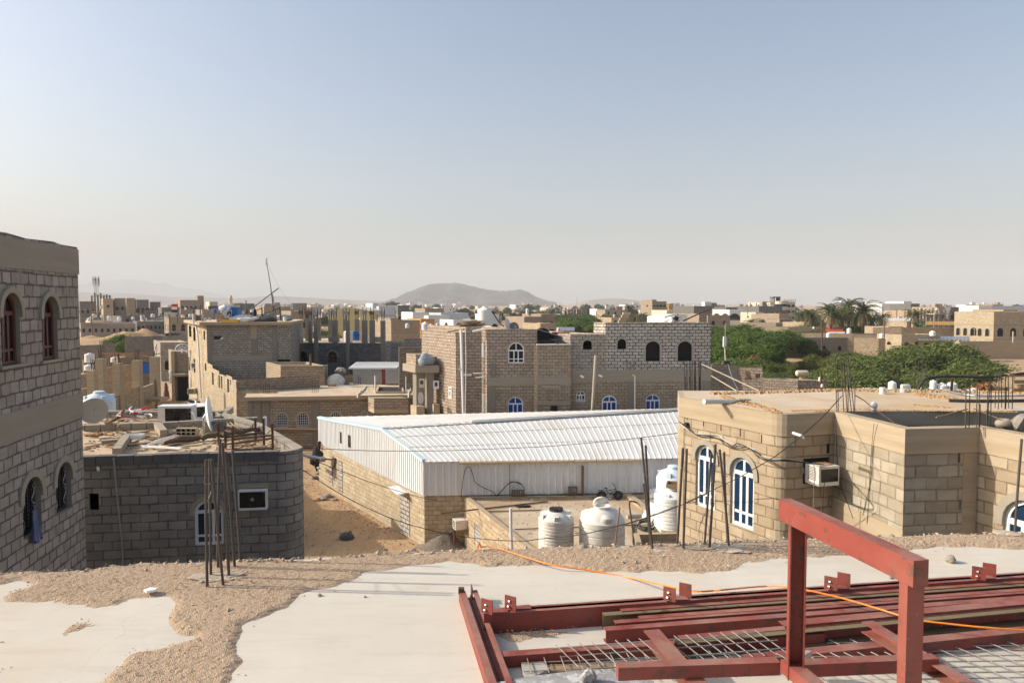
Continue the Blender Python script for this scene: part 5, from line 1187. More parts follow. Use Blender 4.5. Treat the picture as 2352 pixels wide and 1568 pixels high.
# upper roof slab, stops short of the open shaft behind the right walls
sk=PZ(2352,949,TZ)
sp=[(q0[0]+.05,q0[1]-.0),*[(a[0],a[1]) for a in arc],(q2[0]-.02,q2[1]+.0),(TE,q2[1]+.15),(TE,18.28),(bk0[0]+.05,bk0[1]-.05)]
b=MB();b.prism(offset(sp,-.05),TZ-.28,TZ+.012,0,1);b.build('roof_slab',[M['conc'],M['roof_sand']],t)
b=MB();wallpanel(b,(q2[0]+.15,q2[1]+.16),(TE-.1,q2[1]+.3),TZ-2.4,TZ-.1);b.build('shaft_wall',M['conc'],t)
M['blk_pale']=block('pale_grey_blockwork',(.34,.29,.215),(.50,.445,.35),(.27,.215,.145),dirt=(.42,.32,.19),dirtf=.45,ms=.01,msv=.02)
for a,b_,hh_ in ((q2,q3,[w4]),(q3,q4,[])):g=MB();wallpanel(g,a,b_,0,TZ-.445,hh_,.02,yoff=-.004);g.build('pale_wall',[M['blk_pale'],M['plaster']],t)
win(t,*eL,w1,'pvc',.05,.07,surround=.12);win(t,*eL,w2,'pvc',.05,.07,surround=.12);win(t,q4,q5,w5,'pvc',.05,.08,surround=.14)
o=win(t,q2,q3,w4,'pvc',.06,.05,surround=False)
for i,(a,b_) in enumerate(((q0,arc[0]),)):strip(t,a,b_,0,.16,0,TZ-.45,M['conc_tan'],'corner_column',.012)
strip(t,q3,q4,(Vector(q4)-Vector(q3)).length-.30,(Vector(q4)-Vector(q3)).length-.04,0,TZ-.45,M['conc_tan'],'column',.012)
Lq=(Vector(q3)-Vector(q2)).length
strip(t,q2,q3,0,Lq+.01,6.7,7.05,M['conc_tan'],'ring_beam',.012);
Lp=(Vector(q4)-Vector(q3)).length;strip(t,q3,q4,0,Lp,6.72,7.04,M['conc'],'ring_beam',.011)
strip(t,arc[-1],q2,.15,(Vector(q2)-Vector(arc[-1])).length-.12,8.07-.42,8.07-.3,M['conc'],'lintel',.02)
# open vertical joints in the second course (dark slots)
for u,v0,v1 in (((0),(0),(0)),)[:0]:pass
g=MB(wxf(*eL))
for x,ya,yb in ((557,320,375),(698,360,430),(848,400,468),(1013,445,515),(1195,500,575)):
    s,za=SZ(*eL,*f5(x,ya));_,zb=SZ(*eL,*f5(x,yb));g.box(s-.012,s+.012,-.004,.02,zb,za)
g.build('open_joint',M['void'],t)
g=MB(wxf(q3,q4))
for x,ya,yb,w_ in ((1345,795,880,.02),(1350,1180,1265,.03),(990,910,985,.015)):
    s,za=SZ(q3,q4,*f6b(x,ya));_,zb=SZ(q3,q4,*f6b(x,yb));g.box(s-w_,s+w_,-.004,.02,zb,za)
g.build('open_joint',M['void'],t)
g=MB(wxf(arc[-1],q2));s,za=SZ(arc[-1],q2,*f6b(268,722));_,zb=SZ(arc[-1],q2,*f6b(268,800));g.box(s-.03,s+.03,-.004,.02,zb,za);g.build('open_joint',M['void'],t)
# mud and lumps of mortar round the roof edge
mb=MB()
def lumps(a,b,n,w_,s0,s1):
    for k in range(n):
        q=a.lerp(b,random.random())+Vector((random.gauss(0,w_),random.gauss(0,w_),0));s=random.uniform(s0,s1)
        mb.add([q+Vector((x*random.uniform(.7,1.3),y*random.uniform(.7,1.3),z*random.uniform(.5,1)))*s for x,y,z in ((1,0,0),(-1,0,0),(0,1,0),(0,-1,0),(0,0,1),(0,0,-.6),)],octf)
zt=TZ+.012;v_=lambda u,v:PZ(u,v,zt)
lumps(v_(1640,905),v_(1940,897),600,.045,.02,.085);lumps(v_(1940,897),v_(2352,903),500,.045,.02,.08)
lumps(v_(1660,911),v_(1790,948),420,.04,.015,.07);lumps(v_(1820,944),v_(1915,941),220,.025,.012,.035);lumps(v_(1925,940),v_(2330,946),420,.03,.01,.035)
lumps(v_(2110,905),v_(2180,915),300,.1,.02,.06);lumps(v_(1870+0,944),v_(1900,944),60,.03,.01,.03);lumps(v_(2100,930),v_(2180,937),160,.05,.01,.04)
lumps(v_(1685,921),v_(1712,930),160,.05,.015,.05)
mb.build('mud_rim',M['mud'],t);tag(bpy.data.objects['mud_rim'],kind='stuff')
# drain spout
p,q=P(1705,922,16.1),P(1617,922,15.6);pole('short cream drain pipe sticking out over the tan house roof edge',[q,p],.052,'white_dirty','drain_pipe','pipe',20)
g=MB();g.beam(PZ(1695,917,TZ+.1),PZ(1722,917,TZ+.1),.2,.02);g.build('slate_piece',M['rock'],t)
g=MB();g.tube([P(*f5(1465,487),14.02),P(*f5(1545,515),13.7)],.028,8);g.tube([P(*f5(1540,510),13.72),P(*f5(1558,535),13.7)],.015,6);g.build('pipe_stub',M['white_dirty'],t)
# air conditioner
X=wxf(arc[-1],q2);s0,zt_=SZ(arc[-1],q2,*f5(1600,740));s1,zb_=SZ(arc[-1],q2,*f5(1738,900));s0-=.1
ac=thing('air_conditioner','old white window air conditioner jutting from the tan house','air conditioner',(0,0,0));g=MB(X);g.box(s0+.0,s1-.02,-.42,.02,zb_+.02,zt_-.0);g.build('casing',M['white_dirty'],ac)
g=MB(X);g.box(s0+.05,s1-.05,-.427,-.42,zb_+.1,zt_-.05);g.build('coil',M['glass_dk'],ac);g=MB(X)
for k in range(9):g.box(s0-.006,s0,-.34,-.12,zb_+.12+.03*k,zb_+.135+.03*k)
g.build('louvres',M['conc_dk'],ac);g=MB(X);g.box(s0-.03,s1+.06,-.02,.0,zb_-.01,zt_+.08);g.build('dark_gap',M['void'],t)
o=rockmesh('dust_heap',X @ Vector(((s0+s1)/2+.03,-.2,zt_)),(.16,.12,.035),M['mud'],41,sub=3);tag(o,'dust and straw piled on top of the old air conditioner','dust')
# cable bundle along its wall
def tw(pts,off=.03,wall=eL):return [wxf(*wall) @ Vector((SZ(*wall,*f5(x,y))[0],-off,SZ(*wall,*f5(x,y))[1])) for x,y in pts]
acp=X @ Vector((s0+.1,-.3,zt_+.02))
bund=[[(500,400),(560,450),(640,490),(700,500),(830,508),(900,560),(980,590),(1060,600),(1140,630),(1210,690)],
        [(495,385),(600,470),(680,515),(780,520),(870,545),(950,600),(1000,575),(1080,605),(1180,660),(1220,700)],
        [(510,400),(560,420),(650,500),(740,505),(850,540),(900,590),(1000,620),(1100,610),(1170,680),(1225,712)]]
for i,bn in enumerate(bund):
    ps=tw(bn,.03+.012*i);ends=[P(*f5(1300,715+6*i),13.85),P(*f5(1420,712+8*i),13.6),acp+Vector((.05*i,0,0))]
    cable(['upper strand of the cable bundle on the tan house','middle strand of the cable bundle on the tan house','lowest strand of the cable bundle on the tan house'][i],spline(ps+ends,5),.009,'rubber' if i else 'galv','cables strung along the tan house')
cable('single wire crossing the tan corner up to its roof bars',[P(*f5(0,1285),23),P(*f5(520,1095),17),P(*f5(1000,870),14.5),P(*f5(1310,690),13.5),P(*f5(1540,510),13.4),P(*f5(1700,370),13.9),P(*f5(1885,170),14.6)],.009,'rubber','cables strung along the tan house')
g=MB(wxf(*eL));s,z=SZ(*eL,*f5(562,415));g.box(s-.03,s+.04,-.07,0,z-.06,z+.05);g.build('cable_clip',M['rubber'],t)
for i,pts in enumerate(([(1640,740),(1655,850),(1640,950),(1642,1140)],[(1735,900),(1722,1030),(1718,1180)])):
    cable(['pale wire hanging from the old air conditioner','dark wire with a small junction box below the old air conditioner'][i],[P(*f5(x,y),13.9) for x,y in pts],.007,'galv' if i==0 else 'rubber','cables strung along the tan house')
def tw2(pts):return [wxf(q2,q3) @ Vector((SZ(q2,q3,*f6b(x,y))[0],-.02,SZ(q2,q3,*f6b(x,y))[1])) for x,y in pts]
for i,pts in enumerate(([(338,480),(345,650),(350,860),(375,1050),(430,1200),(480,1335)],[(655,555),(640,700),(625,900),(612,1150),(595,1380)],[(685,560),(650,720),(635,950),(600,1150),(560,1310)])):
    cable(['wire running down the left end of the pale lit wall','left wire of a thin pair on the pale lit wall','right wire of a thin pair on the pale lit wall'][i],spline(tw2(pts),4),.005,'rubber','cables strung along the tan house')
# bars standing on its roof
zr_=TZ+.01;nm2='reinforcing bars standing on the tan house roof'
def bars2(l,f=f6b,z=None):return bars_px(l,f,zr_ if z is None else z)
cluster('starter_bars','dark bars bound by a hoop at the front corner of the tan roof','reinforcing bars',bars2([((340,458),(327,12)),((352,458),(345,30)),((397,460),(373,12)),((425,460),(397,20)),((460,455),(412,20)),((482,455),(434,12)),((400,300),(455,20)),((432,455),(430,185)),((487,458),(487,195))]),nm2,rad=.008,ties=(.3,.62))
cluster('starter_bars','four leaning thin bars at the back edge of the tan roof','reinforcing bars',bars2([((970,288),(990,45)),((1003,305),(1013,40)),((1040,315),(1042,40)),((1072,310),(1075,40))]),nm2,rad=.008,ties=(.42,))
cluster('starter_bars','dark bars over the open shaft rim, left group','reinforcing bars',bars2([((1398,592),(1402,212)),((1428,592),(1436,225)),((1488,585),(1500,235)),((1508,590),(1518,235)),((1402,590),(1400,405)),((1515,585),(1520,400))]),nm2,rad=.008,ties=())
cluster('starter_bars','dark bars over the open shaft rim, right group','reinforcing bars',bars2([((1580,575),(1602,225)),((1605,575),(1610,238)),((1575,575),(1585,260))]),nm2,rad=.008,ties=())
cluster('starter_bars','dense row of tall black bars at the right end of the tan roof','reinforcing bars',bars2([((1642,430),(1652,165)),((1670,440),(1675,158)),((1697,430),(1692,160)),((1725,440),(1728,165)),((1755,432),(1752,160)),((1783,440),(1787,160)),((1668,440),(1672,270)),((1730,440),(1735,260))]),nm2,rad=.009,ties=(.3,))
for i,(pts,r,mt_,lb) in enumerate((([(1263,367),(1500,372),(1882,368)],.035,'dark_steel','long straight black pipe lying on the tan roof'),
    ([(1010,275),(1050,210),(1120,180),(1300,172),(1560,178),(1720,162),(1882,145)],.028,'rubber','black hose drooping from the bars across the back of the tan roof'),
    ([(1250,290),(1400,320),(1560,332),(1882,330)],.022,'galv','thin grey pipe lying behind the straight black pipe'))):
    pole(lb,spline([PZ(*f6b(x,y),TZ+.05) if i != 1 else P(*f6b(x,y),17.3) for x,y in pts],6),r,mt_,'pipe','pipe',8,'pipes and hoses on the tan roof')
cable('bent bare wire curving from the hooped bars',spline([P(*f6b(490,325),14.9),P(*f6b(560,365),14.8),P(*f6b(640,430),14.4),P(*f6b(820,555),13.6)],6),.011,'rust','cables strung along the tan house')
for pts,lb in (([(1415,438),(1330,460),(1235,490),(1158,505)],'pale bare branch leaning left from the shaft bars'),([(1465,432),(1600,490),(1780,560),(1890,605)],'long pale stick sloping right from the shaft bars')):
    pole(lb,[P(*f6b(x,y),13.4-.15*k) for k,(x,y) in enumerate(pts)],.013,'wood','stick','stick',6,'sticks on the tan house')
for i,(x,y,r,h,lb) in enumerate(((715,318,.07,.17,'left stub of white pipe standing on the tan roof'),(886,305,.07,.10,'short stub of white pipe by the leaning thin bars'))):
    q=PZ(*f6b(x,y),TZ);pole(lb,[q,q+Vector((0,0,h))],r,'white_dirty','pipe_stub','pipe',14,'pipe stubs on the tan roof')
q=PZ(*f6b(645,462),TZ);t2=thing('roof_lamp','round white lamp on a grey base at the tan roof edge','lamp',q);g=MB();g.lathe((0,0,0),[(.06,0),(.06,.05),(.045,.09)],14);g.build('base',M['galv'],t2);g=MB();g.lathe((0,0,.13),[(.03,-.06),(.055,-.045),(.07,0),(.055,.045),(.02,.07),(0,.07)],18);g.build('globe',M['white'],t2,smooth=60)
q=PZ(*f6b(1282,300),TZ);pole('rusty stake leaning before the pair of white tanks',[q,P(*f6b(1290,180),17.4)],.03,'rust','stake','stake')
t2=None
for k,(x,y,l,a,h) in enumerate(((1850,160,.9,.1,.0),(1860,215,.6,-.1,.0),(1865,250,.5,.2,0),(1862,282,.7,.05,0),(1870,335,.5,.3,0))):
    q=PZ(*f6b(x,330),TZ) ;c=P(*f6b(x,y),q.y);g=MB();g.beam((-l/2,0,0),(l/2,.1,0),.12,.07);o=g.build('timber_block',M['wood'],None,False,c+Vector((.1,0,0)));o.rotation_euler.z=a
    tag(o,['topmost long timber of the stack at the right edge of the tan roof','second timber from the top of the roof-edge stack','third timber from the top of the roof-edge stack','fourth timber from the top of the roof-edge stack','lowest timber of the roof-edge stack'][k],'timber','timber stack on the tan roof')
o=rockmesh('sack',P(*f6b(1735,540),13.2)+Vector((0,0,-.05)),(.18,.14,.11),M['conc'],51,sub=3,smooth=True);tag(o,'grey sack lying on the shaft rim','sack')
o=rockmesh('concrete_lump',P(*f6b(1860,545),12.7),(.16,.14,.16),M['rock'],52,sub=2);tag(o,'concrete lump at the right picture edge on the shaft rim','lump')
# ================================================================== central two-storey block house
f8=lambda x,y:(991.8+x/4.481,670.9+y/4.481)
Yc=49.2;sd=(-.53,.85)
t=thing('block_house','long two-storey block house behind the warehouse with blue and empty arched windows','house',(0,0,0))
def px(u,Y):return XY(P(u,760,Y))
FA,FB_=px(1118,Yc),px(1633,Yc+.9)
def frt(u):return along(FA,(FB_[0]-FA[0],FB_[1]-FA[1]),u)
def ztop(p,v):return P(1176,v,p[1]).z
def back(p,d):e=Vector(sd).normalized();return (p[0]+e.x*d,p[1]+e.y*d)
def vol(u0,u1,v,depth,mat,holes=(),par=.35,fro=0,nm='wall',uo=0,capm=None):
    a,b=frt(u0),frt(u1);a=(a[0],a[1]-fro);b=(b[0],b[1]-fro);pl=[a,b,back(b,depth),back(a,depth)];zt=ztop(a,v)
    hl=[hp(a,b,*h) for h in holes];volume(t,pl,0,zt,M[mat],{0:hl},roofz=zt-par,t=.2,name=nm,cap=capm or M['roof_sand'],uo=uo,depth=.2);return a,b,hl,zt
a1,b1,h1,za=vol(1118,1233.5,756,8.5,'blk_pink',[(1167,1204,786,834,.5),(1166,1201.6,911,953,.45)])
win(t,a1,b1,h1[0],'pvc',.06,.075,pane=M['glass_dk']);win(t,a1,b1,h1[1],'pvc_blue',.06,.075)
a2,b2,h2,zb=vol(1233.6,1310,792,3.0,'blk_brown',[],.1,.35)
a3,b3,h3,zc=vol(1310.1,1391,767,8.5,'blk_grey',[(1339,1360,781,802.6,.45),(1323,1344.4,897,923,.45),(1382-1.5,1390.5,907.5,951,0)][:2])
a4,b4,h4,zd=vol(1391.1,1633,741,1.3,'blk_light',[(1418,1438.8,778,801.5,.5),(1483,1516.7,783.6,829,.42),(1556.7,1590.4,783.6,829,.42),(1482.6,1516,905,953,.42),(1554,1589,905,953,.42)],.15)
surr(t,a3,b3,h3[0],.08);win(t,a3,b3,h3[1],'pvc',.06,.07,pane=M['glass_dk'])
for h in h4[:3]:surr(t,a4,b4,h,.09,full=True)
g=MB(wxf(a4,b4))
for h in h4:g=MB(wxf(a4,b4));g.box(h[0]-.1,h[1]+.1,.28,.34,h[2]-.1,h[3]+.1);g.build('painted_window_dark',M['void'],t)  # near-black panels behind the windows, standing in for interior shade
for h in h4[3:]:win(t,a4,b4,h,'pvc_blue',.06,.075)
# lower storey of the right part is older grey-brown masonry, window with blue film on its left
s,z_=0,0
La=(Vector(b4)-Vector(a3)).length
lo0=ztop(a3,855)
hb=hp(a3,b4,1382,1416,907.5,953,.42)
g=MB();holes_l=[hp(a3,b4,*x) for x in ((1323,1344.4,897,923,.45),(1482.6,1516,905,953,.42),(1554,1589,905,953,.42))]
L34=(Vector(b4)-Vector(a3)).length
g=MB();wallpanel(g,a3,b4,3.0,lo0,holes_l+[hb],.1,yoff=-.035);g.build('lower_wall',[M['blk_brown'],M['plaster']],t)
win(t,a3,b4,hb,'pvc_blue',-.062,.075)
X=wxf(a3,b4)
g=MB(X);g.box(0,L34,-.10,.05,lo0-.02,lo0+.16);g.build('floor_slab',M['conc'],t)
g=MB(X);g.box(0,L34,-.055,.0,lo0-.62,lo0-.021);g.build('ring_beam',M['conc'],t)
for u0,u1,v0 in ((1441,1457,885),(1611,1632,885)):
    g=MB(X);g.box(SZ(a3,b4,u0,900)[0],SZ(a3,b4,u1,900)[0],-.052,.0,3,lo0-.63);g.build('column',M['conc_col'],t)
for u0,u1 in ((1441,1457),(1611,1631)):
    g=MB(X)
    for k in range(3):s=SZ(a3,b4,u0+(u1-u0)*k/2,840)[0];g.box(s-.07,s+.03,-.02,.0,lo0+.17,ztop(a3,831));
    g.build('column_stub',M['conc_dk'],t)
X1=wxf(a1,b1);zq=ztop(a1,866.5);L1=(Vector(b1)-Vector(a1)).length
g=MB(X1);g.box(0,L1,-.03,.0,zq-.56,zq);g.build('ring_beam',M['conc'],t)
g=MB(X1);g.box(.0,.58,-.034,.0,3,zq-.57);g.build('column',M['conc_col'],t)
g=MB(X1);g.box(.25,.42,-.03,0,zq+.01,zq+.95);g.box(.5,.62,-.03,0,zq+.01,zq+.95);g.build('column_stub',M['conc_dk'],t)
g=MB();wallpanel(g,a1,b1,3.0,zq-.57,[hp(a1,b1,1166,1201.6,911,953,.45)],.05,yoff=-.008);g.build('lower_wall',[M['blk_brown'],M['plaster']],t)
X2=wxf(a2,b2);zq2=ztop(a2,867);L2=(Vector(b2)-Vector(a2)).length
g=MB(X2);g.box(-.06,L2+.03,-.04,.3,zq2-.5,zq2);g.build('ring_beam',M['conc'],t)
g=MB(X2);g.box(-.06,L2+.03,-.038,.3,ztop(a2,930),ztop(a2,922));g.build('ring_beam',M['conc'],t)
g=MB(X2);g.box(-.05,.05,-.02,.2,3,zb);g.build('edge_batten',M['plaster'],t)
g=MB(X2);s0=SZ(a2,b2,1264.5,940)[0];s1=SZ(a2,b2,1280,940)[0];g.box(s0,s1,-.045,0,3,ztop(a2,932));g.build('doorway',M['void'],t)
g=MB(X2);g.box(-.05,L2,-.18,.2,zb-.0,zb+.07);g.build('coping',M['cloth_w'],t)
# left stepped wings
w0=frt(1118);wA=back(w0,.75);
wB=along(wA,(-1,.02),1070);wC=along(wA,(-1,.02),1047);wD=back(wC,1.5)
wD2=along(wC,sd,1025)
z5,z6=ztop(wA,751),ztop(wC,763)
volume(t,[wB,wA,back(wA,6),back(wB,6)],0,z5,M['blk_pink'],roofz=z5-.3,name='wing_wall')
e6=Vector(sd).normalized();dl=(Vector(wD2)-Vector(wC)).length
volume(t,[wD2,wC,(wB[0]-.01,wB[1]),back((wB[0]-.01,wB[1]),5),back(wD2,4)],0,z6,M['blk_pink'],{},roofz=z6-.3,name='wing_wall')
lh=hp(wD2,wC,1031.5,1038.5,889,915,0);
g=MB();win(t,wD2,wC,lh,'pvc',-.05,.06,surround=False)
for uu,v0,v1 in ((1110.5,787,820),(1111.5,905,945)):
    hh=hp(wA,w0,uu-2.2,uu+2.2,v0,v1,.2);win(t,wA,w0,hh,'pvc',-.05,.05,surround=False)
# pipes on its left wing
Yp=Yc-.1
def pp(lb,pts,r,mat='white',nm='pipe',Y=Yp):return pole(lb,[P(*f8(x,y),Y) for x,y in pts],r,mat,nm,'pipe',8,'pipes on the central house')
pp('thick white downpipe on the left wing of the central house',[(300,385),(312,800),(325,1255)],.09,Y=49.6)
pp('short side branch of the white downpipe',[(318,850),(410,850)],.085,Y=49.6)
pp('upper side branch of the white downpipe',[(305,800),(275,785)],.08,'white_dirty',Y=49.4)
pp('thin pipe beside the white downpipe',[(345,370),(352,700),(345,1255)],.03,'white_dirty',Y=49.5)
pp('sloping pale board under the left roof edge',[(160,408),(345,378)],.05,'wood','batten',49.9)
pp('pale pipe poking out below the roof of the central house',[(418,405),(535,382)],.08,'white_dirty',Y=49.3)
pp('thin cream pipe poking out at mid height on the left',[(425,835),(520,835)],.04,'white_dirty',Y=49.2)
pp('lower thin cream pipe poking out on the left',[(450,880),(560,868)],.04,'white_dirty',Y=49.1)
pp('downpipe at the middle of the right part',[(2065,850),(2090,860),(2090,1240)],.045,'white_dirty',Y=49.4)
pole('tall pale pole standing between warehouse and central house',[P(*f8(1650,1255),47.8),P(*f8(1672,900),47.8),P(*f8(1688,648),47.8)],.10,'plaster','pole','pole',12)
for k,(x,y) in enumerate(((1545,865),(1737,860))):pole(['left short white floodlight on the floor slab','right short white floodlight on the floor slab'][k],[P(*f8(x-14,y-7),49.4),P(*f8(x+14,y+8),49.0)],.07,'white','floodlight','lamp',8,'floodlights on the central house')
g=MB();g.beam(P(*f8(1130,968),48.85),P(*f8(1315,975),48.85),.05,.12);g.build('ledge',M['plaster'],t)
# on its roof
tank('tall',1114,748,51.5,'large white ribbed tank on the left roof of the central house',34.5,h_px=45)
cable('black hose from the large tank down to the roof',spline([P(*f8(575,160),51.5),P(*f8(620,200),51.3),P(*f8(660,260),51.3),P(*f8(700,320),51.5),P(*f8(740,350),51.6)],5),.04,'rubber','hoses on the roofs','hose')
dish(P(1163,757,50.8)+Vector((0,0,-.3)),.42,1.15,.2,'tall narrow-looking white dish right of the large tank','white',.25)
dish(P(1180,757,50.6)+Vector((0,0,-.3)),.36,.5,.3,'dark grey dish lying back beside the tall white one','conc_dk',.1)
mb=MB()
for k in range(26):
    c=P(*f8(random.uniform(330,470),352),51)+Vector((0,0,random.uniform(0,.3)));a=random.uniform(-.5,.5);mb.beam(c-Vector((.6*math.cos(a),.6*math.sin(a),0)),c+Vector((.6*math.cos(a),.6*math.sin(a),random.uniform(-.1,.15))),.08,.04)
tag(mb.build('timber_offcuts',M['wood']),'heap of timber offcuts left of the large tank','timber',kind='stuff')
mb=MB()
for k in range(60):
    c=P(*f8(random.uniform(1120,1400),random.uniform(500,525)),random.uniform(49.3,51.5));c.z=zb+random.uniform(0,.35);a=random.uniform(0,3.1);l=random.uniform(.2,.7);mb.beam(c-Vector((l*math.cos(a),l*math.sin(a),0)),c+Vector((l*math.cos(a),l*math.sin(a),random.uniform(-.1,.15))),.06,.04)
tag(mb.build('scrap_heap',M['dark_steel']),'dark heap of scrap on the low terrace of the central house','scrap',kind='stuff')
t2=thing('drum','black drum lying end-on on the low terrace','drum',P(*f8(1136,452),51.0));g=MB();ax=Matrix.Rotation(math.pi/2,3,'X');g.lathe((0,.6,0),[(.55,0),(.58,.05),(.58,1.1),(.52,1.15),(.5,1.02),(0,1.02)],28,ax=ax);g.build('shell',M['rubber'],t2,smooth=True)
t2=thing('table','worn table with a red-brown top on the low terrace','table',P(*f8(1325,510),51.2));t2.location.z=zb
g=MB();g.box(-.6,.6,-.4,.4,.72,.78);g.build('tabletop',M['clayred'],t2)
for x in (-.55,.55):
    for y in (-.35,.35):g=MB();g.box(x-.03,x+.03,y-.03,y+.03,0,.72);g.build('leg',M['wood_dk'],t2)
o=rockmesh('sack',P(*f8(1335,432),51.2),(.3,.2,.2),M['ochre'],60,sub=3,smooth=True);tag(o,'orange-brown sack lying on the worn table','sack')
tank('low',*f8(1303,412),56,'tiny white tank behind the low terrace',8,h_px=11)
mb=MB();e=Vector((1,.0,0));c=P(*f8(1085,378),50.6);mb.beam(c,c+Vector((1.6,0,-.5)),.6,.05);tag(mb.build('sheet_metal',M['galv']),'loose corrugated sheet above the black drum','metal sheet')
# bundle on the right roof and leaning pole
o=rockmesh('sheet_bundle',P(1648-5,737,50.5) if False else P((2300+910/2.614)/1.7143,(1150+285/2.614)/1.7143,50.5),(.42,.3,.26),M['cloth_w'],61,sub=3,rough=.8,smooth=True);tag(o,'white plastic bundle on the right roof of the central house','bundle')
o=rockmesh('dark_bundle',P((2300+940/2.614)/1.7143,(1150+268/2.614)/1.7143,50.2),(.15,.15,.15),M['cloth_k'],62,sub=3,rough=.8);tag(o,'small dark cloth tucked in the white bundle','cloth')
pole('rusty boom slanting up from the right roof of the central house',[P((2300+1020/2.614)/1.7143,(1150+295/2.614)/1.7143,50.5),P((2300+1340/2.614)/1.7143,(1150+150/2.614)/1.7143,50.5)],.05,'rust','boom','pole')
t2=thing('brick_pile','few tan blocks stacked on the roof near the left end of the raised wall','block stack',P(*f8(0,0),50));t2.location=P((2300+405/2.614)/1.7143,(1150+300/2.614)/1.7143,50.4);
for k in range(4):g=MB();g.box(-.35+.1*k,.15+.1*k,-.2,.2,.18*k-.1,.18*k+.07);g.build('block',M['blk_cream'],t2)
# dark stacks of bars before its right end
zz8=lambda x,y:((2300+x/2.614)/1.7143,(1150+y/2.614)/1.7143)
bl_=[]
for x,yt,yb in ((1037,700,1045),(1060,708,1040),(1092,705,1035),(1110,712,1030),(1137,703,1035),(1150,710,1030),(1183,712,1030),(1195,712,1020),(1045,870,1045),(1090,870,1035),(1142,870,1035),(1188,870,1025)):
    u,v=zz8(x,yb);u2,v2=zz8(x+random.uniform(-6,2),yt);bl_.append((P(u,v+14,30),P(u2,v2,30)))
cluster('starter_bars','tall dark bars standing behind the left corner of the tan house roof','reinforcing bars',bl_,None,rad=.018,ties=(.45,))
# ---- pillar and stair tower left of it
t=thing('stair_tower','half-built concrete stair tower left of the central house','building',(0,0,0));Ys=52
def bxp(u0,u1,v0,v1,Y,d,mat,nm,lean=True,par=t):
    a,b=XY(P(u0,700,Y)),XY(P(u1,700,Y));zt,zb_=P(1176,v0,Y).z,P(1176,v1,Y).z;e=Vector(sd if lean else (0,1)).normalized()*d
    g=MB();g.prism([a,b,(b[0]+e.x,b[1]+e.y),(a[0]+e.x,a[1]+e.y)],zb_,zt);return g.build(nm,M[mat] if isinstance(mat,str) else mat,par)
bxp(955,973,855,1000,Ys,.6,'conc_col','column');bxp(979,995,855,1000,Ys-.3,.6,'conc_col','column')
bxp(953,1008,839,856,Ys-.5,2.2,'conc','floor_slab');bxp(954,992,814,838.8,Ys-.2,1.6,'blk_brown','parapet');bxp(993,1015,819,838.7,Ys+.3,1.2,'blk_brown','parapet')
bxp(1001,1009,856.2,1000,Ys+.5,1,'conc_col','column');bxp(1009,1031,823,1000,Ys+.9,1.2,'blk_brown','stair_wall');bxp(973.2,1008.5,856.2,1000,Ys+3,.3,'blk_brown','back_wall')
bxp(955,974,933,1000,Ys-.6,1,'conc_tan','base_block');bxp(995,1009,928,1000,Ys-.5,.8,'conc_tan','base_block')
o=rockmesh('tarpaulin',P(979,825,Ys-.2),(.5,.45,.36),plain('grey_blue_tarpaulin',(.30,.36,.40),.8,.25,3,30,.4),71,sub=3,rough=.5,smooth=True);o.scale=(1,1,1.2);tag(o,'grey-blue tarpaulin draped over the stair tower parapet','tarpaulin')
dish(P(964,931,Ys-1.2),.42,1.25,.1,'small dish at the foot of the stair tower','white',.1)
t2=thing('electric_meter','pale meter box hung on the stair tower','meter box',P(969,880,Ys-.45));g=MB();g.box(-.18,.18,-.12,.12,-.3,.3);g.build('casing',M['paint_cream'],t2);g=MB();g.box(-.1,.1,-.125,-.12,-.05,.2);g.build('dial_window',M['glass_dk'],t2)
t2=thing('electric_meter','white meter box between stair tower and central house','meter box',P(1002,883,Ys-.3));g=MB();g.box(-.2,.2,-.12,.12,-.28,.28);g.build('casing',M['pvc'],t2);g=MB();g.box(-.1,.1,-.125,-.12,-.1,.18);g.build('dial_window',M['glass_dk'],t2)
# ================================================================== flat-roofed tan house
f9=lambda x,y:(641.8+x/4.481,670.9+y/4.481);f10=lambda x,y:(175+x/3.84,630+y/3.84)
t=thing('flat_house','wide flat-roofed tan house with barred arched windows and thick overhanging slab','house',(0,0,0));z9=4.05
A,B_=PZ(562,912,z9),PZ(960,906,z9);A=XY(A);B_=XY(B_)
C1=XY(PZ(605,893,z9));
sl=[A,B_,back(B_,11),back(A,9.5)];sl=[A,B_,XY(PZ(962,874,z9)),XY(PZ(640,874,z9)),XY(PZ(585,884,z9)),XY(PZ(536,890,z9)),XY(PZ(548,897,z9)),XY(PZ(568,899,z9))]
b=MB();b.prism(sl,z9-.28,z9,0,1);b.build('roof_slab',[M['conc_tan'],M['roof_sand']],t)
wl=offset(sl,-.35);wA_,wB_=wl[0],wl[1]
hs=[(633,661,948,981,.5),(709-28,709,948,981,.5),(757,785,946,979,.5),(829,846,946,979,.5)]
hh=[hp(wA_,wB_,*h) for h in hs]
volume(t,wl,0,z9-.281,M['blk_brown'],{0:hh},name='wall',depth=.15,roofz=z9-.285)
for h in hh:win(t,wA_,wB_,h,'grille',.1,.05,surround=.12)
for u0,u1 in ((570,581),(585,600),(603,619),(715,732),(937,944)):strip(t,wA_,wB_,SZ(wA_,wB_,u0,950)[0],SZ(wA_,wB_,u1,950)[0],0,z9-.29,M['conc_col'],'column',.05)
bxp(857,936,914.5,948,wA_[1]-.9,1.2,'blk_brown','bay',par=t);bxp(857,936,940,948.2,wA_[1]-.93,1.0,'conc_tan','bay_beam',par=t)
g=MB(wxf(wA_,wB_));s0=SZ(wA_,wB_,945,950)[0];g.box(s0,s0+1.0,-.02,0,0,z9-.3);g.build('dark_recess',M['conc_dk'],t)
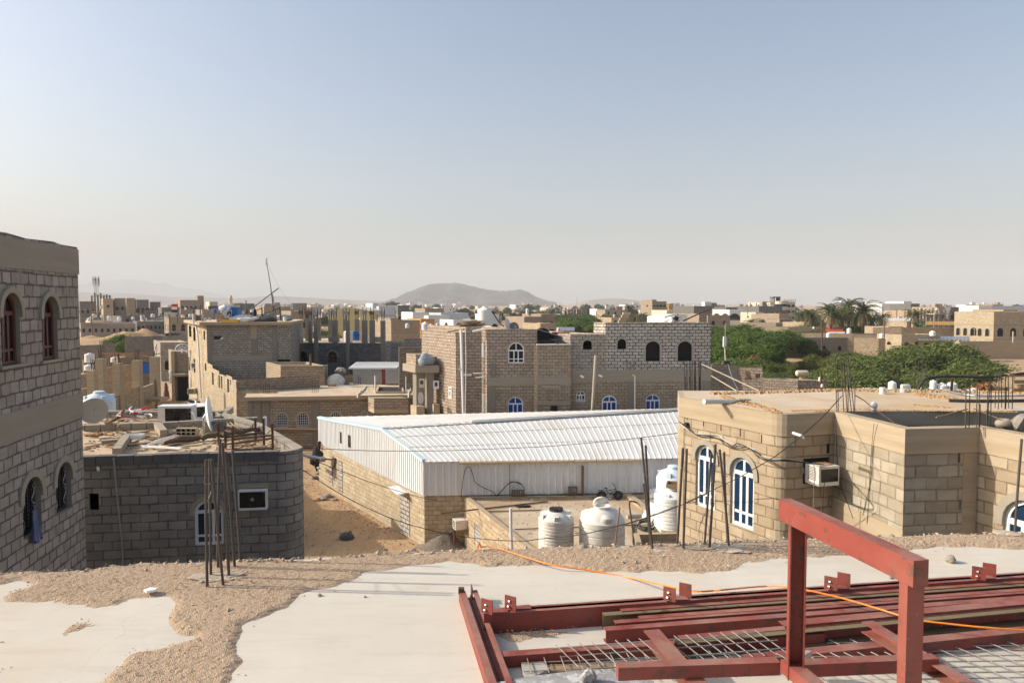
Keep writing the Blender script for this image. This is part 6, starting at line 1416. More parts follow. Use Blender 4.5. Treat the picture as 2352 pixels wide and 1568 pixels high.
g=MB(wxf(wA_,wB_));z_=SZ(wA_,wB_,680,986)[1];g.box(SZ(wA_,wB_,619,985)[0],SZ(wA_,wB_,722,985)[0],-.25,0,z_-.05,z_+.02);g.build('ledge',M['wood_dk'],t)
p,q=P(600,985,54.5),P(734,986,54.0);pole('long dark beam resting against the flat-roofed house',[p,q],.09,'wood_dk','beam','beam',6)
# stair opening, boxes, pipes, bars on that roof
o0=PZ(*f9(1000,1040),z9);g=MB();hx=[XY(PZ(*f9(x,y),z9)) for x,y in ((1000,1042),(1275,1042),(1265,992),(1020,992))]
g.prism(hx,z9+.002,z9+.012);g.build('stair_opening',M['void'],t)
for a,b_ in ((0,1),(1,2),(2,3),(3,0)):g=MB();A_,B2=v3(hx[a],z9+.08),v3(hx[b_],z9+.08);g.beam(A_,B2,.12,.16);g.build('opening_kerb',M['conc_tan'],t)
t2=thing('metal_tank','square galvanised water box standing on the flat roof','water tank',PZ(*f9(1205,948),z9));g=MB();g.box(-.85,.85,-.6,.6,.1,1.25);g.build('box_body',M['galv'],t2);g=MB();g.box(-.88,.88,-.63,.63,1.25,1.3);g.build('box_lid',M['galv'],t2)
for x in (-.7,.7):g=MB();g.box(x-.2,x+.2,-.3,.3,0,.1);g.build('foot_block',M['conc'],t2)
gs='pipe stubs on the flat roof'
for i,(x,y0,y1,r) in enumerate(((343,930,835,.09),(985,1030,860,.06),(1303,1030,868,.04),(1410,920,840,.07),(835,1035,1010,.07),(908,1015,992,.06),(408,935,908,.07))):
    q=PZ(*f9(x,y0),z9);pole(['thick white stub left of the middle bars','tall white vent pipe beside the stair opening','thin pole right of the stair opening','white stub at the right end of the flat roof','short stub at the roof edge before the stair opening','small stub left of the stair opening','small stub right of the leftmost white stub'][i],[q,P(*f9(x,y1),q.y)],r,'white_dirty','pipe_stub','pipe',8,gs)
for i,(l,r_) in enumerate((([(180,955,915),(205,958,915),(225,955,918),(240,958,920)],0),([(337,1040,905),(365,1040,930),(385,1035,920),(400,1030,915)],0),([(795,945,865),(812,948,868),(835,950,880)],0),([(968,990,930),(1000,985,925),(1015,985,935)],0))):
    cluster('starter_bars',['thin bars on the flat roof far from its edge','thin rusty bars at the front edge of the flat roof','thin bars in front of the metal shed','thin bars round the tall white vent pipe'][i],'reinforcing bars',[(PZ(*f9(x,a),z9),P(*f9(x,b),PZ(*f9(x,a),z9).y)) for x,a,b in l],'thin bars on the flat roof',rad=.02)
cluster('starter_bars','row of thin bars at the left corner of the flat roof','reinforcing bars',[(PZ(*f10(x,a),z9),P(*f10(x,b),PZ(*f10(x,a),z9).y)) for x,a,b in ((1505,985,905),(1520,985,900),(1540,985,905),(1580,1015,950),(1605,1015,940),(1628,1015,950))],'thin bars on the flat roof',rad=.02)
cluster('starter_bars','group of thin bars between the left corner and the middle of the flat roof','reinforcing bars',[(PZ(*f10(x,a),z9),P(*f10(x,b),PZ(*f10(x,a),z9).y)) for x,a,b in ((1655,1050,970),(1672,1052,965),(1690,1050,970),(1705,1050,965))],'thin bars on the flat roof',rad=.02)
for i,pts in enumerate(([(400,965),(800,965),(1415,975)],[(890,960),(870,1000),(810,1050),(806,1085)],[(1340,965),(1350,1000),(1330,1040),(1330,1085)])):
    cable(['thin pipe running along the flat roof','left hose running over the flat roof edge','right hose running over the flat roof edge'][i],spline([PZ(*f9(x,y),z9+.05) if y<1060 else P(*f9(x,y),55.2) for x,y in pts],4),.05,'white_dirty','hoses on the roofs','hose')
for i,(x,y,lb) in enumerate(((683,948,'tan block lying behind the roof pipe'),(540,970,'perforated tan block near the middle of the flat roof'),(1490+0,1000,'tan block near the right end of the flat roof'))):
    q=PZ(*f9(x,y),z9);g=MB();g.box(-.3,.3,-.15,.15,0,.2);tag(g.build('loose_block',M['blk_brown'],None,False,q),lb,'block','loose blocks on the flat roof')
# ================================================================== tall house with the cluttered roof and its long lit wall
t=thing('tall_house','three-storey block house with a long sunlit side wall','house',(0,0,0));Yt=68.0
f11=lambda x,y:(408.4+x/7.905,653.4+y/7.905)
a=XY(P(475,750,Yt));b_=XY(P(667.7,741,Yt+.4));zt=P(475,746,Yt).z
far=along(a,sd,432);near=along(a,(-sd[0],-sd[1]),541);dd=(Vector(far)-Vector(a)).length
tp=[a,b_,(b_[0]-2,b_[1]+dd),far]
hs=[hp(far,a,*x) for x in ((434.5,440,748,773,0),(444.5,449.5,751,783,0),(468,471.5,760,780,0),(458.5,460,759,766,0),(471.2,474.5,834,851,0),(445,449,824,855,0),(433.5,437,820,850,0))]
sh=hp(a,b_,490.6,512,771,780,0)
volume(t,tp,0,zt,M['blk_grey'],{0:[sh],3:hs},roofz=zt-.05)
g=MB();wallpanel(g,far,a,0,zt-.02,hs,.2,yoff=-.02);g.build('sunlit_wall',[M['blk_cream'],M['conc_tan']],t)
g=MB();ov=[(a[0]-.5,a[1]-.45),(b_[0]+.1,b_[1]-.3),(b_[0]-2,b_[1]+dd+.4),(far[0]-.55,far[1]+.3)];g.prism(ov,zt-.02,zt+.26,0,1);g.build('roof_slab',[M['conc_tan'],M['roof_sand']],t)
Lt=(Vector(b_)-Vector(a)).length
for u0,u1,v0,v1,m_ in ((475,486,747,875,'conc_col'),(575,590,747,777,'conc_tan'),(577,591,778,815,'conc_col'),(626,636,747,875,'conc_col')):strip(t,a,b_,max(0,SZ(a,b_,u0,v0)[0]),SZ(a,b_,u1,v0)[0],max(0,P(0,v1,Yt).z),min(zt-.03,P(0,v0,Yt).z),M[m_],'column',.035)
strip(t,a,b_,SZ(a,b_,486.2,820)[0],SZ(a,b_,625.8,820)[0],P(0,828,Yt).z,P(0,815.5,Yt).z,M['conc'],'ring_beam',.03)
g=MB(wxf(a,b_));z0_,z1_=SZ(a,b_,500,779.5)[1],SZ(a,b_,500,771)[1];g.add([(sh[0]+1.0,.02,z0_),(sh[1],.02,z1_-.02),(sh[1]-.3,.04,z0_-.0),(sh[0]+.5,.03,z0_)],[(0,1,2,3)]);g.build('curtain',M['cloth_w'],t)
g=MB(wxf(a,b_));g.box(SZ(a,b_,637,830)[0],Lt-.1,-.01,.02,P(0,838,Yt).z,P(0,826,Yt).z);g.build('dark_opening',M['void'],t)
# long low wall towards us
zl=5.2;hs=[hp(a,near,*x) for x in ((487.4,491.6,854,884,0),(502.4,506,860,890,0),(508,511.3,863,893,0),(522.4,527,870,901,0),(529,531.5,872,884,0))]
Ln=(Vector(near)-Vector(a)).length
g=MB();wallpanel(g,a,near,0,zl,hs,.2,0,1,dd,top=[(Ln,zl-.25),(Ln*.88,zl-.25),(Ln*.88,zl),(Ln*.7,zl),(Ln*.7,zl-.2),(Ln*.45,zl-.2),(Ln*.45,zl+.05),(Ln*.2,zl+.1),(Ln*.2,zl+.35),(0,zl+.4)],yoff=-.02)
X=wxf(a,near);g.xf=X;g.box(0,Ln,-.019,.2,zl-.3,zl-.22);g.xf=None;g.build('low_wall',[M['blk_cream'],M['conc_tan']],t)
e=Vector((1,.03));nr2=(near[0]+3.2,near[1]+.1)
g=MB();wallpanel(g,near,nr2,0,zl-.9);g.build('end_wall',M['blk_tan'],t)
g=MB();wallpanel(g,(near[0],near[1]+.1),(near[0]+5.5,near[1]+4),3,5.1);wallpanel(g,(near[0]+.2,near[1]+3.5),(near[0]+9,near[1]+9.5),3,P(0,870,62).z);g.build('cross_wall',M['blk_brown'],t)
pole('tall white downpipe on the sunlit wall of the tall house',[P(*f11(330,760),70.6),P(*f11(355,870),70.3),P(*f11(385,1250),70),P(*f11(395,1568),70),P(462,915,69.8)],.09,'white','downpipe','pipe',8,'pipes on the tall house')
pole('second white downpipe further along the sunlit wall',[P(*f11(215,1180),76),P(*f11(240,1568),76),P(437,900,76)],.08,'white','downpipe','pipe',8,'pipes on the tall house')
pole('third thin downpipe on the sunlit wall',[P(*f11(245,1200),75.5),P(*f11(262,1350),75.3),P(*f11(258,1568),75.2)],.05,'white_dirty','downpipe','pipe',8,'pipes on the tall house')
for i,(u,v,Y) in enumerate(((449,838,74.5),(441,897,73))):
    t2=thing('air_conditioner',['white air conditioner halfway up the sunlit wall','boxy air conditioner low on the sunlit wall'][i],'air conditioner',P(u,v,Y));g=MB();g.box(-.3,.4,-.4,.3,-.3,.25);g.build('casing',M['white' if i==0 else 'paint_cream'],t2);g=MB();g.box(-.22,.32,-.41,-.4,-.22,.18);g.build('grille',M['conc_dk'],t2)
# its roof
zt2=zt+.26;R_=lambda x,y,Y=70:P(*f11(x,y),Y)
t2=thing('block_parapet','low wedge of block wall under the sheet-wrapped tank','wall',(0,0,0));g=MB();A_,B2=R_(705,690,68.3),R_(910,690,68.3);wallpanel(g,XY(A_),XY(B2),zt2,zt2+1.2,top=[((B2-A_).length,zt2+.15),((B2-A_).length*.5,zt2+.75),(0,zt2+1.35)]);g.build('blockwork',M['blk_pink'],t2)
tkk=tank('tall',*f11(862,650),70.5,'large white tank wrapped in a sheet on the tall house',28,h_px=37)
# sheet draped
n=16;vs=[];fs=[];p0_,p1_,p2_,p3_=R_(735,455,69.3),R_(1000,400,69.3),R_(985,615,69.1),R_(742,520,69.1)
for j in range(n+1):
    for i in range(n+1):q=p0_.lerp(p1_,i/n).lerp(p3_.lerp(p2_,i/n),j/n);vs.append(q+Vector((0,.18*math.sin(i*1.3+j*.5)-.5*math.sin(i/n*math.pi),.06*math.sin(i*.9))))
for j in range(n):
    for i in range(n):k=j*(n+1)+i;fs.append((k,k+n+1,k+n+2,k+1))
g=MB();g.add(vs,fs);tag(g.build('draped_sheet',M['cloth_w'],smooth=60),'white cloth sheet draped round the tank on the tall house','sheet')
g=MB();g.add([q+Vector((.0,-.12,0)) for q in (R_(868,485,69.0),R_(985,490,69.0),R_(960,590,69.0),R_(880,560,69.0))],[(0,3,2,1)]);tag(g.build('purple_cloth',plain('purple_cloth',(.12,.09,.22),.9,.2,3,20,.2)),'dull purple cloth pinned on the white sheet','cloth')
t2=thing('water_drum','bright blue square barrel beside the sheet-wrapped tank','barrel',R_(1030,632,69.6));g=MB();hb_=205/7.905*69.6/FP;g.prism([(-.55,-.4),(.5,-.45),(.55,.4),(-.5,.4)],0,hb_);g.build('body',M['blue'],t2);g=MB();g.prism([(-.6,-.44),(.55,-.5),(.6,.44),(-.55,.44)],hb_,hb_+.08);g.build('rim',M['blue'],t2)
t2=thing('crate','yellow plastic crate lying on the tall house roof edge','crate',R_(958,688,68.2));g=MB();g.box(-.78,.78,-.3,.3,0,.2);g.build('base',M['yellow'],t2);g=MB();g.box(-.7,.0,-.25,.25,.2,.26);g.box(.05,.7,-.25,.25,.2,.24);g.build('insert',M['yellow'],t2)
o=rockmesh('green_bundle',R_(935,628,69.2),(.35,.25,.22),plain('olive_bundle',(.18,.2,.05),.8),80,sub=3,smooth=True);tag(o,'olive bundle behind the yellow crate','bundle')
o=rockmesh('white_tarpaulin',R_(1200,652,69.2),(1.3,.7,.4),M['cloth_w'],81,sub=4,rough=.6,smooth=True);tag(o,'crumpled white tarpaulin on the tall house roof','tarpaulin')
o=rockmesh('dark_tarpaulin',R_(1480,655,69.5),(1.5,.8,.45),M['dark_steel'],82,sub=4,rough=.4,smooth=True);tag(o,'dark tarpaulin hump beside the white one','tarpaulin')
grp='poles and rails on the tall house roof'
t2=thing('radio_mast','tall leaning radio mast with an antenna head on the tall house','mast',R_(1755,680,70));o=t2.location
g=MB();g.tube([Vector(),R_(1720,300,70)-o,R_(1680,0,70)-o,P(612,600,70)-o],.07,6,rs=[.06,.05,.04,.03]);g.build('pole',M['dark_steel'],t2);g=MB();g.tube([R_(1722,170,70)-o,R_(1795,640,70.3)-o],.035,5);g.build('strut',M['dark_steel'],t2)
g=MB();q=P(612,601,70)-o;g.box(q.x-.06,q.x+.06,-.05,.05,q.z-.35,q.z+.3);g.tube([q,q+Vector((0,0,.7))],.02,4);g.tube([q+Vector((-.1,0,.1)),q+Vector((.1,0,.35))],.03,5);g.build('antenna',M['white'],t2)
for pts,r,lb in (([(1360,420),(1600,240),(1830,65)],.05,'dark spar crossing the radio mast diagonally'),([(1240,500),(1360,420)],.05,'lower end of the crossing spar'),([(1525,415),(1535,650)],.06,'dark upright left of the radio mast'),([(1848,412),(1875,640)],.06,'dark upright right of the radio mast'),
        ([(1340,555),(1660,555)],.04,'upper rail of the roof frame'),([(1350,578),(1660,578)],.04,'lower rail of the roof frame'),([(1430,470),(1525,425)],.045,'short bent bar left of the uprights'),([(1565,528),(1700,490),(1850,420)],.05,'long bar sloping between the uprights'),([(1335,530),(1350,640)],.04,'short post at the left end of the rails'),([(1382,600),(1385,680)],.04,'stub post below the rails'),([(650,630),(658,470)],.04,'thin post left of the wrapped tank')):
    pole(lb,[R_(x,y) for x,y in pts],r,'dark_steel','roof_pole','pole',6,grp)
cable('stay wire running down to the right from the radio mast',sag(P(614,604,70),P(680,706,76),.6),.010,'galv')
dish(R_(1712,665,69.5),.46,.85,.15,'oval-looking dish at the foot of the radio mast','plaster',.0)
pole('thick white vent pipe at the left corner of the tall house',[R_(288,735,68.6),R_(275,530,68.6)],.10,'white','vent_pipe','pipe');pole('dark knob-topped upper part of the vent pipe',[R_(280,530,68.6),R_(282,420,68.6)],.05,'dark_steel','vent_pipe','pipe')
t2=thing('outdoor_unit','pale frame of an outdoor unit on the tall house roof','air conditioner',R_(390,665,69));g=MB();
for x in (-.3,.3):g.box(x-.03,x+.03,-.2,.2,0,.6)
g.box(-.33,.33,-.2,.2,.6,.65);g.build('casing',M['paint_cream'],t2);g=MB();g.box(-.25,.25,-.1,.1,.05,.55);g.build('fan_box',M['conc_dk'],t2)
o=rockmesh('blue_sheet',R_(697,480,70),(.4,.2,.35),M['blue'],84,sub=2);o.scale=(1,.6,.8);tag(o,'dark blue sheet left of the wrapped tank','sheet')
for i,(x,y,s) in enumerate(((500,650,.22),(578,640,.2),(1945,655,.3),(1250,600,.2))):q=R_(x,y+12,69);pole(['small white stub on the left of the tall house roof','second small white stub on the tall house roof','pinkish drum at the right end of the tall house roof','stub behind the white tarpaulin'][i],[q,q+Vector((0,0,s*1.4))],s*.6,'white_dirty','roof_stub','pipe',8,grp)
o=rockmesh('grey_bundle',R_(1935,600,72),(.9,.4,.35),M['galv'],85,sub=3,smooth=True);tag(o,'silvery bundle at the right of the tall house roof','bundle')
g=MB();g.box(-.4,.4,-.3,.3,0,.5);tag(g.build('white_crate',M['pvc'],None,False,R_(1610,610,70.3)),'white box left of the oval-looking dish','box')
o=rockmesh('hanging_coat',R_(1402,505,70.2),(.15,.1,.42),M['cloth_k'],86,sub=2,smooth=True);tag(o,'black garment hanging on the roof frame','cloth')
# ================================================================== grey unfinished house with tall columns
t=thing('unfinished_house','dark grey house with unfinished concrete columns standing above its roof','house',(0,0,0));Yg=76
f9=lambda x,y:(641.8+x/4.481,670.9+y/4.481)
A,B_=XY(P(666,790,Yg)),XY(P(899,790,Yg+.5));zg=P(700,788,Yg).z
hs=[hp(A,B_,684,706.5,806,833,.5),hp(A,B_,753,774,806,833,.5)]
volume(t,[A,B_,back(B_,14),back(A,14)],0,zg,M['blk_slate'],{0:hs},roofz=zg-.06,roofm=M['roof_sand'])
for h in hs:surr(t,A,B_,h,.1,M['conc'])
win(t,A,B_,hs[1],'wood',.05,.07,surround=False)
def gcol(u,vt,dy,w_,v0=None,mat='conc_col',can=True):
    p=P(u,740,Yg+dy);zt=P(u,vt,Yg+dy).z;g=MB();z0=zg-.05 if v0 is None else 0
    g.box(p.x-w_/2,p.x+w_/2,p.y-.25,p.y+.25,z0,zt);g.build('column',M[mat],t)
    g=MB()
    for a,b in ((-.1,-.1),(.1,-.1),(.1,.1),(-.1,.1)):g.tube([(p.x+a,p.y+b,zt-.02),(p.x+a*1.8,p.y+b,zt+1.0+random.random()*.4)],.025,4)
    g.build('bars',M['rebar'],t)
    if can:g=MB();X=Matrix.Translation((p.x-.1,p.y,zt+.75)) @ Matrix.Rotation(random.uniform(-.3,.3),4,'Y');g.xf=X;g.box(-.16,.16,-.15,.15,-.2,.2);g.build('can',M['galv' if random.random()<.6 else 'wood_dk'],t)
for u,vt,dy,w_,v0 in ((691.8,733,6,.3,None),(705,733,6,.3,None),(712.5,735.5,.0,.3,None),(725.5,736.5,-.35,.32,0),(733,733,7,.3,None),(759,734,5,.4,None),(769.5,735,.6,.52,None),(792,733,7,.3,None),(798.8,736,-.35,.3,0),(820,733,7,.42,None),(837.5,735,.6,.5,None),(855,735.5,.4,.5,None),(879.5,736.5,-.35,.44,0)):gcol(u,vt,dy,w_,v0)
tank('tall',800,786,78,'white ribbed tank among the grey columns',21,h_px=29)
tank('low',834,784,80,'squat white tank half hidden by a grey column',12,h_px=22);tank('low',848,785,80,'small pale tank between the right grey columns',12,h_px=14)
tank('rib',680,787,77.5,'left cream tank at the left end of the grey house roof',20,h_px=22);tank('rib',676,775,81,'cream tank behind the left one on the grey house',18,h_px=17)
t2=thing('water_drum','blue barrel beside the ribbed tank among the grey columns','barrel',P(816,781,80));g=MB();g.lathe((0,0,0),[(.42,0),(.45,.4),(.45,.8),(.4,1.0),(0,1.0)],16);g.build('body',M['blue'],t2,smooth=True);g=MB();g.lathe((0,0,.5),[(.47,0),(.47,.06)],16);g.build('hoop',M['dark_steel'],t2)
for x,y,lb in ((1018,515,'concrete cube block on the right of the grey house roof'),(565,512,'small dark box on the grey house roof edge')):q=P(*f9(x,y),76.6);g=MB();g.box(-.5,.5,-.3,.3,0,.55);tag(g.build('block',M['conc'],None,False,q),lb,'block')
# walls, small house and shed between it and the flat roof
def wallrow(label,u0,v0,u1,v1,Y0,Y1,mat,th=.2,name='block_wall',z0=0):
    a,b=XY(P(u0,760,Y0)),XY(P(u1,760,Y1));za,zb=P(u0,v0,Y0).z,P(u1,v1,Y1).z;L=(Vector(b)-Vector(a)).length
    g=MB();wallpanel(g,a,b,z0,za,top=[(L,zb),(0,za)]);wallpanel(g,b,a,z0,zb,top=[(L,za),(0,zb)],yoff=-th);X=wxf(a,b)
    g.xf=X;g.add([(0,0,za),(L,0,zb),(L,th,zb),(0,th,za)],[(0,1,2,3)]);g.add([(0,0,z0),(0,0,za),(0,th,za),(0,th,z0)],[(0,3,2,1)]);g.add([(L,0,z0),(L,0,zb),(L,th,zb),(L,th,z0)],[(0,1,2,3)])
    return tag(g.build(name,M[mat],None),label,'wall')
wallrow('brown block wall between the grey house and the stair tower',916,797,1030,797,60,61,'blk_brown')
wallrow('greyer block wall behind the brown one',886,783,1028,784,72,73,'blk_grey')
wallrow('low dark wall on the ground beyond the grey house',928,777,1010,777,84,85,'blk_pink')
wallrow('short block wall right of the grey house',897,787,917,787,70,70,'blk_slate')
t,_=house('small block house with a fan-shaped arch vent behind the flat roof',642,746,840,62.5,5,'blk_brown',par=.2,name='small_house');
g=MB(wxf((0,0),(1,0)));g.add([(2.1+.75*math.cos(a),-.04,3.9+.75*math.sin(a)) for a in [k*.314 for k in range(11)]]+[(2.1+.5*math.cos(a),-.04,3.9+.5*math.sin(a)) for a in [k*.314 for k in range(11)]],[(k,k+1,k+12,k+11) for k in range(10)]);g.box(1.4,2.8,-.03,0,3.0,3.2);g.build('arch_vent',M['conc_dk'],t)
pole('rusty rod on the small house with the fan-shaped vent',[P(713,838,62),P(714,813,62)],.1,'rust','rod','pole');wallrow('low rim wall with planks on the small house',640,836,750,838,65,65,'conc_tan',name='rim_wall')
t2=thing('fallen_tank','large pale tank lying on its side behind the flat roof','water tank',P(768,880,63));g=MB();g.lathe((0,.3,0),[(1.35,0),(1.33,.25),(1.1,.5),(.5,.62),(0,.65)],28,ax=Matrix.Rotation(math.pi/2,3,'X'));g.lathe((0,.3,0),[(1.35,0),(1.35,1.2)],28,ax=Matrix.Rotation(-math.pi/2,3,'X'));g.build('shell',M['white_dirty'],t2,smooth=True);t2.scale=(.55,)*3
o=rockmesh('rubble_heap',P(783,852,65),(.5,.35,.3),M['rock'],90,sub=3);tag(o,'heap of earth behind the fallen tank','heap')
t2=thing('metal_shed','grey sheet-metal shed with a white wavy roof and a red end','shed',P(811,874,64));ws,hs_=98*64/FP,1.15
g=MB()
for k in range(24):g.box(ws*k/24,ws*(k+.6)/24,-.05,0,-1,hs_);g.box(ws*(k+.6)/24,ws*(k+1)/24,-.01,0,-1,hs_)
g.box(0,ws,0,2.5,-1,hs_-.1);g.build('cladding',M['galv'],t2);g=MB();g.box(ws*.68,ws*.95,-.07,-.055,-1,hs_-.1);g.build('red_panel',plain('dull_red_sheet',(.25,.045,.035),.6),t2)
g=MB();
for k in range(40):x0,x1=-.3+(ws+.5)*k/40,-.3+(ws+.5)*(k+1)/40;z=hs_+.03*(k%2);g.add([(x0,-.4,z),(x1,-.4,hs_+.03*((k+1)%2)),(x1,2.8,z+.25),(x0,2.8,z+.25)],[(0,1,2,3)]);g.add([(x0,-.4,z-.12),(x1,-.4,z-.12),(x1,-.4,hs_+.03*((k+1)%2)),(x0,-.4,z)],[(0,1,2,3)])
g.build('shed_roof',M['sheet_r'],t2)
# small house right of the central house, with see-through window
t=thing('roofless_house','small roofless block house with an arched window showing green behind','house',(0,0,0));Y0=57
A,Bm,B_=XY(P(1634,840,Y0)),XY(P(1694,840,Y0)),XY(P(1752,860,Y0-.8));z0_,z1_=P(1634,836,Y0).z,P(1700,842.5,Y0).z
hw_=[hp(Bm,B_,1707,1723,824+22,872,.45)]
g=MB();wallpanel(g,A,Bm,0,z0_-.05,[hp(A,Bm,1672,1684,880,905,0)]);wallpanel(g,Bm,B_,0,z1_,[hp(Bm,B_,1710.5,1728,841+8,873,.45),hp(Bm,B_,1735,1746,857.5,869,0)],.2)
bb=back(B_,5.5);ba=back(A,5.5);g.build('wall',[M['blk_pink'],M['plaster']],t)
g=MB();wallpanel(g,B_,bb,0,z1_-.1);wallpanel(g,bb,B_,0,z1_-.1);wallpanel(g,bb,(bb[0]-1.2,bb[1]),0,z1_-.1);wallpanel(g,(ba[0],ba[1]),(bb[0]-3,bb[1]),5.75,z0_);wallpanel(g,(bb[0]-3,bb[1]),ba,5.75,z0_,yoff=-.2);g.build('rear_wall',M['blk_cream'],t)
g=MB();g.add([v3(A,z0_-.4),v3(Bm,z0_-.4),v3(back(Bm,5),z0_-.4),v3(ba,z0_-.4)],[(0,1,2,3)]);g.build('roof',M['roof_sand'],t)
L=(Vector(Bm)-Vector(A)).length;strip(t,A,Bm,L*.62,L,2.5,z0_-.08,M['conc'],'column',.02)
t2=thing('street_lamp','slim white lamp standing on the roofless house','lamp',P((2300+1455/2.614)/1.7143,(1150+720/2.614)/1.7143,57.5));g=MB();g.tube([(0,0,0),(-.1,0,1.6)],.05,6);g.build('pole',M['paint_cream'],t2);g=MB();g.box(-.2,.02,-.1,.1,1.2,2.0);g.build('lamp_head',M['white'],t2);g=MB();g.box(-.2,.3,-.2,.2,-.15,.12);g.build('base',M['dark_steel'],t2)
for i,(a,b) in enumerate((((1210,740),(1800,1015)),((1310,860),(1570,1015)))):pole(['upper long pale pole sloping down before the roofless house','lower pale pole sloping down before the roofless house'][i],[P(*zz8(*a),48),P(*zz8(*b),42)],.035,'plaster','sloping_pole','pole',6,'poles before the roofless house')
cable('guy wire from the lamp on the roofless house',[P(*zz8(1480,740),57),P(*zz8(1530,900),52),P(*zz8(1590,1015),47)],.025,'galv')
# pump platform with horizontal tank
f12=lambda x,y:(1604+x/5.376,641.7+y/5.376)
t,(a,H,L)=house('low block platform carrying a horizontal cream tank',1836,1902,873,60,3.2,'blk_pink',par=.12,name='platform',side=(-.86,.5),cat='platform');g=MB()
t2=thing('pressure_tank','cream horizontal tank on a rough pedestal','water tank',P(*f12(1275,1235),62));g=MB();g.lathe((-.9,0,.95),[(0,0),(.25,.02),(.42,.15),(.45,.3),(.45,1.6),(.42,1.75),(.25,1.88),(0,1.9)],20,ax=Matrix.Rotation(math.pi/2,3,'Y'));g.build('shell',M['paint_cream'],t2,smooth=True);g=MB();g.lathe((0,0,0),[(.5,-.1),(.35,.2),(.3,.55)],12);g.build('pedestal',M['mud'],t2);t2.scale=(.56,)*3
pole('rusty post with a white canister on the block platform',[P(*f12(1512,1370),58),P(*f12(1515,1150),58)],.07,'rust','post','post');tank('low',*f12(1528,1330),57.5,'white canister fixed to the rusty post',6,h_px=8);tank('low',*f12(1500,1255),60,'small white drum beside the rusty post',7,h_px=10)
for x,y,w_,c in ((1150,1250,.35,'yellow'),(1270,1255,.3,'yellow'),(1450,1255,.4,'rock'),(1040,1248,.5,'rust')):o=rockmesh('oddment',P(*f12(x,y),61.5),(w_,w_*.5,w_*.4),M[c],int(x)%37,sub=2);tag(o,{1150:'left yellow machine part on the block platform',1270:'right yellow machine part on the block platform',1450:'grey lump at the right of the block platform',1040:'brown hose heap at the left of the block platform'}[x],'machine part')
# tanks and rubble beyond the tan roof
for x,y,wpx,hpx,k,lb in ((568,1350,18.5,22,'rib','white tank standing alone on the pale rubble beyond the tan roof'),(1074,1335,15,21,'tall','cream tank left of the white pair beyond the tan roof'),(1178,1395,24,26,'rib','nearer tank of the white pair beyond the tan roof'),(1308,1360,21,22,'rib','farther tank of the white pair beyond the tan roof'),(1578,1385,18,12,'low','squat white tank beyond the dark bars of the tan roof')):
    tank(k,1943.7+x/5.376,641.7+y/5.376+3,66,lb,wpx,h_px=hpx)
t,_=house('low pale roof covered with white rubble beyond the tan house',1985,2245,907,62,6,'blk_cream',par=.05,name='low_house',roofm=M['cement'],yaw=0)
mb=MB()
for k in range(420):
    u=random.choice((random.gauss(2000,18),random.gauss(1985,25),random.gauss(2095,40),random.gauss(2180,30)));c=P(u,900,62.5+random.random()*4);c.z=P(2000,907,62).z+.05;s=random.uniform(.05,.2);mb.add([c+Vector((x*random.uniform(.6,1.4),y*random.uniform(.6,1.4),z*.6))*s for x,y,z in ((1,0,0),(-1,0,0),(0,1,0),(0,-1,0),(0,0,1),(0,0,-.6))],octf)
tag(mb.build('rubble',M['cement']),'white broken rubble on the low roof beyond the tan house','rubble',kind='stuff')
t2=thing('fallen_tank','white tank lying open on its side on the pale rubble','water tank',P(1943.7+735/5.376,893,64.5));g=MB();g.lathe((-.9,0,.5),[(.4,.02),(.48,0),(.5,.1),(.5,1.5),(.4,1.7),(0,1.75)],18,ax=Matrix.Rotation(math.pi/2,3,'Y'));g.build('shell',M['white_dirty'],t2,smooth=True);g=MB();g.lathe((-.85,0,.5),[(.4,.0),(0,.01)],16,ax=Matrix.Rotation(math.pi/2,3,'Y'));g.build('opening',M['conc_dk'],t2);t2.scale=(.42,)*3
# ================================================================== street on the left: unfinished walls, tower, mound, long low house
t=thing('unfinished_house','unfinished tan house with thick bare columns and stepped block walls','house',(0,0,0));Zc=6.8
cl=[(207,851,.62),(227,824,.62),(266,834,.62),(310.5,828,.62),(351,820,.62)];ps=[]
for k,(u,v,w_) in enumerate(cl):
    q=P(u,v,47+(u-207)*15.5/154);Zc=q.z;g=MB();ww=19*q.y/FP*.9;g.box(q.x-ww/2,q.x+ww/2,q.y,q.y+ww,0,Zc);g.build('column',M['conc_tan'],t);ps.append(q)
    g=MB();
    for a in range(6):g.tube([(q.x+random.uniform(-.2,.2),q.y+.3,Zc-.05),(q.x+random.uniform(-.25,.25),q.y+.3,Zc+random.uniform(.5,1.3))],.02,4)
    g.build('bars',M['rebar'],t)
qa,qb=P(238,905,50),P(361,872,62.2);L=(Vector(XY(qb))-Vector(XY(qa))).length;za=4.75
g=MB();wallpanel(g,XY(qa),XY(qb),0,za,top=[(L,za-.05),(L*.93,za-.05),(L*.93,za-.35),(L*.62,za-.35),(L*.62,za-.15),(L*.45,za-.15),(L*.45,za-.5),(L*.3,za-.5),(L*.3,za-.3),(L*.12,za-.3),(L*.12,za-.8),(0,za-.8)]);g.xf=wxf(XY(qa),XY(qb));g.box(0,L,.02,.22,0,za-.82);g.box(L*.62,L,.02,.22,3,za-.36);g.xf=None
g.build('stepped_wall',M['blk_tan'],t)
g=MB(wxf(XY(qa),XY(qb)));g.box(-.2,L,-.05,.0,2.6,2.95);g.build('ring_beam',M['conc_tan'],t);g=MB(wxf(XY(qa),XY(qb)));g.box(L*.55,L*.75,-.01,.02,1.6,2.5);g.build('dark_opening',M['void'],t)
g=MB();q=PZ(364,915,3.3);g.box(q.x-.9,q.x+.6,q.y-1,q.y+.5,3.15,3.4);g.build('canopy_slab',M['conc_tan'],t)
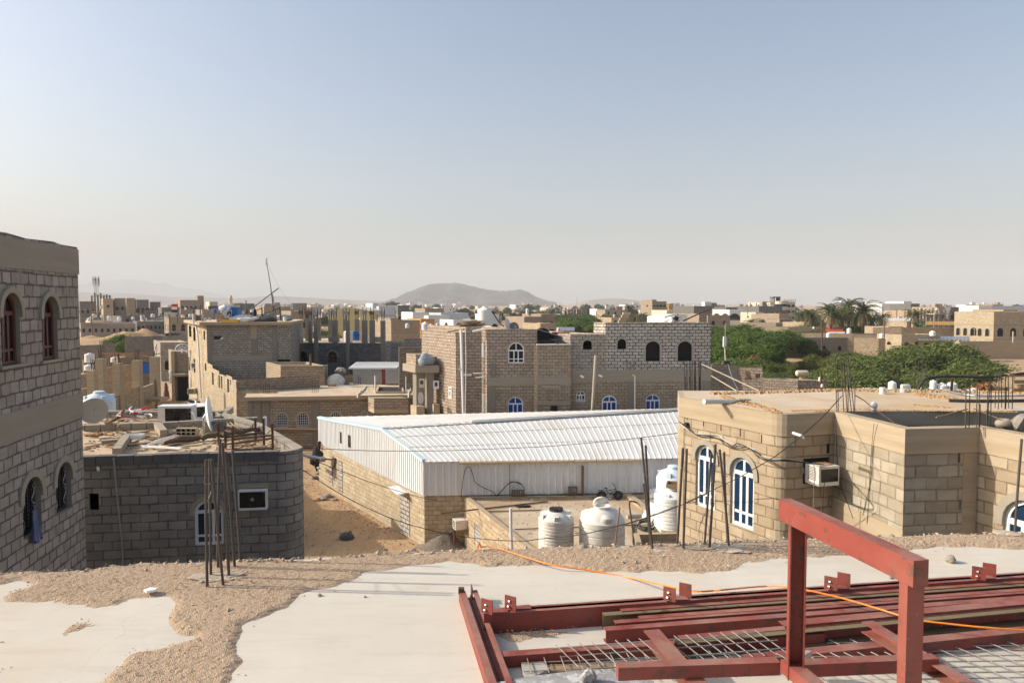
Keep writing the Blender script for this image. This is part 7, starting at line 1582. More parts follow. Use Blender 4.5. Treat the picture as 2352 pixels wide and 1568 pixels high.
for u0,u1,v,Y0,Y1,mt in ((176,236,862,58,64,'blk_tan'),(236,300,845,66,70,'blk_tan'),(190,345,826,78,84,'blk_brown'),(176,240,895,49,52,'blk_tan')):
    a,b=XY(P(u0,760,Y0)),XY(P(u1,760,Y1));g=MB();z=P(u0,v,Y0).z;wallpanel(g,a,b,0,z,yoff=0);g.xf=wxf(a,b);g.box(0,(Vector(b)-Vector(a)).length,.01,.25,0,z-.004);g.xf=None;g.build('inner_wall',M[mt],t)
g=MB();a=P(240,846,58);
for k in range(7):q=P(185+k*18,812+3*(k%3),70+k);g.beam(q,q+Vector((3.2,.6,random.uniform(-.1,.1))),.1,.08)
tag(g.build('scaffold_boards',M['wood']),'pale scaffold boards over the unfinished tan house','boards',kind='stuff')
t2=thing('blue_tarpaulin','blue tarpaulin hung between two tan columns','tarpaulin',P(333,857,66));g=MB();g.box(-.35,.55,-.05,.05,0,.95);g.build('sheet',M['blue'],t2);g=MB();g.box(-.6,-.36,-.05,.05,0,.85);g.box(-.7,.6,-.1,.1,.95,1.05);g.build('frame',M['dark_steel'],t2)
tank('tall',206,832,62,'tall white tank behind the leftmost tan column',21,h_px=22);tank('rib',205,850,56,'white tank lower left behind the tan column',21,h_px=14);tank('low',263,831,70,'whitish tank with dark straps behind the tan columns',16,h_px=12)
# gate tower
t,(a,H,L)=house('narrow block gatehouse with a round-arched grille on top',398,432,807,84,5,'blk_brown',par=.1,name='gatehouse',cat='building');
g=MB();g.box(-.25,.12,-.3,.1,0,H+.05);g.build('corner_pillar',M['conc_tan'],t);g=MB();g.box(-.3,L,-1.2,.0,2.9,3.15);g.build('canopy_slab',M['conc_tan'],t);g=MB();g.box(.3,L-.1,-.03,0,0,2.7);g.build('doorway',M['void'],t)
g=MB();c=Vector((L*.55,.2,H+.1));A_=[(c.x+.85*math.cos(x),c.z+.75*math.sin(x)) for x in [k*math.pi/10 for k in range(11)]];
g.tube([(p,.2,q) for p,q in A_],.05,6)
for k in (3,5,7):g.tube([tuple(c),(A_[k][0],.2,A_[k][1])],.03,5)
g.tube([(c.x-.85,.2,c.z),(c.x+.85,.2,c.z)],.05,6);g.tube([(p*.6+c.x*.4,.2,q*.6+c.z*.4) for p,q in A_],.03,5);g.build('arched_grille',M['pvc'],t)
g=MB();g.box(.9,1.0,-.25,-.05,H-.15,H+.02);g.box(1.4,1.5,-.25,-.05,H-.15,H+.02);g.build('lamps',M['white'],t)
pole('white pillar beside the alley at the gatehouse',[P(392,880,82),P(392,852,82)],.14,'white','pillar','post',8)
house('brown block wall house behind the gatehouse',366,432,786,105,8,'blk_grey',[(2,.3,.8,.25)],par=.1)
wallrow('rough dark stone wall beyond the columns',287,773.5,372,771,125,128,'stone',name='stone_wall');wallrow('low stone wall left of the bush',180,793,262,790,118,120,'stone',name='stone_wall');wallrow('darker wall with rubble on top near the tall house',340,775,432,768,132,134,'blk_grey')
c=P(262,795,178);mound('sand_mound','long pale sand mound in front of the long low house','sand mound',(c.x,c.y,0),21,9,3.6,M['sand'],40,seed=3,amp=.5)
c=P(320,780,190);mound('sand_mound','right shoulder of sand in front of the long low house','sand mound',(c.x,c.y,0),14,7,4.2,M['sand'],30,seed=9,amp=.4)
t,(a,H,L)=house('long low curved-looking house with a row of small windows and many tanks',184,312,743,232,14,'blk_grey',[(9,.45,.8,.22)],yaw=.10,par=.2,arch=False);house('right wing of the long low house',313,391,738,250,14,'blk_slate',[(8,.5,.8,.22)],yaw=.25,par=.2,arch=False)
g=MB();g.box(0,L,-.2,.3,H,H+.35);g.build('roof_edge',M['plaster'],t)
for x,vb,w_,h_,k in ((320,785,12,9,'low'),(233,850,8,8,'rib'),(468,780,7.5,6,'rib'),(602,850,10,12.5,'tall'),(785,845,9,9.5,'rib'),(1034,820,7,7,'low'),(1203,820,9,11,'tall'),(1392,780,9,8.5,'low'),(455,625,6,6,'low'),(1938,780,7,6,'rib'),(2070,780,8,8,'rib'),(1990,645,5,6,'rib')):
    tank(k,175+x/7.905,630+vb/7.905,240 if vb>700 else 300,{320:'widest white tank on the long low house, near its left end',233:'short white tank lowest at the left of the long low house',468:'white tank between the widest and the tall one on the long low house',602:'tall white tank at the left centre of the long low house',785:'white tank right of the tall one on the long low house',1034:'squat white tank at the middle of the long low house',1203:'tall white tank beside the leaning pole on the long low house',1392:'squat white tank right of the leaning pole',455:'white tank on a bracket beside the big grey house',1938:'white tank just left of the tall house, farther one',2070:'white tank just left of the tall house, nearer one',1990:'small white tank high above the left corner of the tall house'}[x],w_,h_px=h_)
gp='utility poles on the left of the town'
for lb,p0,p1,Y,r in (('thin brown pole before the left end of the long low house',(295,1115),(265,650),200,.14),('leaning pole in the middle of the long low house',(1335,1115),(1158,630),195,.14),('dark straight pole at the right end of the long low house',(1700,1110),(1692,740),195,.16)):
    pole(lb,[P(175+p0[0]/7.905,630+p0[1]/7.905,Y),P(175+p1[0]/7.905,630+p1[1]/7.905,Y)],r,'wood_dk','utility_pole','utility pole',6,gp)
for i,dv in enumerate((0,35,70)):
    cable(['top wire strung before the long low house','middle wire strung before the long low house','bottom wire strung before the long low house'][i],spline([P(175+x/7.905,630+(y+dv)/7.905,196) for x,y in ((380,780),(640,850),(900,868),(1200,850),(1500,800),(1692,745))],4),.05,'galv')
t2=thing('flag','small red white and black flag left of the tall house','flag',P(408,745,210));g=MB();g.tube([(0,0,0),(.1,0,6)],.08,5);g.build('pole',M['dark_steel'],t2)
for k,c in enumerate(('cloth_k','cloth_w','red')):g=MB();g.box(-1.6,0,-.03,.03,3.4+k*.8,4.2+k*.8);g.build('stripe',M[c],t2)
def car_build(name,label,loc,rz,mat,s=1,group=None):
    t2=thing(name,label,'car',loc,rz,group);t2.scale=(s,)*3
    pr=[(-2.25,.35),(-2.3,.75),(-2.2,1.0),(-1.95,1.12),(-1.75,1.58),(-1.2,1.68),(.2,1.68),(.6,1.58),(1.25,1.12),(2.1,.98),(2.28,.75),(2.25,.35)]
    vs=[];n=len(pr)
    for y,k in ((-.9,1),(-.86,.96),(.86,.96),(.9,1)):
        for x,z in pr:q=.82 if z>1.2 else 1;vs.append((x*(1 if abs(y)<.88 else .99),y*q*(1.0 if abs(y)>.88 else 1.02),z if abs(y)<.88 else z*.985+.005))
    fs=[(r*n+i,r*n+(i+1)%n,(r+1)*n+(i+1)%n,(r+1)*n+i) for r in range(3) for i in range(n)]+[tuple(range(n)),tuple(3*n+i for i in range(n))[::-1]]
    g=MB();g.add(vs,fs);g.build('body',mat,t2,smooth=True)
    g=MB();g.add([(-1.99,-.66,1.17),(-1.99,.66,1.17),(-1.80,.58,1.54),(-1.80,-.58,1.54)],[(0,1,2,3)]);g.build('rear_window',M['glass_dk'],t2)
    for sy in (-1,1):
        g=MB();g.add([(-1.6,sy*.86,1.2),(1.0,sy*.86,1.2),(.5,sy*.80,1.55),(-1.4,sy*.80,1.58)],[(0,1,2,3)]);g.build('side_window',M['glass_dk'],t2)
        g=MB();g.box(-2.27,-2.1,sy*.62-.16,sy*.62+.16,.82,1.0);g.build('tail_light',M['red'],t2)
        g=MB();g.beam((-1.3,sy*.66,1.72),(.2,sy*.66,1.72),.04,.04);g.build('roof_rail',M['galv'],t2)
        g=MB();g.box(.7,.85,sy*1.0-.1,sy*1.0+.1,1.1,1.22);g.build('mirror',mat,t2)
        for x in (-1.4,1.4):g=MB();g.lathe((x,sy*.80-.11,.36),[(.2,0),(.36,.02),(.36,.2),(.2,.22)],20,ax=Matrix.Rotation(-math.pi/2,3,'X'));w_=g.build('wheel',M['rubber'],t2);g=MB();g.lathe((x,sy*.80-.12,.36),[(0,0),(.2,.01),(.2,.23),(0,.24)],14,ax=Matrix.Rotation(-math.pi/2,3,'X'));g.build('rim',M['galv'],w_)
    g=MB();g.box(-2.34,-2.2,-.8,.8,.4,.62);g.box(-2.31,-2.28,-.25,.25,.74,.86);g.build('bumper',M['dark_steel'],t2);return t2
car_build('parked_car','silver estate car parked in the sandy street by the tall house',P(436,950,72)*1.0,math.atan2(.85,-.53)+.12,M['car']);bpy.data.objects['parked_car'].location.z=0
q=PZ(441,957,0);bpy.data.objects['parked_car'].location=(q.x,q.y+1.5,0)
car_build('parked_van','dark vehicle parked under the flag at the right of the long low house',(P(406,757,215).x,215,0),.05,M['dark_steel'],1.6)
# the person in the street
def person(loc,rz,s,label):
    t2=thing('person',label,'person',loc,rz);t2.scale=(s,)*3
    vs=[(0,0,.95),(0,0,1.15),(0,0,1.42),(0,0,1.52),(0,-.01,1.66),(0,0,1.74),(-.17,0,1.42),(-.24,.03,1.16),(-.22,-.08,.93),(.17,0,1.42),(.25,.02,1.15),(.22,-.1,.95),(-.09,0,.9),(-.1,-.05,.5),(-.1,.04,.07),(-.1,-.1,.03),(.09,0,.9),(.11,.08,.5),(.11,.14,.07),(.11,.0,.03)]
    es=[(0,1),(1,2),(2,3),(3,4),(4,5),(2,6),(6,7),(7,8),(2,9),(9,10),(10,11),(0,12),(12,13),(13,14),(14,15),(0,16),(16,17),(17,18),(18,19)]
    rr=[.15,.13,.15,.055,.10,.07,.07,.045,.035,.07,.045,.035,.10,.065,.045,.035,.10,.065,.045,.035]
    me=bpy.data.meshes.new('person_body');me.from_pydata(vs,es,[]);o=bpy.data.objects.new('body',me);COL.objects.link(o);o.parent=t2
    sk=o.modifiers.new('s','SKIN');
    for v_,r in zip(me.skin_vertices[0].data if me.skin_vertices else [],rr):v_.radius=(r,r)
    if not me.skin_vertices:
        bm=bmesh.new();bm.from_mesh(me);bm.verts.layers.skin.verify();bm.to_mesh(me);bm.free()
    for v_,r in zip(me.skin_vertices[0].data,rr):v_.radius=(r,r)
    me.skin_vertices[0].data[0].use_root=True;o.modifiers.new('u','SUBSURF').levels=1;o.modifiers['u'].render_levels=2;me.materials.append(plain('skin',(.22,.12,.075),.6,.05))
    g=MB();g.lathe((0,0,0),[(.34,.12),(.31,.5),(.25,.9),(.19,1.12),(.22,1.38),(.15,1.5),(.07,1.54)],16);g.build('dress',plain('dusty_pink_dress',(.24,.12,.12),.9,.2,3),t2,smooth=60)
    g=MB();g.lathe((0,.01,0),[(.17,1.42),(.13,1.55),(.125,1.68),(.09,1.77),(0,1.80)],14);g.build('headscarf',plain('dark_headscarf',(.09,.05,.06),.9),t2,smooth=60)
q=PZ(382,917,0);person((q.x,q.y,0),2.6,1.08,'person in a long dusty dress walking in the sandy street')
# ================================================================== houses of the town, one by one
HS=[('dark block house at the far left behind the tanks',183,223,692,350,14,'blk_slate',[(3,.55,1.3,.16)],{}),
 ('large grey-tan block house, left half, over the long low house',237,262.5,685.5,330,16,'blk_tan',[(1,.7,1.2,.1)],{}),
 ('large grey-tan block house, middle with two arched windows',263,290,684.5,334,16,'blk_grey',[(2,.62,1.6,.1),(2,.3,1.6,.1)],{}),
 ('large grey-tan block house, plain right part',290.5,313,684.5,330,16,'blk_brown',[(1,.4,1,.06)],{}),
 ('grey wing with three tall arched openings and battlements',313.5,344,688,328,14,'blk_slate',[(3,.55,2.4,.18)],{}),
 ('tan house right of the battlemented wing',344.5,371,693,340,14,'blk_brown',[(2,.6,1.3,.12)],{}),
 ('dark grey house with many small windows',371,414,706,300,12,'blk_slate',[(6,.6,1.1,.2),(6,.2,1.1,.2)],{}),
 ('brown block house below the flag',388,432,729,228,12,'blk_brown',[(2,.4,1.2,.3)],{}),
 ('long tan house high at the left of the tall house',414,466,689,380,14,'blk_brown',[(5,.65,1.5,.12),(5,.3,1.5,.12)],{}),
 ('square stair head on the long tan house',454,470,679,390,6,'blk_brown',[],{}),
 ('cream house with a row of narrow windows',481,502,693,400,12,'paint_cream',[(5,.6,1.2,.22)],{}),
 ('grey house just behind the tall house roof',464,496,711,190,10,'blk_grey',[(2,.5,1.1,.2)],{}),
 ('slate house behind the wrapped tank',536,586,697,330,12,'blk_slate',[(4,.5,1.3,.15)],{}),
 ('grey house behind the radio mast',606,668,704,240,12,'blk_brown',[(6,.55,1.3,.2),(5,.15,1.3,.2)],{}),
 ('brown house right of the radio mast',668,702,714,200,10,'blk_brown',[(4,.5,1.1,.25)],{}),
 ('pale house with a double row of windows right of the mast',662,708,706,420,12,'paint_cream',[(9,.6,1.4,.25)],{}),
 ('pale blue and white house with an arched window',870,914,703,260,10,'paint_blue',[(2,.35,2.2,.24)],{}),
 ('white stair tower of the pale blue house',856,870,696,262,7,'paint_blue',[(1,.55,1.5,.2)],{}),
 ('grey house with two white star-shaped windows',914,940,701,258,10,'blk_slate',[(2,.45,1.8,.2)],{}),
 ('blank white tall wall of a white compound',948,984,716.5,235,9,'paint_white',[],{}),
 ('low white compound wall',984,1032,724,232,5,'paint_white',[],{}),
 ('brown house with two small white windows above the white compound',976,1020,708,300,10,'blk_brown',[(2,.45,1.4,.2)],{}),
 ('pale blue house right of the white compound',1013,1076,718,262,10,'paint_blue',[(4,.45,1.4,.28)],{}),
 ('near white house with a barred side window',1041,1098,734,170,7,'paint_white',[(2,.72,1.5,.18)],{}),
 ('white house just right of the large tank',1126,1146,721,190,8,'paint_white',[(1,.5,1.4,.2)],{}),
 ('large bare brown wall house with a stepped top',898,965,735,172,10,'blk_brown',[],{}),
 ('taller left end of the bare brown house',896,915,731,176,8,'blk_brown',[],{}),
 ('ochre house behind the orange awning',966,998,732,200,9,'ochre_h',[(1,.4,2,.25)],{}),
 ('tan house front with two tall slots',1204,1243,727,165,8,'blk_pink',[(3,.5,.9,.3)],{}),
 ('tan house with a blank sunny side wall',1243,1275,721,168,8,'blk_brown',[(2,.6,1.3,.2)],{}),
 ('lower sandy house with two arches on its top',1241,1276,742,140,6,'blk_tan',[(2,.55,1.5,.3)],{}),
 ('four-storey building with dark open balconies',1504,1530,692,420,12,'blk_grey',[(3,.75,2.2,.1),(3,.5,2.2,.1),(3,.25,2.2,.1)],{}),
 ('taller tower beside the open balconies',1498,1507,688,418,8,'blk_brown',[(1,.7,1.5,.08)],{}),
 ('cream house with three windows and crenels',1532,1562,712,330,10,'paint_cream',[(3,.5,1.6,.25)],{}),
 ('brown house with two white windows',1562,1590,713,330,10,'blk_brown',[(3,.5,1.6,.25)],{}),
 ('tall plain grey house behind the rusty boom',1594,1634,703,300,12,'blk_slate',[(2,.6,1,.1)],{}),
 ('small square tower at the orchard edge',1606,1623,720,185,4,'blk_pink',[(1,.4,.7,.2)],{}),
 ('long brown house at the orchard edge',1626,1676,724,250,8,'blk_brown',[(2,.55,1.2,.2)],{}),
 ('white-fronted house with two glazed bays',1676,1722,711,330,10,'paint_white',[(2,.45,5,.35)],{}),
 ('grey upper storey behind the white-fronted house',1668,1724,706,345,10,'blk_slate',[],{}),
 ('grey house left of the tall cream building',1743,1790,703,330,12,'blk_slate',[(4,.6,1.5,.15)],{}),
 ('low cream house with small dark windows',1736,1752,717,310,8,'paint_cream',[(4,.7,.8,.1)],{}),
 ('grey-pink house before the tall cream building',1768,1790,721,260,8,'blk_pink',[(1,.5,1,.2)],{}),
 ('brown house right below the tall cream building',1790,1812,720,255,8,'blk_brown',[],{}),
 ('sandy block house with a long sunlit side among the trees',1783,1852,741,205,11,'blk_cream',[],{'side':(-.9,.45)}),
 ('stair head with a dark red door among the trees',1791,1818,733,215,5,'blk_pink',[],{}),
 ('tan square upper room right of the trees',1857,1896,740,196,8,'blk_tan',[],{}),
 ('wide tan house with a sunlit yellow side wall',1812,1900,751,186,9,'blk_cream',[],{'side':(-.9,.45)}),
 ('rough stone house below the wide tan one',1842,1946,775,152,9,'stone',[(3,.35,.8,.25)],{}),
 ('flat tan house right of the red roofs',1962,2014,766,152,10,'blk_tan',[(1,.3,1.2,.2)],{'side':(-.95,.3)}),
 ('brown low house behind the flat tan one',1985,2040,760,185,10,'blk_brown',[],{'side':(-.95,.3)}),
 ('grey block pillar house with a tank on top',2020,2034,777,134,4,'blk_tan',[],{'side':(-.9,.5)}),
 ('small tan house with a green door',2052,2073,770,146,7,'blk_brown',[],{'side':(-.95,.35)}),
 ('sandy house with two tiny windows beside the green door',2073,2160,768,142,5,'blk_cream',[(4,.6,.8,.12)],{'par':.2}),
 ('ochre scalloped wall house',2072,2199,752,172,6,'blk_tan',[],{'side':(-.95,.3)}),
 ('yellow-sided end of the scalloped house',2042,2074,750,174,6,'blk_tan',[],{}),
 ('white multi-storey building with red bands',2026,2076,697,390,12,'paint_white',[(8,.2,2.0,.1),(8,.42,2,.1)],{}),
 ('white stair tower of the red-banded building',2076,2092,692,385,10,'paint_white',[(1,.7,1.2,.1)],{}),
 ('grey frame building beside the red-banded one',2092,2110,697,340,10,'blk_slate',[(2,.6,2,.15)],{}),
 ('tan house behind the small palm',2084,2118,713,300,10,'blk_tan',[(3,.5,1.4,.2)],{}),
 ('tan house with a red window strip',2152,2184,705,290,10,'blk_tan',[(1,.55,1.6,.25)],{}),
 ('grey house with tall arched windows right of the red strip',2184,2200,705,288,10,'blk_slate',[(2,.5,1.6,.25)],{}),
 ('low far grey house with two arches',2206,2240,710,330,10,'blk_brown',[(3,.5,2,.3)],{}),
 ('white far house with three arched windows',2248,2276,702,310,9,'paint_white',[(3,.45,2,.25)],{}),
 ('long pale far house at the right edge',2276,2380,703,330,10,'paint_blue',[(5,.4,2,.25)],{}),
 ('far tan house with a crenellated rim at the right edge',2305,2335,711,230,9,'blk_tan',[],{}),
]
M['ochre_h']=M['ochre']
for lb,u0,u1,vt,Y,dp,mt,ws,kw in HS:house(lb,u0,u1,vt,Y,dp,mt,ws,group='houses of the town',yaw=kw.get('yaw',.03),side=kw.get('side'),par=kw.get('par',.5))
# fort-like house at the right edge
t,(a,H,L)=house('fort-like tan house with arched windows and pierced parapet',2284,2400,716,163,8.4,'blk_cream',[(4,.42,1.3,.2)],par=.8,side=SIDE,name='fort_house')
far_=Vector((SIDE.x,SIDE.y))*8.4
for k in range(5):farwin(t,tuple(far_),(0,0),.9+1.55*k,H*.42,.8,H*.18)
for k in range(5):
    for i in range(2):
        for j in range(3):g=MB(wxf(tuple(far_),(0,0)));g.box(.7+1.6*k+.35*i,.9+1.6*k+.35*i,-.03,0,H-1.3+.35*j,H-1.1+.35*j);g.build('pierced_hole',M['cement'],t)
wl_=wallrow('long brown boundary wall running to the right edge',2206,783,2420,784,148,148,'conc_tan',.3,'boundary_wall');pole('pale pole before the fort-like house',[P(2327,787,146),P(2327,761,146)],.16,'plaster','pole','pole')
def awning(label,u0,u1,v0,v1,Y,dy,mat,name='awning'):
    a,b=P(u0,v1,Y),P(u1,v1,Y);c,d=P(u1,v0,Y+dy),P(u0,v0,Y+dy);g=MB();n=14;up=Vector((0,0,.12))
    for k in range(n):p=[a.lerp(b,k/n),a.lerp(b,(k+.9)/n),d.lerp(c,(k+.9)/n),d.lerp(c,k/n)];g.add(p+[q-up for q in p],[(0,1,2,3),(4,5,1,0)])
    return tag(g.build(name,M[mat]),label,'roof sheet','sheet roofs in the town')
awning('upper red sheet roof near the palms',1897,1937,753,762,180,6,'clayred');awning('lower red sheet roof below the white sheet',1907,1939,768,775,160,4,'clayred');awning('white sheet between the two red roofs',1902,1941,762,768,168,4,'sheet_r')
awning('orange sheet awning beside the cream tanks',964,998,744,755,165,1.2,'clayred');awning('grey sheet roof at the orchard by the central house',1278,1320,751,759,130,5,'galv');awning('wide grey sheet roof over the sandy house',2109,2228,772,781,140,5,'galv')
awning('long white sheet roof left of the small palms',2024,2098,730,737,230,8,'sheet_r');awning('narrow white sheet roof behind the scalloped wall',2070,2126,768,773,160,4,'sheet_r');awning('ochre fascia roof behind the banana plants',2126,2199,738,746,205,3,'ochre');awning('white sheet shed roof on the right of the palms',1998,2038,752,760,190,5,'sheet_r')
g=MB();q=P(2065,801,145.5);g.box(q.x-.8,q.x+.7,q.y-.05,q.y,q.z-.2,q.z+2.1);tag(g.build('green_gate',plain('green_gate_paint',(.03,.16,.11),.6)),'green metal door of the small tan house','gate')
# yellow shed
t2=thing('yellow_shed','large ochre-yellow sheet shed with a shallow gable','shed',P(753,740,215));o=t2.location.copy();o.z=0;t2.location.z=0
pts=[P(u,v,Y) for u,v,Y in ((753,712,215),(807,705.5,214),(850,714.5,213),(874,712,226))];b0=[Vector((p.x,p.y,0)) for p in pts]
g=MB();g.add([b0[0]-o,b0[2]-o,pts[2]-o,pts[1]-o,pts[0]-o],[(0,1,2,3,4)]);g.add([b0[2]-o,b0[3]-o,pts[3]-o,pts[2]-o],[(0,1,2,3)]);g.build('cladding',M['paint_yellow'],t2)
bk_=Vector((9,20,0));g=MB();g.add([pts[1]-o,pts[2]-o+Vector((0,-.3,0)),pts[3]-o+Vector((.4,0,.1)),pts[1]-o+(pts[3]-pts[2])],[(0,1,2,3)]);g.add([pts[0]-o,pts[1]-o,pts[1]-o+(pts[3]-pts[2]),pts[0]-o+(pts[3]-pts[2])],[(0,1,2,3)]);g.build('shed_roof',M['paint_cream'],t2)
# white shed
t2,_=house('white sheet shed behind the white bundle',1527,1568,727,230,8,'paint_white',par=.1,group='houses of the town')
g=MB();Ls=41*230/FP;hz_=P(0,727,230).z;g.add([(0,0,hz_),(Ls,0,hz_),(Ls/2,0,hz_+.8),(-4,7,hz_),(Ls-4,7,hz_),(Ls/2-4,7,hz_+.8)],[(0,1,2),(0,2,5,3),(2,1,4,5)]);g.build('roof',M['sheet_r'],t2)
# tall cream building
t,(a,H,L)=house('tall cream building with a rounded front bay and rooftop frame',1769,1825,694,370,14,'paint_cream',[(6,.80,1.6,.10),(6,.55,1.6,.10),(6,.3,1.6,.10)],name='tall_building',group='houses of the town')
g=MB();g.lathe((L*.42,-.2,0),[(3,0),(3,H+.6)],18);g.build('round_bay',M['paint_cream'],t,smooth=True)
g=MB();g.lathe((L*.42,-.25,H*.82),[(3.05,0),(3.05,1.2)],18);g.build('bay_window',M['glass_dk'],t)
g=MB();
for x in (.1,.32):g.box(L*x+.5,L*x+1.0,0,5,H,H+2.6)
g.box(L*.1,L*.36+.6,0,5,H+2.2,H+2.8);g.build('roof_frame',M['blk_slate'],t)
for k in range(7):g=MB();x=L*(.55+.07*k);g.box(x,x+.35,0,.4,H,H+1.6);g.build('parapet_post',M['paint_cream'],t)
# bare concrete frames
def frame(label,u0,u1,vt,Y,nb,fl,mat='conc_dk'):
    a=P(u0,vt,Y);t2=thing('unfinished_block',label,'building',(a.x,a.y,0),0,'bare concrete frames');L=(u1-u0)*Y/FP;H=a.z
    for i in range(nb+1):
        for y in (0,5):g=MB();x=L*i/nb;g.box(x-.25,x+.25,y,y+.5,0,H+random.uniform(0,1.5));g.build('column',M[mat],t2)
    for f in range(1,fl+1):g=MB();g.box(-.3,L+.3,-.3,6,H*f/fl-.35,H*f/fl);g.build('floor_slab',M['conc'],t2)
    g=MB();g.box(.2,L-.2,5.6,5.8,0,H*(fl-1)/fl-.4 if fl>1 else H*.5);g.build('rear_wall',M['blk_grey'],t2)
frame('bare concrete frame left of the orchard, left block',1279,1300,713,400,2,2);frame('bare concrete frame left of the orchard, middle block',1300,1316,711,400,2,2);frame('bare concrete frame left of the orchard, right block',1316,1334,711,402,3,3)
frame('open concrete porch frame right of the small palm',2116,2152,713,285,4,1);frame('open ground floor frame below the red strip house',2148,2182,720,262,3,1);frame('roof frame with tanks at the far left',210,238,679.5,345,4,2,'wood_dk')
# minarets and masts
def minaret(label,u,vt,Y,r,mat):
    h=P(u,vt,Y).z;t2=thing('minaret',label,'minaret',(P(u,700,Y).x,Y,0),0,'minarets');g=MB();g.lathe((0,0,0),[(r*1.2,0),(r,h*.55),(r*1.5,h*.57),(r*1.5,h*.6),(r*.8,h*.61),(r*.75,h*.8)],12);g.build('shaft',M[mat],t2,smooth=True)
    g=MB();g.lathe((0,0,h*.8),[(r*1.2,0),(r*1.2,.5),(r*.7,.6),(r*.7,h*.08),(r*.85,h*.1),(r*.6,h*.15),(0,h*.2)],12);g.build('lantern',M[mat],t2,smooth=True)
minaret('cream minaret left of the wrapped tank',530,677,520,1.5,'paint_cream');minaret('ochre minaret right of the balcony building',1537,696,480,1.2,'ochre');minaret('thin white far minaret right of the dark hill',1305,706,900,1.2,'paint_white')
def mast(label,u,v0,v1,Y,w_=1.2,ant=True):
    z0,z1=P(u,v0,Y).z,P(u,v1,Y).z;t2=thing('telecom_mast',label,'mast',(P(u,700,Y).x,Y,z0),0,'masts');g=MB();H=z1-z0
    for a in (0,2.1,4.2):g.tube([(w_*math.cos(a),w_*math.sin(a),0),(w_*.3*math.cos(a),w_*.3*math.sin(a),H)],.1,4)
    for k in range(8):
        for a in (0,2.1,4.2):f=1-.7*k/8;g.tube([(w_*f*math.cos(a),w_*f*math.sin(a),H*k/8),(w_*f*math.cos(a+2.1),w_*f*math.sin(a+2.1),H*(k+1)/8)],.06,4)
    g.build('lattice',M['galv'],t2)
    if ant:
        g=MB()
        for zz in (.62,.8,.93):
            for a in range(5):x,y=1.3*math.cos(a*1.25),1.3*math.sin(a*1.25);g.box(x-.2,x+.2,y-.15,y+.15,H*zz-1,H*zz+1.1)
        g.build('antennas',M['white'],t2)
mast('telecom mast with panel antennas at the far left',222.5,680,637,352);mast('left mast on top of the central hill',1020,652,645,4600,5,False);mast('right mast on top of the central hill',1046,651,643,4600,5,False);mast('red and white mast at the foot of the pale hill',1325,712,681,1400,3,False)
# trees ==================================================================
def leafmat(name,a,b,trans=.3):
    m,nt,bs=mk(name);v=nd(nt,'NewGeometry').outputs['Random Per Island'];rnd=nd(nt,'ObjectInfo').outputs['Random']
    c=mix(nt,v,a,b);c=mix(nt,.5,c,mix(nt,rnd,(.6,.68,.6),(1.5,1.4,1.3)),'MULTIPLY');setc(nt,bs,c,.7,0,.25)
    tr=nd(nt,'BsdfTranslucent',{'Color':c});mx=nd(nt,'MixShader',{0:trans,1:bs.outputs[0],2:tr.outputs[0]});nt.links.new(mx.outputs[0],nt.nodes['Material Output'].inputs[0]);return m
M['leaf']=leafmat('dark_orchard_leaves',(.036,.08,.013),(.15,.21,.042));M['leaf2']=leafmat('feathery_acacia_leaves',(.05,.085,.023),(.20,.225,.068));M['leaf3']=leafmat('yellowish_shrub_leaves',(.08,.10,.02),(.19,.19,.05));M['dry']=leafmat('dry_orange_twigs',(.22,.10,.04),(.42,.21,.09));M['frond']=leafmat('palm_fronds',(.06,.075,.03),(.15,.15,.07),.2);M['frond_dry']=leafmat('dead_palm_fronds',(.19,.12,.065),(.30,.21,.12),.1);M['leaf4']=leafmat('grey_green_distant_leaves',(.05,.07,.03),(.10,.12,.055));M['bark']=M['wood_dk']
def leaves(n,rx,rz,cz,mat,parent,size=.3,clumps=26,flat=1.0,seed=0,shell=.55,name='crown',droop=0):
    rg=np.random.default_rng(seed);cs=[]
    while len(cs)<clumps:
        q=rg.normal(size=3);q /= np.linalg.norm(q);q *= shell+(1-shell)*rg.random();
        if q[2]>-.55:cs.append((q[0]*rx*.78,q[1]*rx*.78,cz+q[2]*rz*.75,rx*(.17+.24*rg.random())))
    vs=[];fs=[];k=0
    ci=rg.integers(clumps,size=n);d=rg.normal(size=(n,3));d /= np.linalg.norm(d,axis=1)[:,None];rr=.5+.55*rg.random(n)+.75*rg.random(n)**6;a=rg.normal(size=(n,3));a[:,2] *= .5;a[:,2]-=droop;a /= np.linalg.norm(a,axis=1)[:,None]
    for i in range(n):
        c=cs[ci[i]];p=np.array([c[0]+d[i,0]*c[3]*rr[i],c[1]+d[i,1]*c[3]*rr[i],c[2]+d[i,2]*c[3]*rr[i]*.8*flat])
        if p[2]<.15:p[2]=.15+.3*rg.random()
        e=a[i]*size*(.6+.8*rg.random());f=np.cross(a[i],d[i]);nf=np.linalg.norm(f);f=(f/nf if nf>1e-3 else np.array([1,0,0]))*size*.32
        vs+=[tuple(p-e-f*.3),tuple(p+f),tuple(p+e),tuple(p-f)];fs.append((k,k+1,k+2,k+3));k+=4
    me=bpy.data.meshes.new(name);me.from_pydata(vs,[],fs);me.materials.append(mat);o=bpy.data.objects.new(name,me);COL.objects.link(o);o.parent=parent;return o
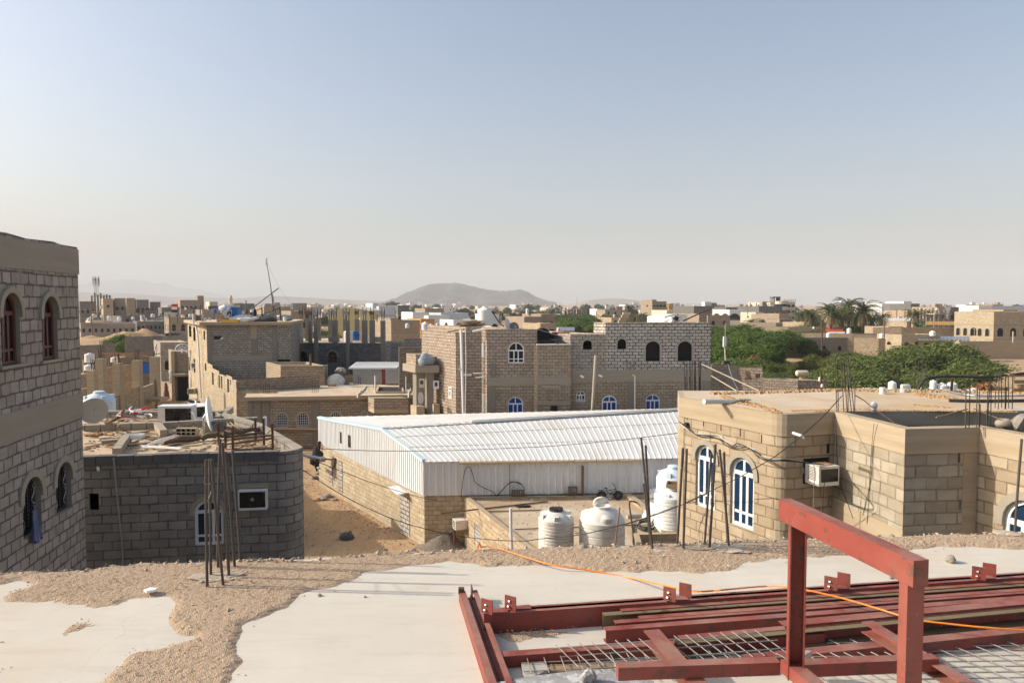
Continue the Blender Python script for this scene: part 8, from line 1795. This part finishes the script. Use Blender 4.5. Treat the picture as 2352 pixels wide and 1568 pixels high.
def tree_proto(name,h,r,mat,n,kind='round',seed=0,size=.3,label='x',group='trees of the oasis'):
    t2=thing(name,label,'tree',(0,0,0),0,group);rnd=random.Random(seed);g=MB();g.tube([(0,0,-.2),(.1,.05,h*.18),(0,.1,h*.4)],.2,7,rs=[.24,.19,.13])
    for k in range(7):
        a=k*.9+rnd.random();q=r*rnd.uniform(.4,.8);g.tube([(0,.08,h*.3),(q*.5*math.cos(a),q*.5*math.sin(a),h*.5),(q*math.cos(a),q*math.sin(a),h*rnd.uniform(.6,.85))],.09,5,rs=[.11,.07,.03])
    g.build('trunk',M['bark'],t2)
    if kind=='round':leaves(n,r,h*.42,h*.55,M[mat],t2,size,34,seed=seed)
    elif kind=='acacia':leaves(n,r,h*.30,h*.64,M[mat],t2,size,46,.55,seed,.4,droop=.2)
    elif kind=='bush':leaves(n,r,h*.5,h*.48,M[mat],t2,size,30,seed=seed,shell=.3)
    return t2
TR={'round':[tree_proto('orchard_tree',5,3.3,'leaf',11000,'round',s,.22) for s in (1,2,3)],'acacia':[tree_proto('acacia_tree',5.5,4.4,'leaf2',14000,'acacia',s,.19) for s in (4,5)],
      'bush':[tree_proto('green_bush',2.6,2.2,'leaf3',6000,'bush',s,.17) for s in (6,7)],'dry':[tree_proto('dry_bush',2.6,1.7,'dry',6000,'bush',8,.15)],'far':[tree_proto('distant_tree',5,3,'leaf4',1500,'round',s,.6) for s in (9,10)]}
def palm_proto(h,seed,group='date palms'):
    t2=thing('date_palm','x','palm',(0,0,0),0,group);rnd=random.Random(seed);g=MB();n=16;g.tube([(.1*math.sin(k*.3),0,h*k/n) for k in range(n+1)],.3,9,rs=[(.33 if k%2 else .26)*(1+.3*(k==n)) for k in range(n+1)]);g.build('trunk',M['bark'],t2)
    for nm,mat,cnt,e0,e1,L in (('crown','frond',78,-.45,1.4,4.0),('dead_fronds','frond_dry',16,-1.3,-.7,3.0)):
        vs=[];fs=[]
        for k in range(cnt):
            a=rnd.random()*6.283;el=rnd.uniform(e0,e1);l=L*rnd.uniform(.85,1.15);p=Vector((.1*math.cos(a),.1*math.sin(a),h));seg=9;sd_=Vector((-math.sin(a),math.cos(a),0))
            for s in range(seg):
                d=Vector((math.cos(a)*math.cos(el),math.sin(a)*math.cos(el),math.sin(el)));q=p+d*(l/seg);wv=.40*math.sin(math.pi*min(1,(s+1.2)/seg*.93))**.7
                for sg in (-1,1):
                    for j in (0,.5):
                        b_=p.lerp(q,j);tip=b_+sd_*(sg*wv)+d*.28+Vector((0,0,-.16-.1*rnd.random()));o_=len(vs);vs+=[b_,b_+d*.16,tip];fs.append((o_,o_+1,o_+2))
                o_=len(vs);vs+=[p-sd_*.03,p+sd_*.03,q+sd_*.02,q-sd_*.02];fs.append((o_,o_+1,o_+2,o_+3));p=q;el-=(.16+.05*rnd.random())*(1 if el>-1.2 else .1)
        me=bpy.data.meshes.new(nm);me.from_pydata([tuple(v) for v in vs],[],fs);me.materials.append(M[mat]);o=bpy.data.objects.new(nm,me);COL.objects.link(o);o.parent=t2
    return t2
PM=[palm_proto(8.5,s) for s in (1,2)]
regkids()
def tr(kind,u,Y,label,s=1,sz=None,grp=None,x=None):
    l=TR[kind];p=P(u,700,Y);return place(l[random.randrange(len(l))],USED,(p.x,Y,0),random.random()*6.28,(s,s,(sz or s)),label,grp)
gA='trees of the right-hand orchard';gL='trees of the orchard behind the central house'
for Y,u0,u1,n,s in ((205,1642,1740,7,1.0),(180,1645,1775,7,1.0),(158,1640,1760,6,1.0),(138,1650,1790,6,1.05),(122,1645,1765,5,1.05),(107,1640,1760,4,1.0)):
    for k in range(n):tr('round',u0+(u1-u0)*(k+random.uniform(.2,.8))/n,Y+random.uniform(-6,6),'dark green leafy tree in the dense orchard right of the central house',s*random.uniform(.85,1.15),grp=gA)
for u,Y,s in ((1800,150,1.2),(1828,157,1.05),(1768,156,1.1),(1852,150,.8)):tr('round',u,Y,{1800:'largest dark domed tree at the centre of the right-hand orchard',1828:'dark domed tree at the right end of the orchard beside the bare earth',1768:'dark domed tree on the left of the largest one',1852:'small dark tree at the far right end of the domed trees'}[u],s,grp=gA)
for u,Y,s in ((1690,96,.95),(1735,90,1.0),(1762,84,.8),(1840,78,.7),(1660,80,.8),(1745,72,.85),(1830,68,.7),(1905,80,.8),(1880,70,.7),(1970,74,.85),(1955,95,.9),(1980,92,1.0),(2020,84,1.05),(2000,72,1.0),(2060,76,1.0),(2085,98,1.15),(2120,86,1.2),(2160,94,1.3),(2200,88,1.15),(2230,82,1.0),(2160,74,1.0),(2110,70,.9),(2250,72,.8),(2045,104,1.0),(1960,108,.9)):tr('acacia',u,Y,'feathery spreading acacia in the thicket beyond the tan house',s*random.uniform(.85,1.1),s*random.uniform(.7,.98),'feathery trees beyond the tan house')
for u,Y,s in ((1650,78,1.1),(1668,74,1.0),(1700,84,.9),(1648,92,1.2),(1960,88,1.2),(1990,82,1.1),(2040,90,1.2),(2130,78,1.0),(2290,76,1.0),(2310,72,1.0),(2335,68,1.0),(2180,72,.9),(1700,100,.9),(1930,66,1.0),(2225,70,1.0),(1690,68,.9),(1815,118,.8),(1872,128,.9),(1890,150,.8),(1840,170,.8),(1805,100,.7),(1860,104,.6)):tr('bush',u,Y,'light green bush in the thicket beyond the tan house',s,grp='light green bushes beyond the tan house')
for k in range(18):tr('bush',1772+random.random()*130,92+random.random()*36,'small bush around the bare earth of the thicket',random.uniform(.45,.8),grp='small bushes round the bare earth')
for u,Y,s in ((1795,70,.72),(1742,66,.7),(1770,76,.7),(1858,74,.6)):tr('acacia',u,Y,'low feathery acacia right behind the block platform',s,grp='acacias behind the block platform')
tr('dry',1733,98,'rust-coloured dry bush in the middle of the orchard',1.25,1.7);tr('dry',2236,68,'orange dry bush left of the others at the right of the thicket',1.1,1.3);tr('dry',2262,66,'largest orange dry bush near the black roof bars',1.35,1.6);tr('dry',2290,69,'thin orange dry bush at the right of the thicket',1,1.2);tr('dry',2205,75,'small orange dry bush under the acacias',.9);tr('dry',1776,215,'far orange bush behind the orchard, left of the sandy house',1.5);tr('dry',1822,198,'rusty bush between the red roofs and the palms',1.2);tr('dry',2000,178,'reddish bush at the foot of the palm grove',1.6)
for Y,u0,u1,n in ((420,1275,1360,9),(370,1270,1370,8),(325,1275,1372,8),(285,1278,1372,7),(250,1284,1370,6),(222,1290,1370,5),(400,1372,1500,8),(300,1440,1480,3),(260,1580,1640,4)):
    for k in range(n):tr('round',u0+(u1-u0)*(k+random.uniform(.2,.8))/n,Y+random.uniform(-8,8),'leafy tree in the orchard showing behind the central house',random.uniform(.9,1.2),grp=gL)
for i,(u,Y,s,k,lb) in enumerate(((268,150,1.0,'round','bright green bush by the rough stone wall on the left'),(285,146,.8,'round','smaller green bush against the rough stone wall'),(925,120,.95,'acacia','green tree below the bare brown wall'),(905,128,.8,'round','rounder green tree left of the one below the brown wall'),(955,124,.8,'round','small green tree beside the cream tanks'),(1016,130,.9,'acacia','thin grey-green tree right of the cream tanks'),(1003,150,.8,'acacia','tree behind the orange awning'),(740,150,1.1,'acacia','dusty tree behind the left grey columns'),(765,140,1.0,'acacia','dusty tree between the grey columns'),(718,145,.9,'acacia','dusty tree at the left of the grey columns'),(800,120,.8,'bush','low bush behind the ribbed tank'),(1160,160,.9,'round','green tree behind the white dish'),(1185,150,.8,'round','green tree behind the dark dish'),(1145,190,.9,'acacia','tree behind the large white tank'),(1826,205,1.3,'round','dark round tree left of the palms'),(1870,200,1.1,'round','bush at the foot of the left palms'),(1925,190,1.0,'acacia','undergrowth below the palms'),(1965,188,1.1,'acacia','undergrowth among the palm trunks'),(1895,105,.8,'bush','small bright bush under the rusty pole'),(2336,60,.7,'bush','bush beside the timber stack'),(1845,190,1.1,'acacia','tree between the domed tree and the palms'))):tr(k,u,Y,lb,s)
gp='date palms'
for i,(u,v,Y,s,lb) in enumerate(((1909,712,185,1.0,'tall date palm at the left of the palm grove'),(1950,697,196,1.12,'tallest date palm in the middle of the palm grove'),(1984,708,184,1.08,'broad date palm at the right of the palm grove'),(1865,718,196,.9,'shorter date palm on the left edge of the palm grove'),(1932,722,190,.85,'low date palm between the tall ones'),(1965,722,200,.9,'date palm half hidden in the palm grove'),(2002,728,196,.8,'small date palm on the right edge of the palm grove'),(1842,714,210,.8,'drooping date palm left of the palm grove'),(2025,718,205,.72,'lone small palm right of the palm grove'),(2104,717,215,.85,'lone palm before the unfinished tan building'),(1447,707,300,1.35,'lone tall palm against the pale hill'),(1473,722,290,1.1,'bushy palm at the right of the lone tall one'),(1458,728,270,.9,'short palm below the lone tall one'),(1486,730,280,.8,'small palm at the far right of the lone group'),(1726,736,235,.6,'small palm beyond the orchard, left one'),(1755,734,230,.6,'small palm beyond the orchard, right one'),(1030,742,200,.55,'tiny palm by the white compound'))):
    h=P(u,v,Y).z-.9;place(PM[i%2],USED,(P(u,700,Y).x,Y,min(0,h-8.5*s*(1.12 if Y<250 else .8))),i*1.3,s*(1.12 if Y<250 else .8),lb,gp)
# broad-leaved banana plants
t2=thing('banana_plant','broad-leaved plant before the ochre fascia','plant',(P(2115,700,180).x,180,0));vs=[];fs=[]
for k in range(22):
    a=k*2.4;el=.5+(k%5)*.2;p=Vector((0,0,4.2));sd_=Vector((-math.sin(a),math.cos(a),0))
    for s in range(5):d=Vector((math.cos(a)*math.cos(el),math.sin(a)*math.cos(el),math.sin(el)));q=p+d*.85;w0_,w1_=(.15,.5,.6,.5,.3,.05)[s],(.15,.5,.6,.5,.3,.05)[s+1];o_=len(vs);vs+=[p-sd_*w0_,p+sd_*w0_,q+sd_*w1_,q-sd_*w1_];fs.append((o_,o_+1,o_+2,o_+3));p=q;el-=.35
g=MB();g.add(vs,fs);g.build('leaves',M['leaf'],t2);g=MB();g.tube([(0,0,0),(0,0,4.3)],.3,8);g.build('stem',M['leaf3'],t2)
# earth clearing in the thicket
c=PZ(1858,848,0);mound('bare_earth','bare reddish earth bank in the thicket','earth bank',(c.x+1,c.y+8,0),12,16,1.2,M['mud'],24,seed=5)
mound('earth_heap','orange earth heap left of the orchard','earth heap',(P(1352,700,430).x,430,0),9,8,4.2,M['mud'],20,seed=7);mound('sand_heap','rounded tan heap right of the bare frames','earth heap',(P(1622,700,240).x,240,0),5,5,1.5,M['mud'],16,seed=8)
# named tanks on nearer roofs
for k,u,vb,Y,w_,h_,lb in (('tall',977,768,140,17,30,'largest cream tank in front of the orange awning'),('tall',990,763,150,10,20,'cream tank partly behind the largest one'),('rib',935.5,753,150,9,11,'white tank with a dark band before the bare brown wall'),('rib',1005,752,155,8,10,'white tank at the right of the orange awning'),('low',893,742,180,12,8,'small white tank left of the bare brown wall'),('rib',875,737,200,7,9,'white tank beside the pale blue house'),
    ('tall',1950,766,150,10,13,'white tank on the flat tan house, left'),('rib',1903,775,150,10,12,'white tank before the lower red roof'),('low',1869,755,180,5,5,'tiny domed white tank on the wide tan house'),('low',1825,743,205,11,6,'squat white tank on the sandy house among the trees'),('rib',2025,776,134,10,11,'white tank on the block pillar house'),('rib',2142,771,141,13,12,'cream tank on the sheet-roofed sandy house'),('rib',2003,760,184,10,10,'white tank right of the palms'),('low',1932,697,330,7,8,'white water globe peeping over the palms'),('rib',2152,717,286,7,9,'cream tank on the open porch frame'),('tall',1211,721,172,7,13,'slim white tank on the tan house with slots'),
    ('rib',827+0,735,210,5,6,'tiny tank before the yellow shed'),('rib',579,717,120,8,10,'white tank right of the blue barrel, beyond the roof')):tank(k,u,vb,Y,lb,w_,h_px=h_)
# ---- the distant town
rg=random.Random(11)
kinds=[('grey block house far off in the left part of the town','blk_slate','distant grey houses, left'),('brown block house far off in the left part of the town','blk_brown','distant brown houses, left'),('grey-tan house far off in the left part of the town','blk_grey','distant tan houses, left'),('pale house far off in the left part of the town','paint_cream','distant pale houses, left')]
kc=[('white house far off below the dark hill','paint_white','distant white houses, centre'),('brown house far off below the dark hill','blk_brown','distant brown houses, centre'),('cream house far off below the dark hill','paint_cream','distant cream houses, centre')]
kr=[('grey house far off in the right part of the town','blk_slate','distant grey houses, right'),('tan house far off in the right part of the town','blk_tan','distant tan houses, right'),('white house far off in the right part of the town','paint_white','distant white houses, right'),('brown house far off in the right part of the town','blk_brown','distant brown houses, right')]
def proto(i,ks):
    lb,mt,gr=ks[i%len(ks)];W_,D_,H=(10,9,4.2) if i%3 else (13,9,7.5);t2=thing('distant_house',lb,'house',(0,0,0),0,gr);e=SIDE
    pl=[(0,0),(W_,0),(W_+e.x*D_,e.y*D_),(e.x*D_,e.y*D_)];volume(t2,pl,0,H,M[mt],roofz=H-.5,t=.25,roofm=M['roof_sand'])
    g=MB();g.box(W_*.55,W_*.85,1.5,4.5,H-.5,H+2.2);g.build('stair_head',M[mt],t2)
    if i%2:
        for k in range(5):g=MB();x=.3+(W_-.8)*k/4;g.box(x,x+.35,.1,.45,H,H+1.7);g.build('column',M['conc_dk'],t2)
    for f in range(1 if H<5 else 2):
        for k in range(3):farwin(t2,pl[0],pl[1],W_*(k+.5)/3,1.3+3.4*f,1.3,1.7,bool(i%2))
    return t2
PR=[(proto(i,ks),r_) for r_,ks in ((0,kinds),(1,kc),(2,kr)) for i in range(len(ks)*(2 if r_ != 1 else 1))];regkids()
def scatter(n,r_,u0,u1,Y0,Y1,sel=None):
    pr=[p for p,q in PR if q==r_]
    for k in range(n):
        Y=math.exp(rg.uniform(math.log(Y0),math.log(Y1)));u=rg.uniform(u0,u1);s=rg.uniform(.8,1.25)*(1+(Y>900)*.35);p=P(u,700,Y)
        place(pr[rg.randrange(len(pr))],USED,(p.x,Y,0),rg.uniform(-.15,.35),(s,s,s*rg.uniform(.8,1.15)))
        if Y<700 and rg.random()<.55:tank(rg.choice(('rib','low')),u+rg.uniform(2,8),698+(11-4.0*s)*FP/Y,Y+3,'tiny white tank on a roof of the distant town',max(2.5,1.3*FP/Y),h_px=max(2.5,1.5*FP/Y),group='tiny distant white tanks')
scatter(46,0,185,860,260,700);scatter(56,0,185,900,700,2400);scatter(26,1,900,1330,420,1100);scatter(40,1,560,1300,1500,3800);scatter(44,2,1340,2352,330,800);scatter(50,2,1340,2352,800,2600)
for n,u0,u1,Y0,Y1 in ((60,930,1400,380,1300),(26,1340,2352,420,1200),(14,600,900,300,900)):
    for k in range(n):Y=math.exp(rg.uniform(math.log(Y0),math.log(Y1)));tr('far',rg.uniform(u0,u1),Y,'grey-green tree among the distant houses',rg.uniform(.9,1.7)*(1+(Y>800)*.4),grp='trees among the distant houses')
for u,vt,vb,Y,lb in ((1427,716,754,110,'dark utility pole behind the roof of the central house'),(1560-97,720,752,120,'second dark utility pole behind the roof of the central house'),(1369,714,738,220,'thin utility pole at the left of the raised wall'),(1666,741,792,120,'pale slim pole standing in the orchard'),(1888,741,806,140,'rusty tall pole before the stone house'),(2031,734,776,140,'dark pole rising by the block pillar house'),(921,707,735,250,'utility pole before the grey star-window house'),(866,722,738,150,'pole behind the right grey columns'),(1717,700,722,300,'pole before the white-fronted house'),(2059,710,730,250,'left thin pole before the red-banded building'),(2078,706,730,250,'right thin pole before the red-banded building'),(565,690,712,160,'wooden pole left of the wrapped tank'),(460,700,728,160,'thin dark pole behind the tall house corner')):
    pole(lb,[P(u,vb,Y),P(u+(1 if Y>200 else 0),vt,Y)],.13 if Y>130 else .07,'plaster' if 'pale' in lb else 'rust' if 'rusty' in lb else 'wood_dk','utility_pole','utility pole',6,'utility poles over the town')
# wires hanging across the near view
gw='thin wires crossing the alley and the warehouse'
f3=lambda x,y:(670.8+x/4.011,921.7+y/4.011)
cable('thin black wire sweeping from the charcoal house down past the low house',spline([P(*f3(70,610),18.5),P(*f3(480,870),21),P(*f3(900,1070),22),P(*f3(1300,1190),22),P(*f3(1700,1260),20),P(*f3(2106,1283),19),P(*f4(520,1265),18),P(*f4(900,1225),17),P(*f4(1300,1130),16.5),P(*f4(1700,1005),16.5),P(*f4(2090,840),16)],5),.011,'rubber',gw)
cable('thin wire running level across the white gable and roof',spline([P(*f3(60,425),24),P(*f3(700,452),28),P(*f3(1300,455),30),P(*f3(2106,425),30),P(*f4(700,405),30),P(*f4(1300,350),28),P(*f4(1824,288),20)],5),.012,'rubber',gw)
cable('wire from the white pipe stub to the warehouse corner',spline([P(*f3(120,505),18.6),P(*f3(400,620),24),P(*f3(800,770),28),P(*f3(1215,890),32.5),P(*f3(1330,905),32.9)],5),.012,'rubber',gw)
# ================================================================== the dusty air
hz=MB();hz.box(-14200,14200,-80,14300,-3,620)
m=bpy.data.materials.new('dusty_air');m.use_nodes=True;nt=m.node_tree;nt.nodes.remove(nt.nodes['Principled BSDF'])
pv=nt.nodes.new('ShaderNodeVolumePrincipled');pv.inputs['Color'].default_value=(.70,.745,.79,1);pv.inputs['Density'].default_value=.00017
pv.inputs['Anisotropy'].default_value=.0
nt.links.new(pv.outputs[0],nt.nodes['Material Output'].inputs['Volume'])
ho=hz.build('haze',m);tag(ho,'pale dusty air over the whole town','haze',kind='stuff')
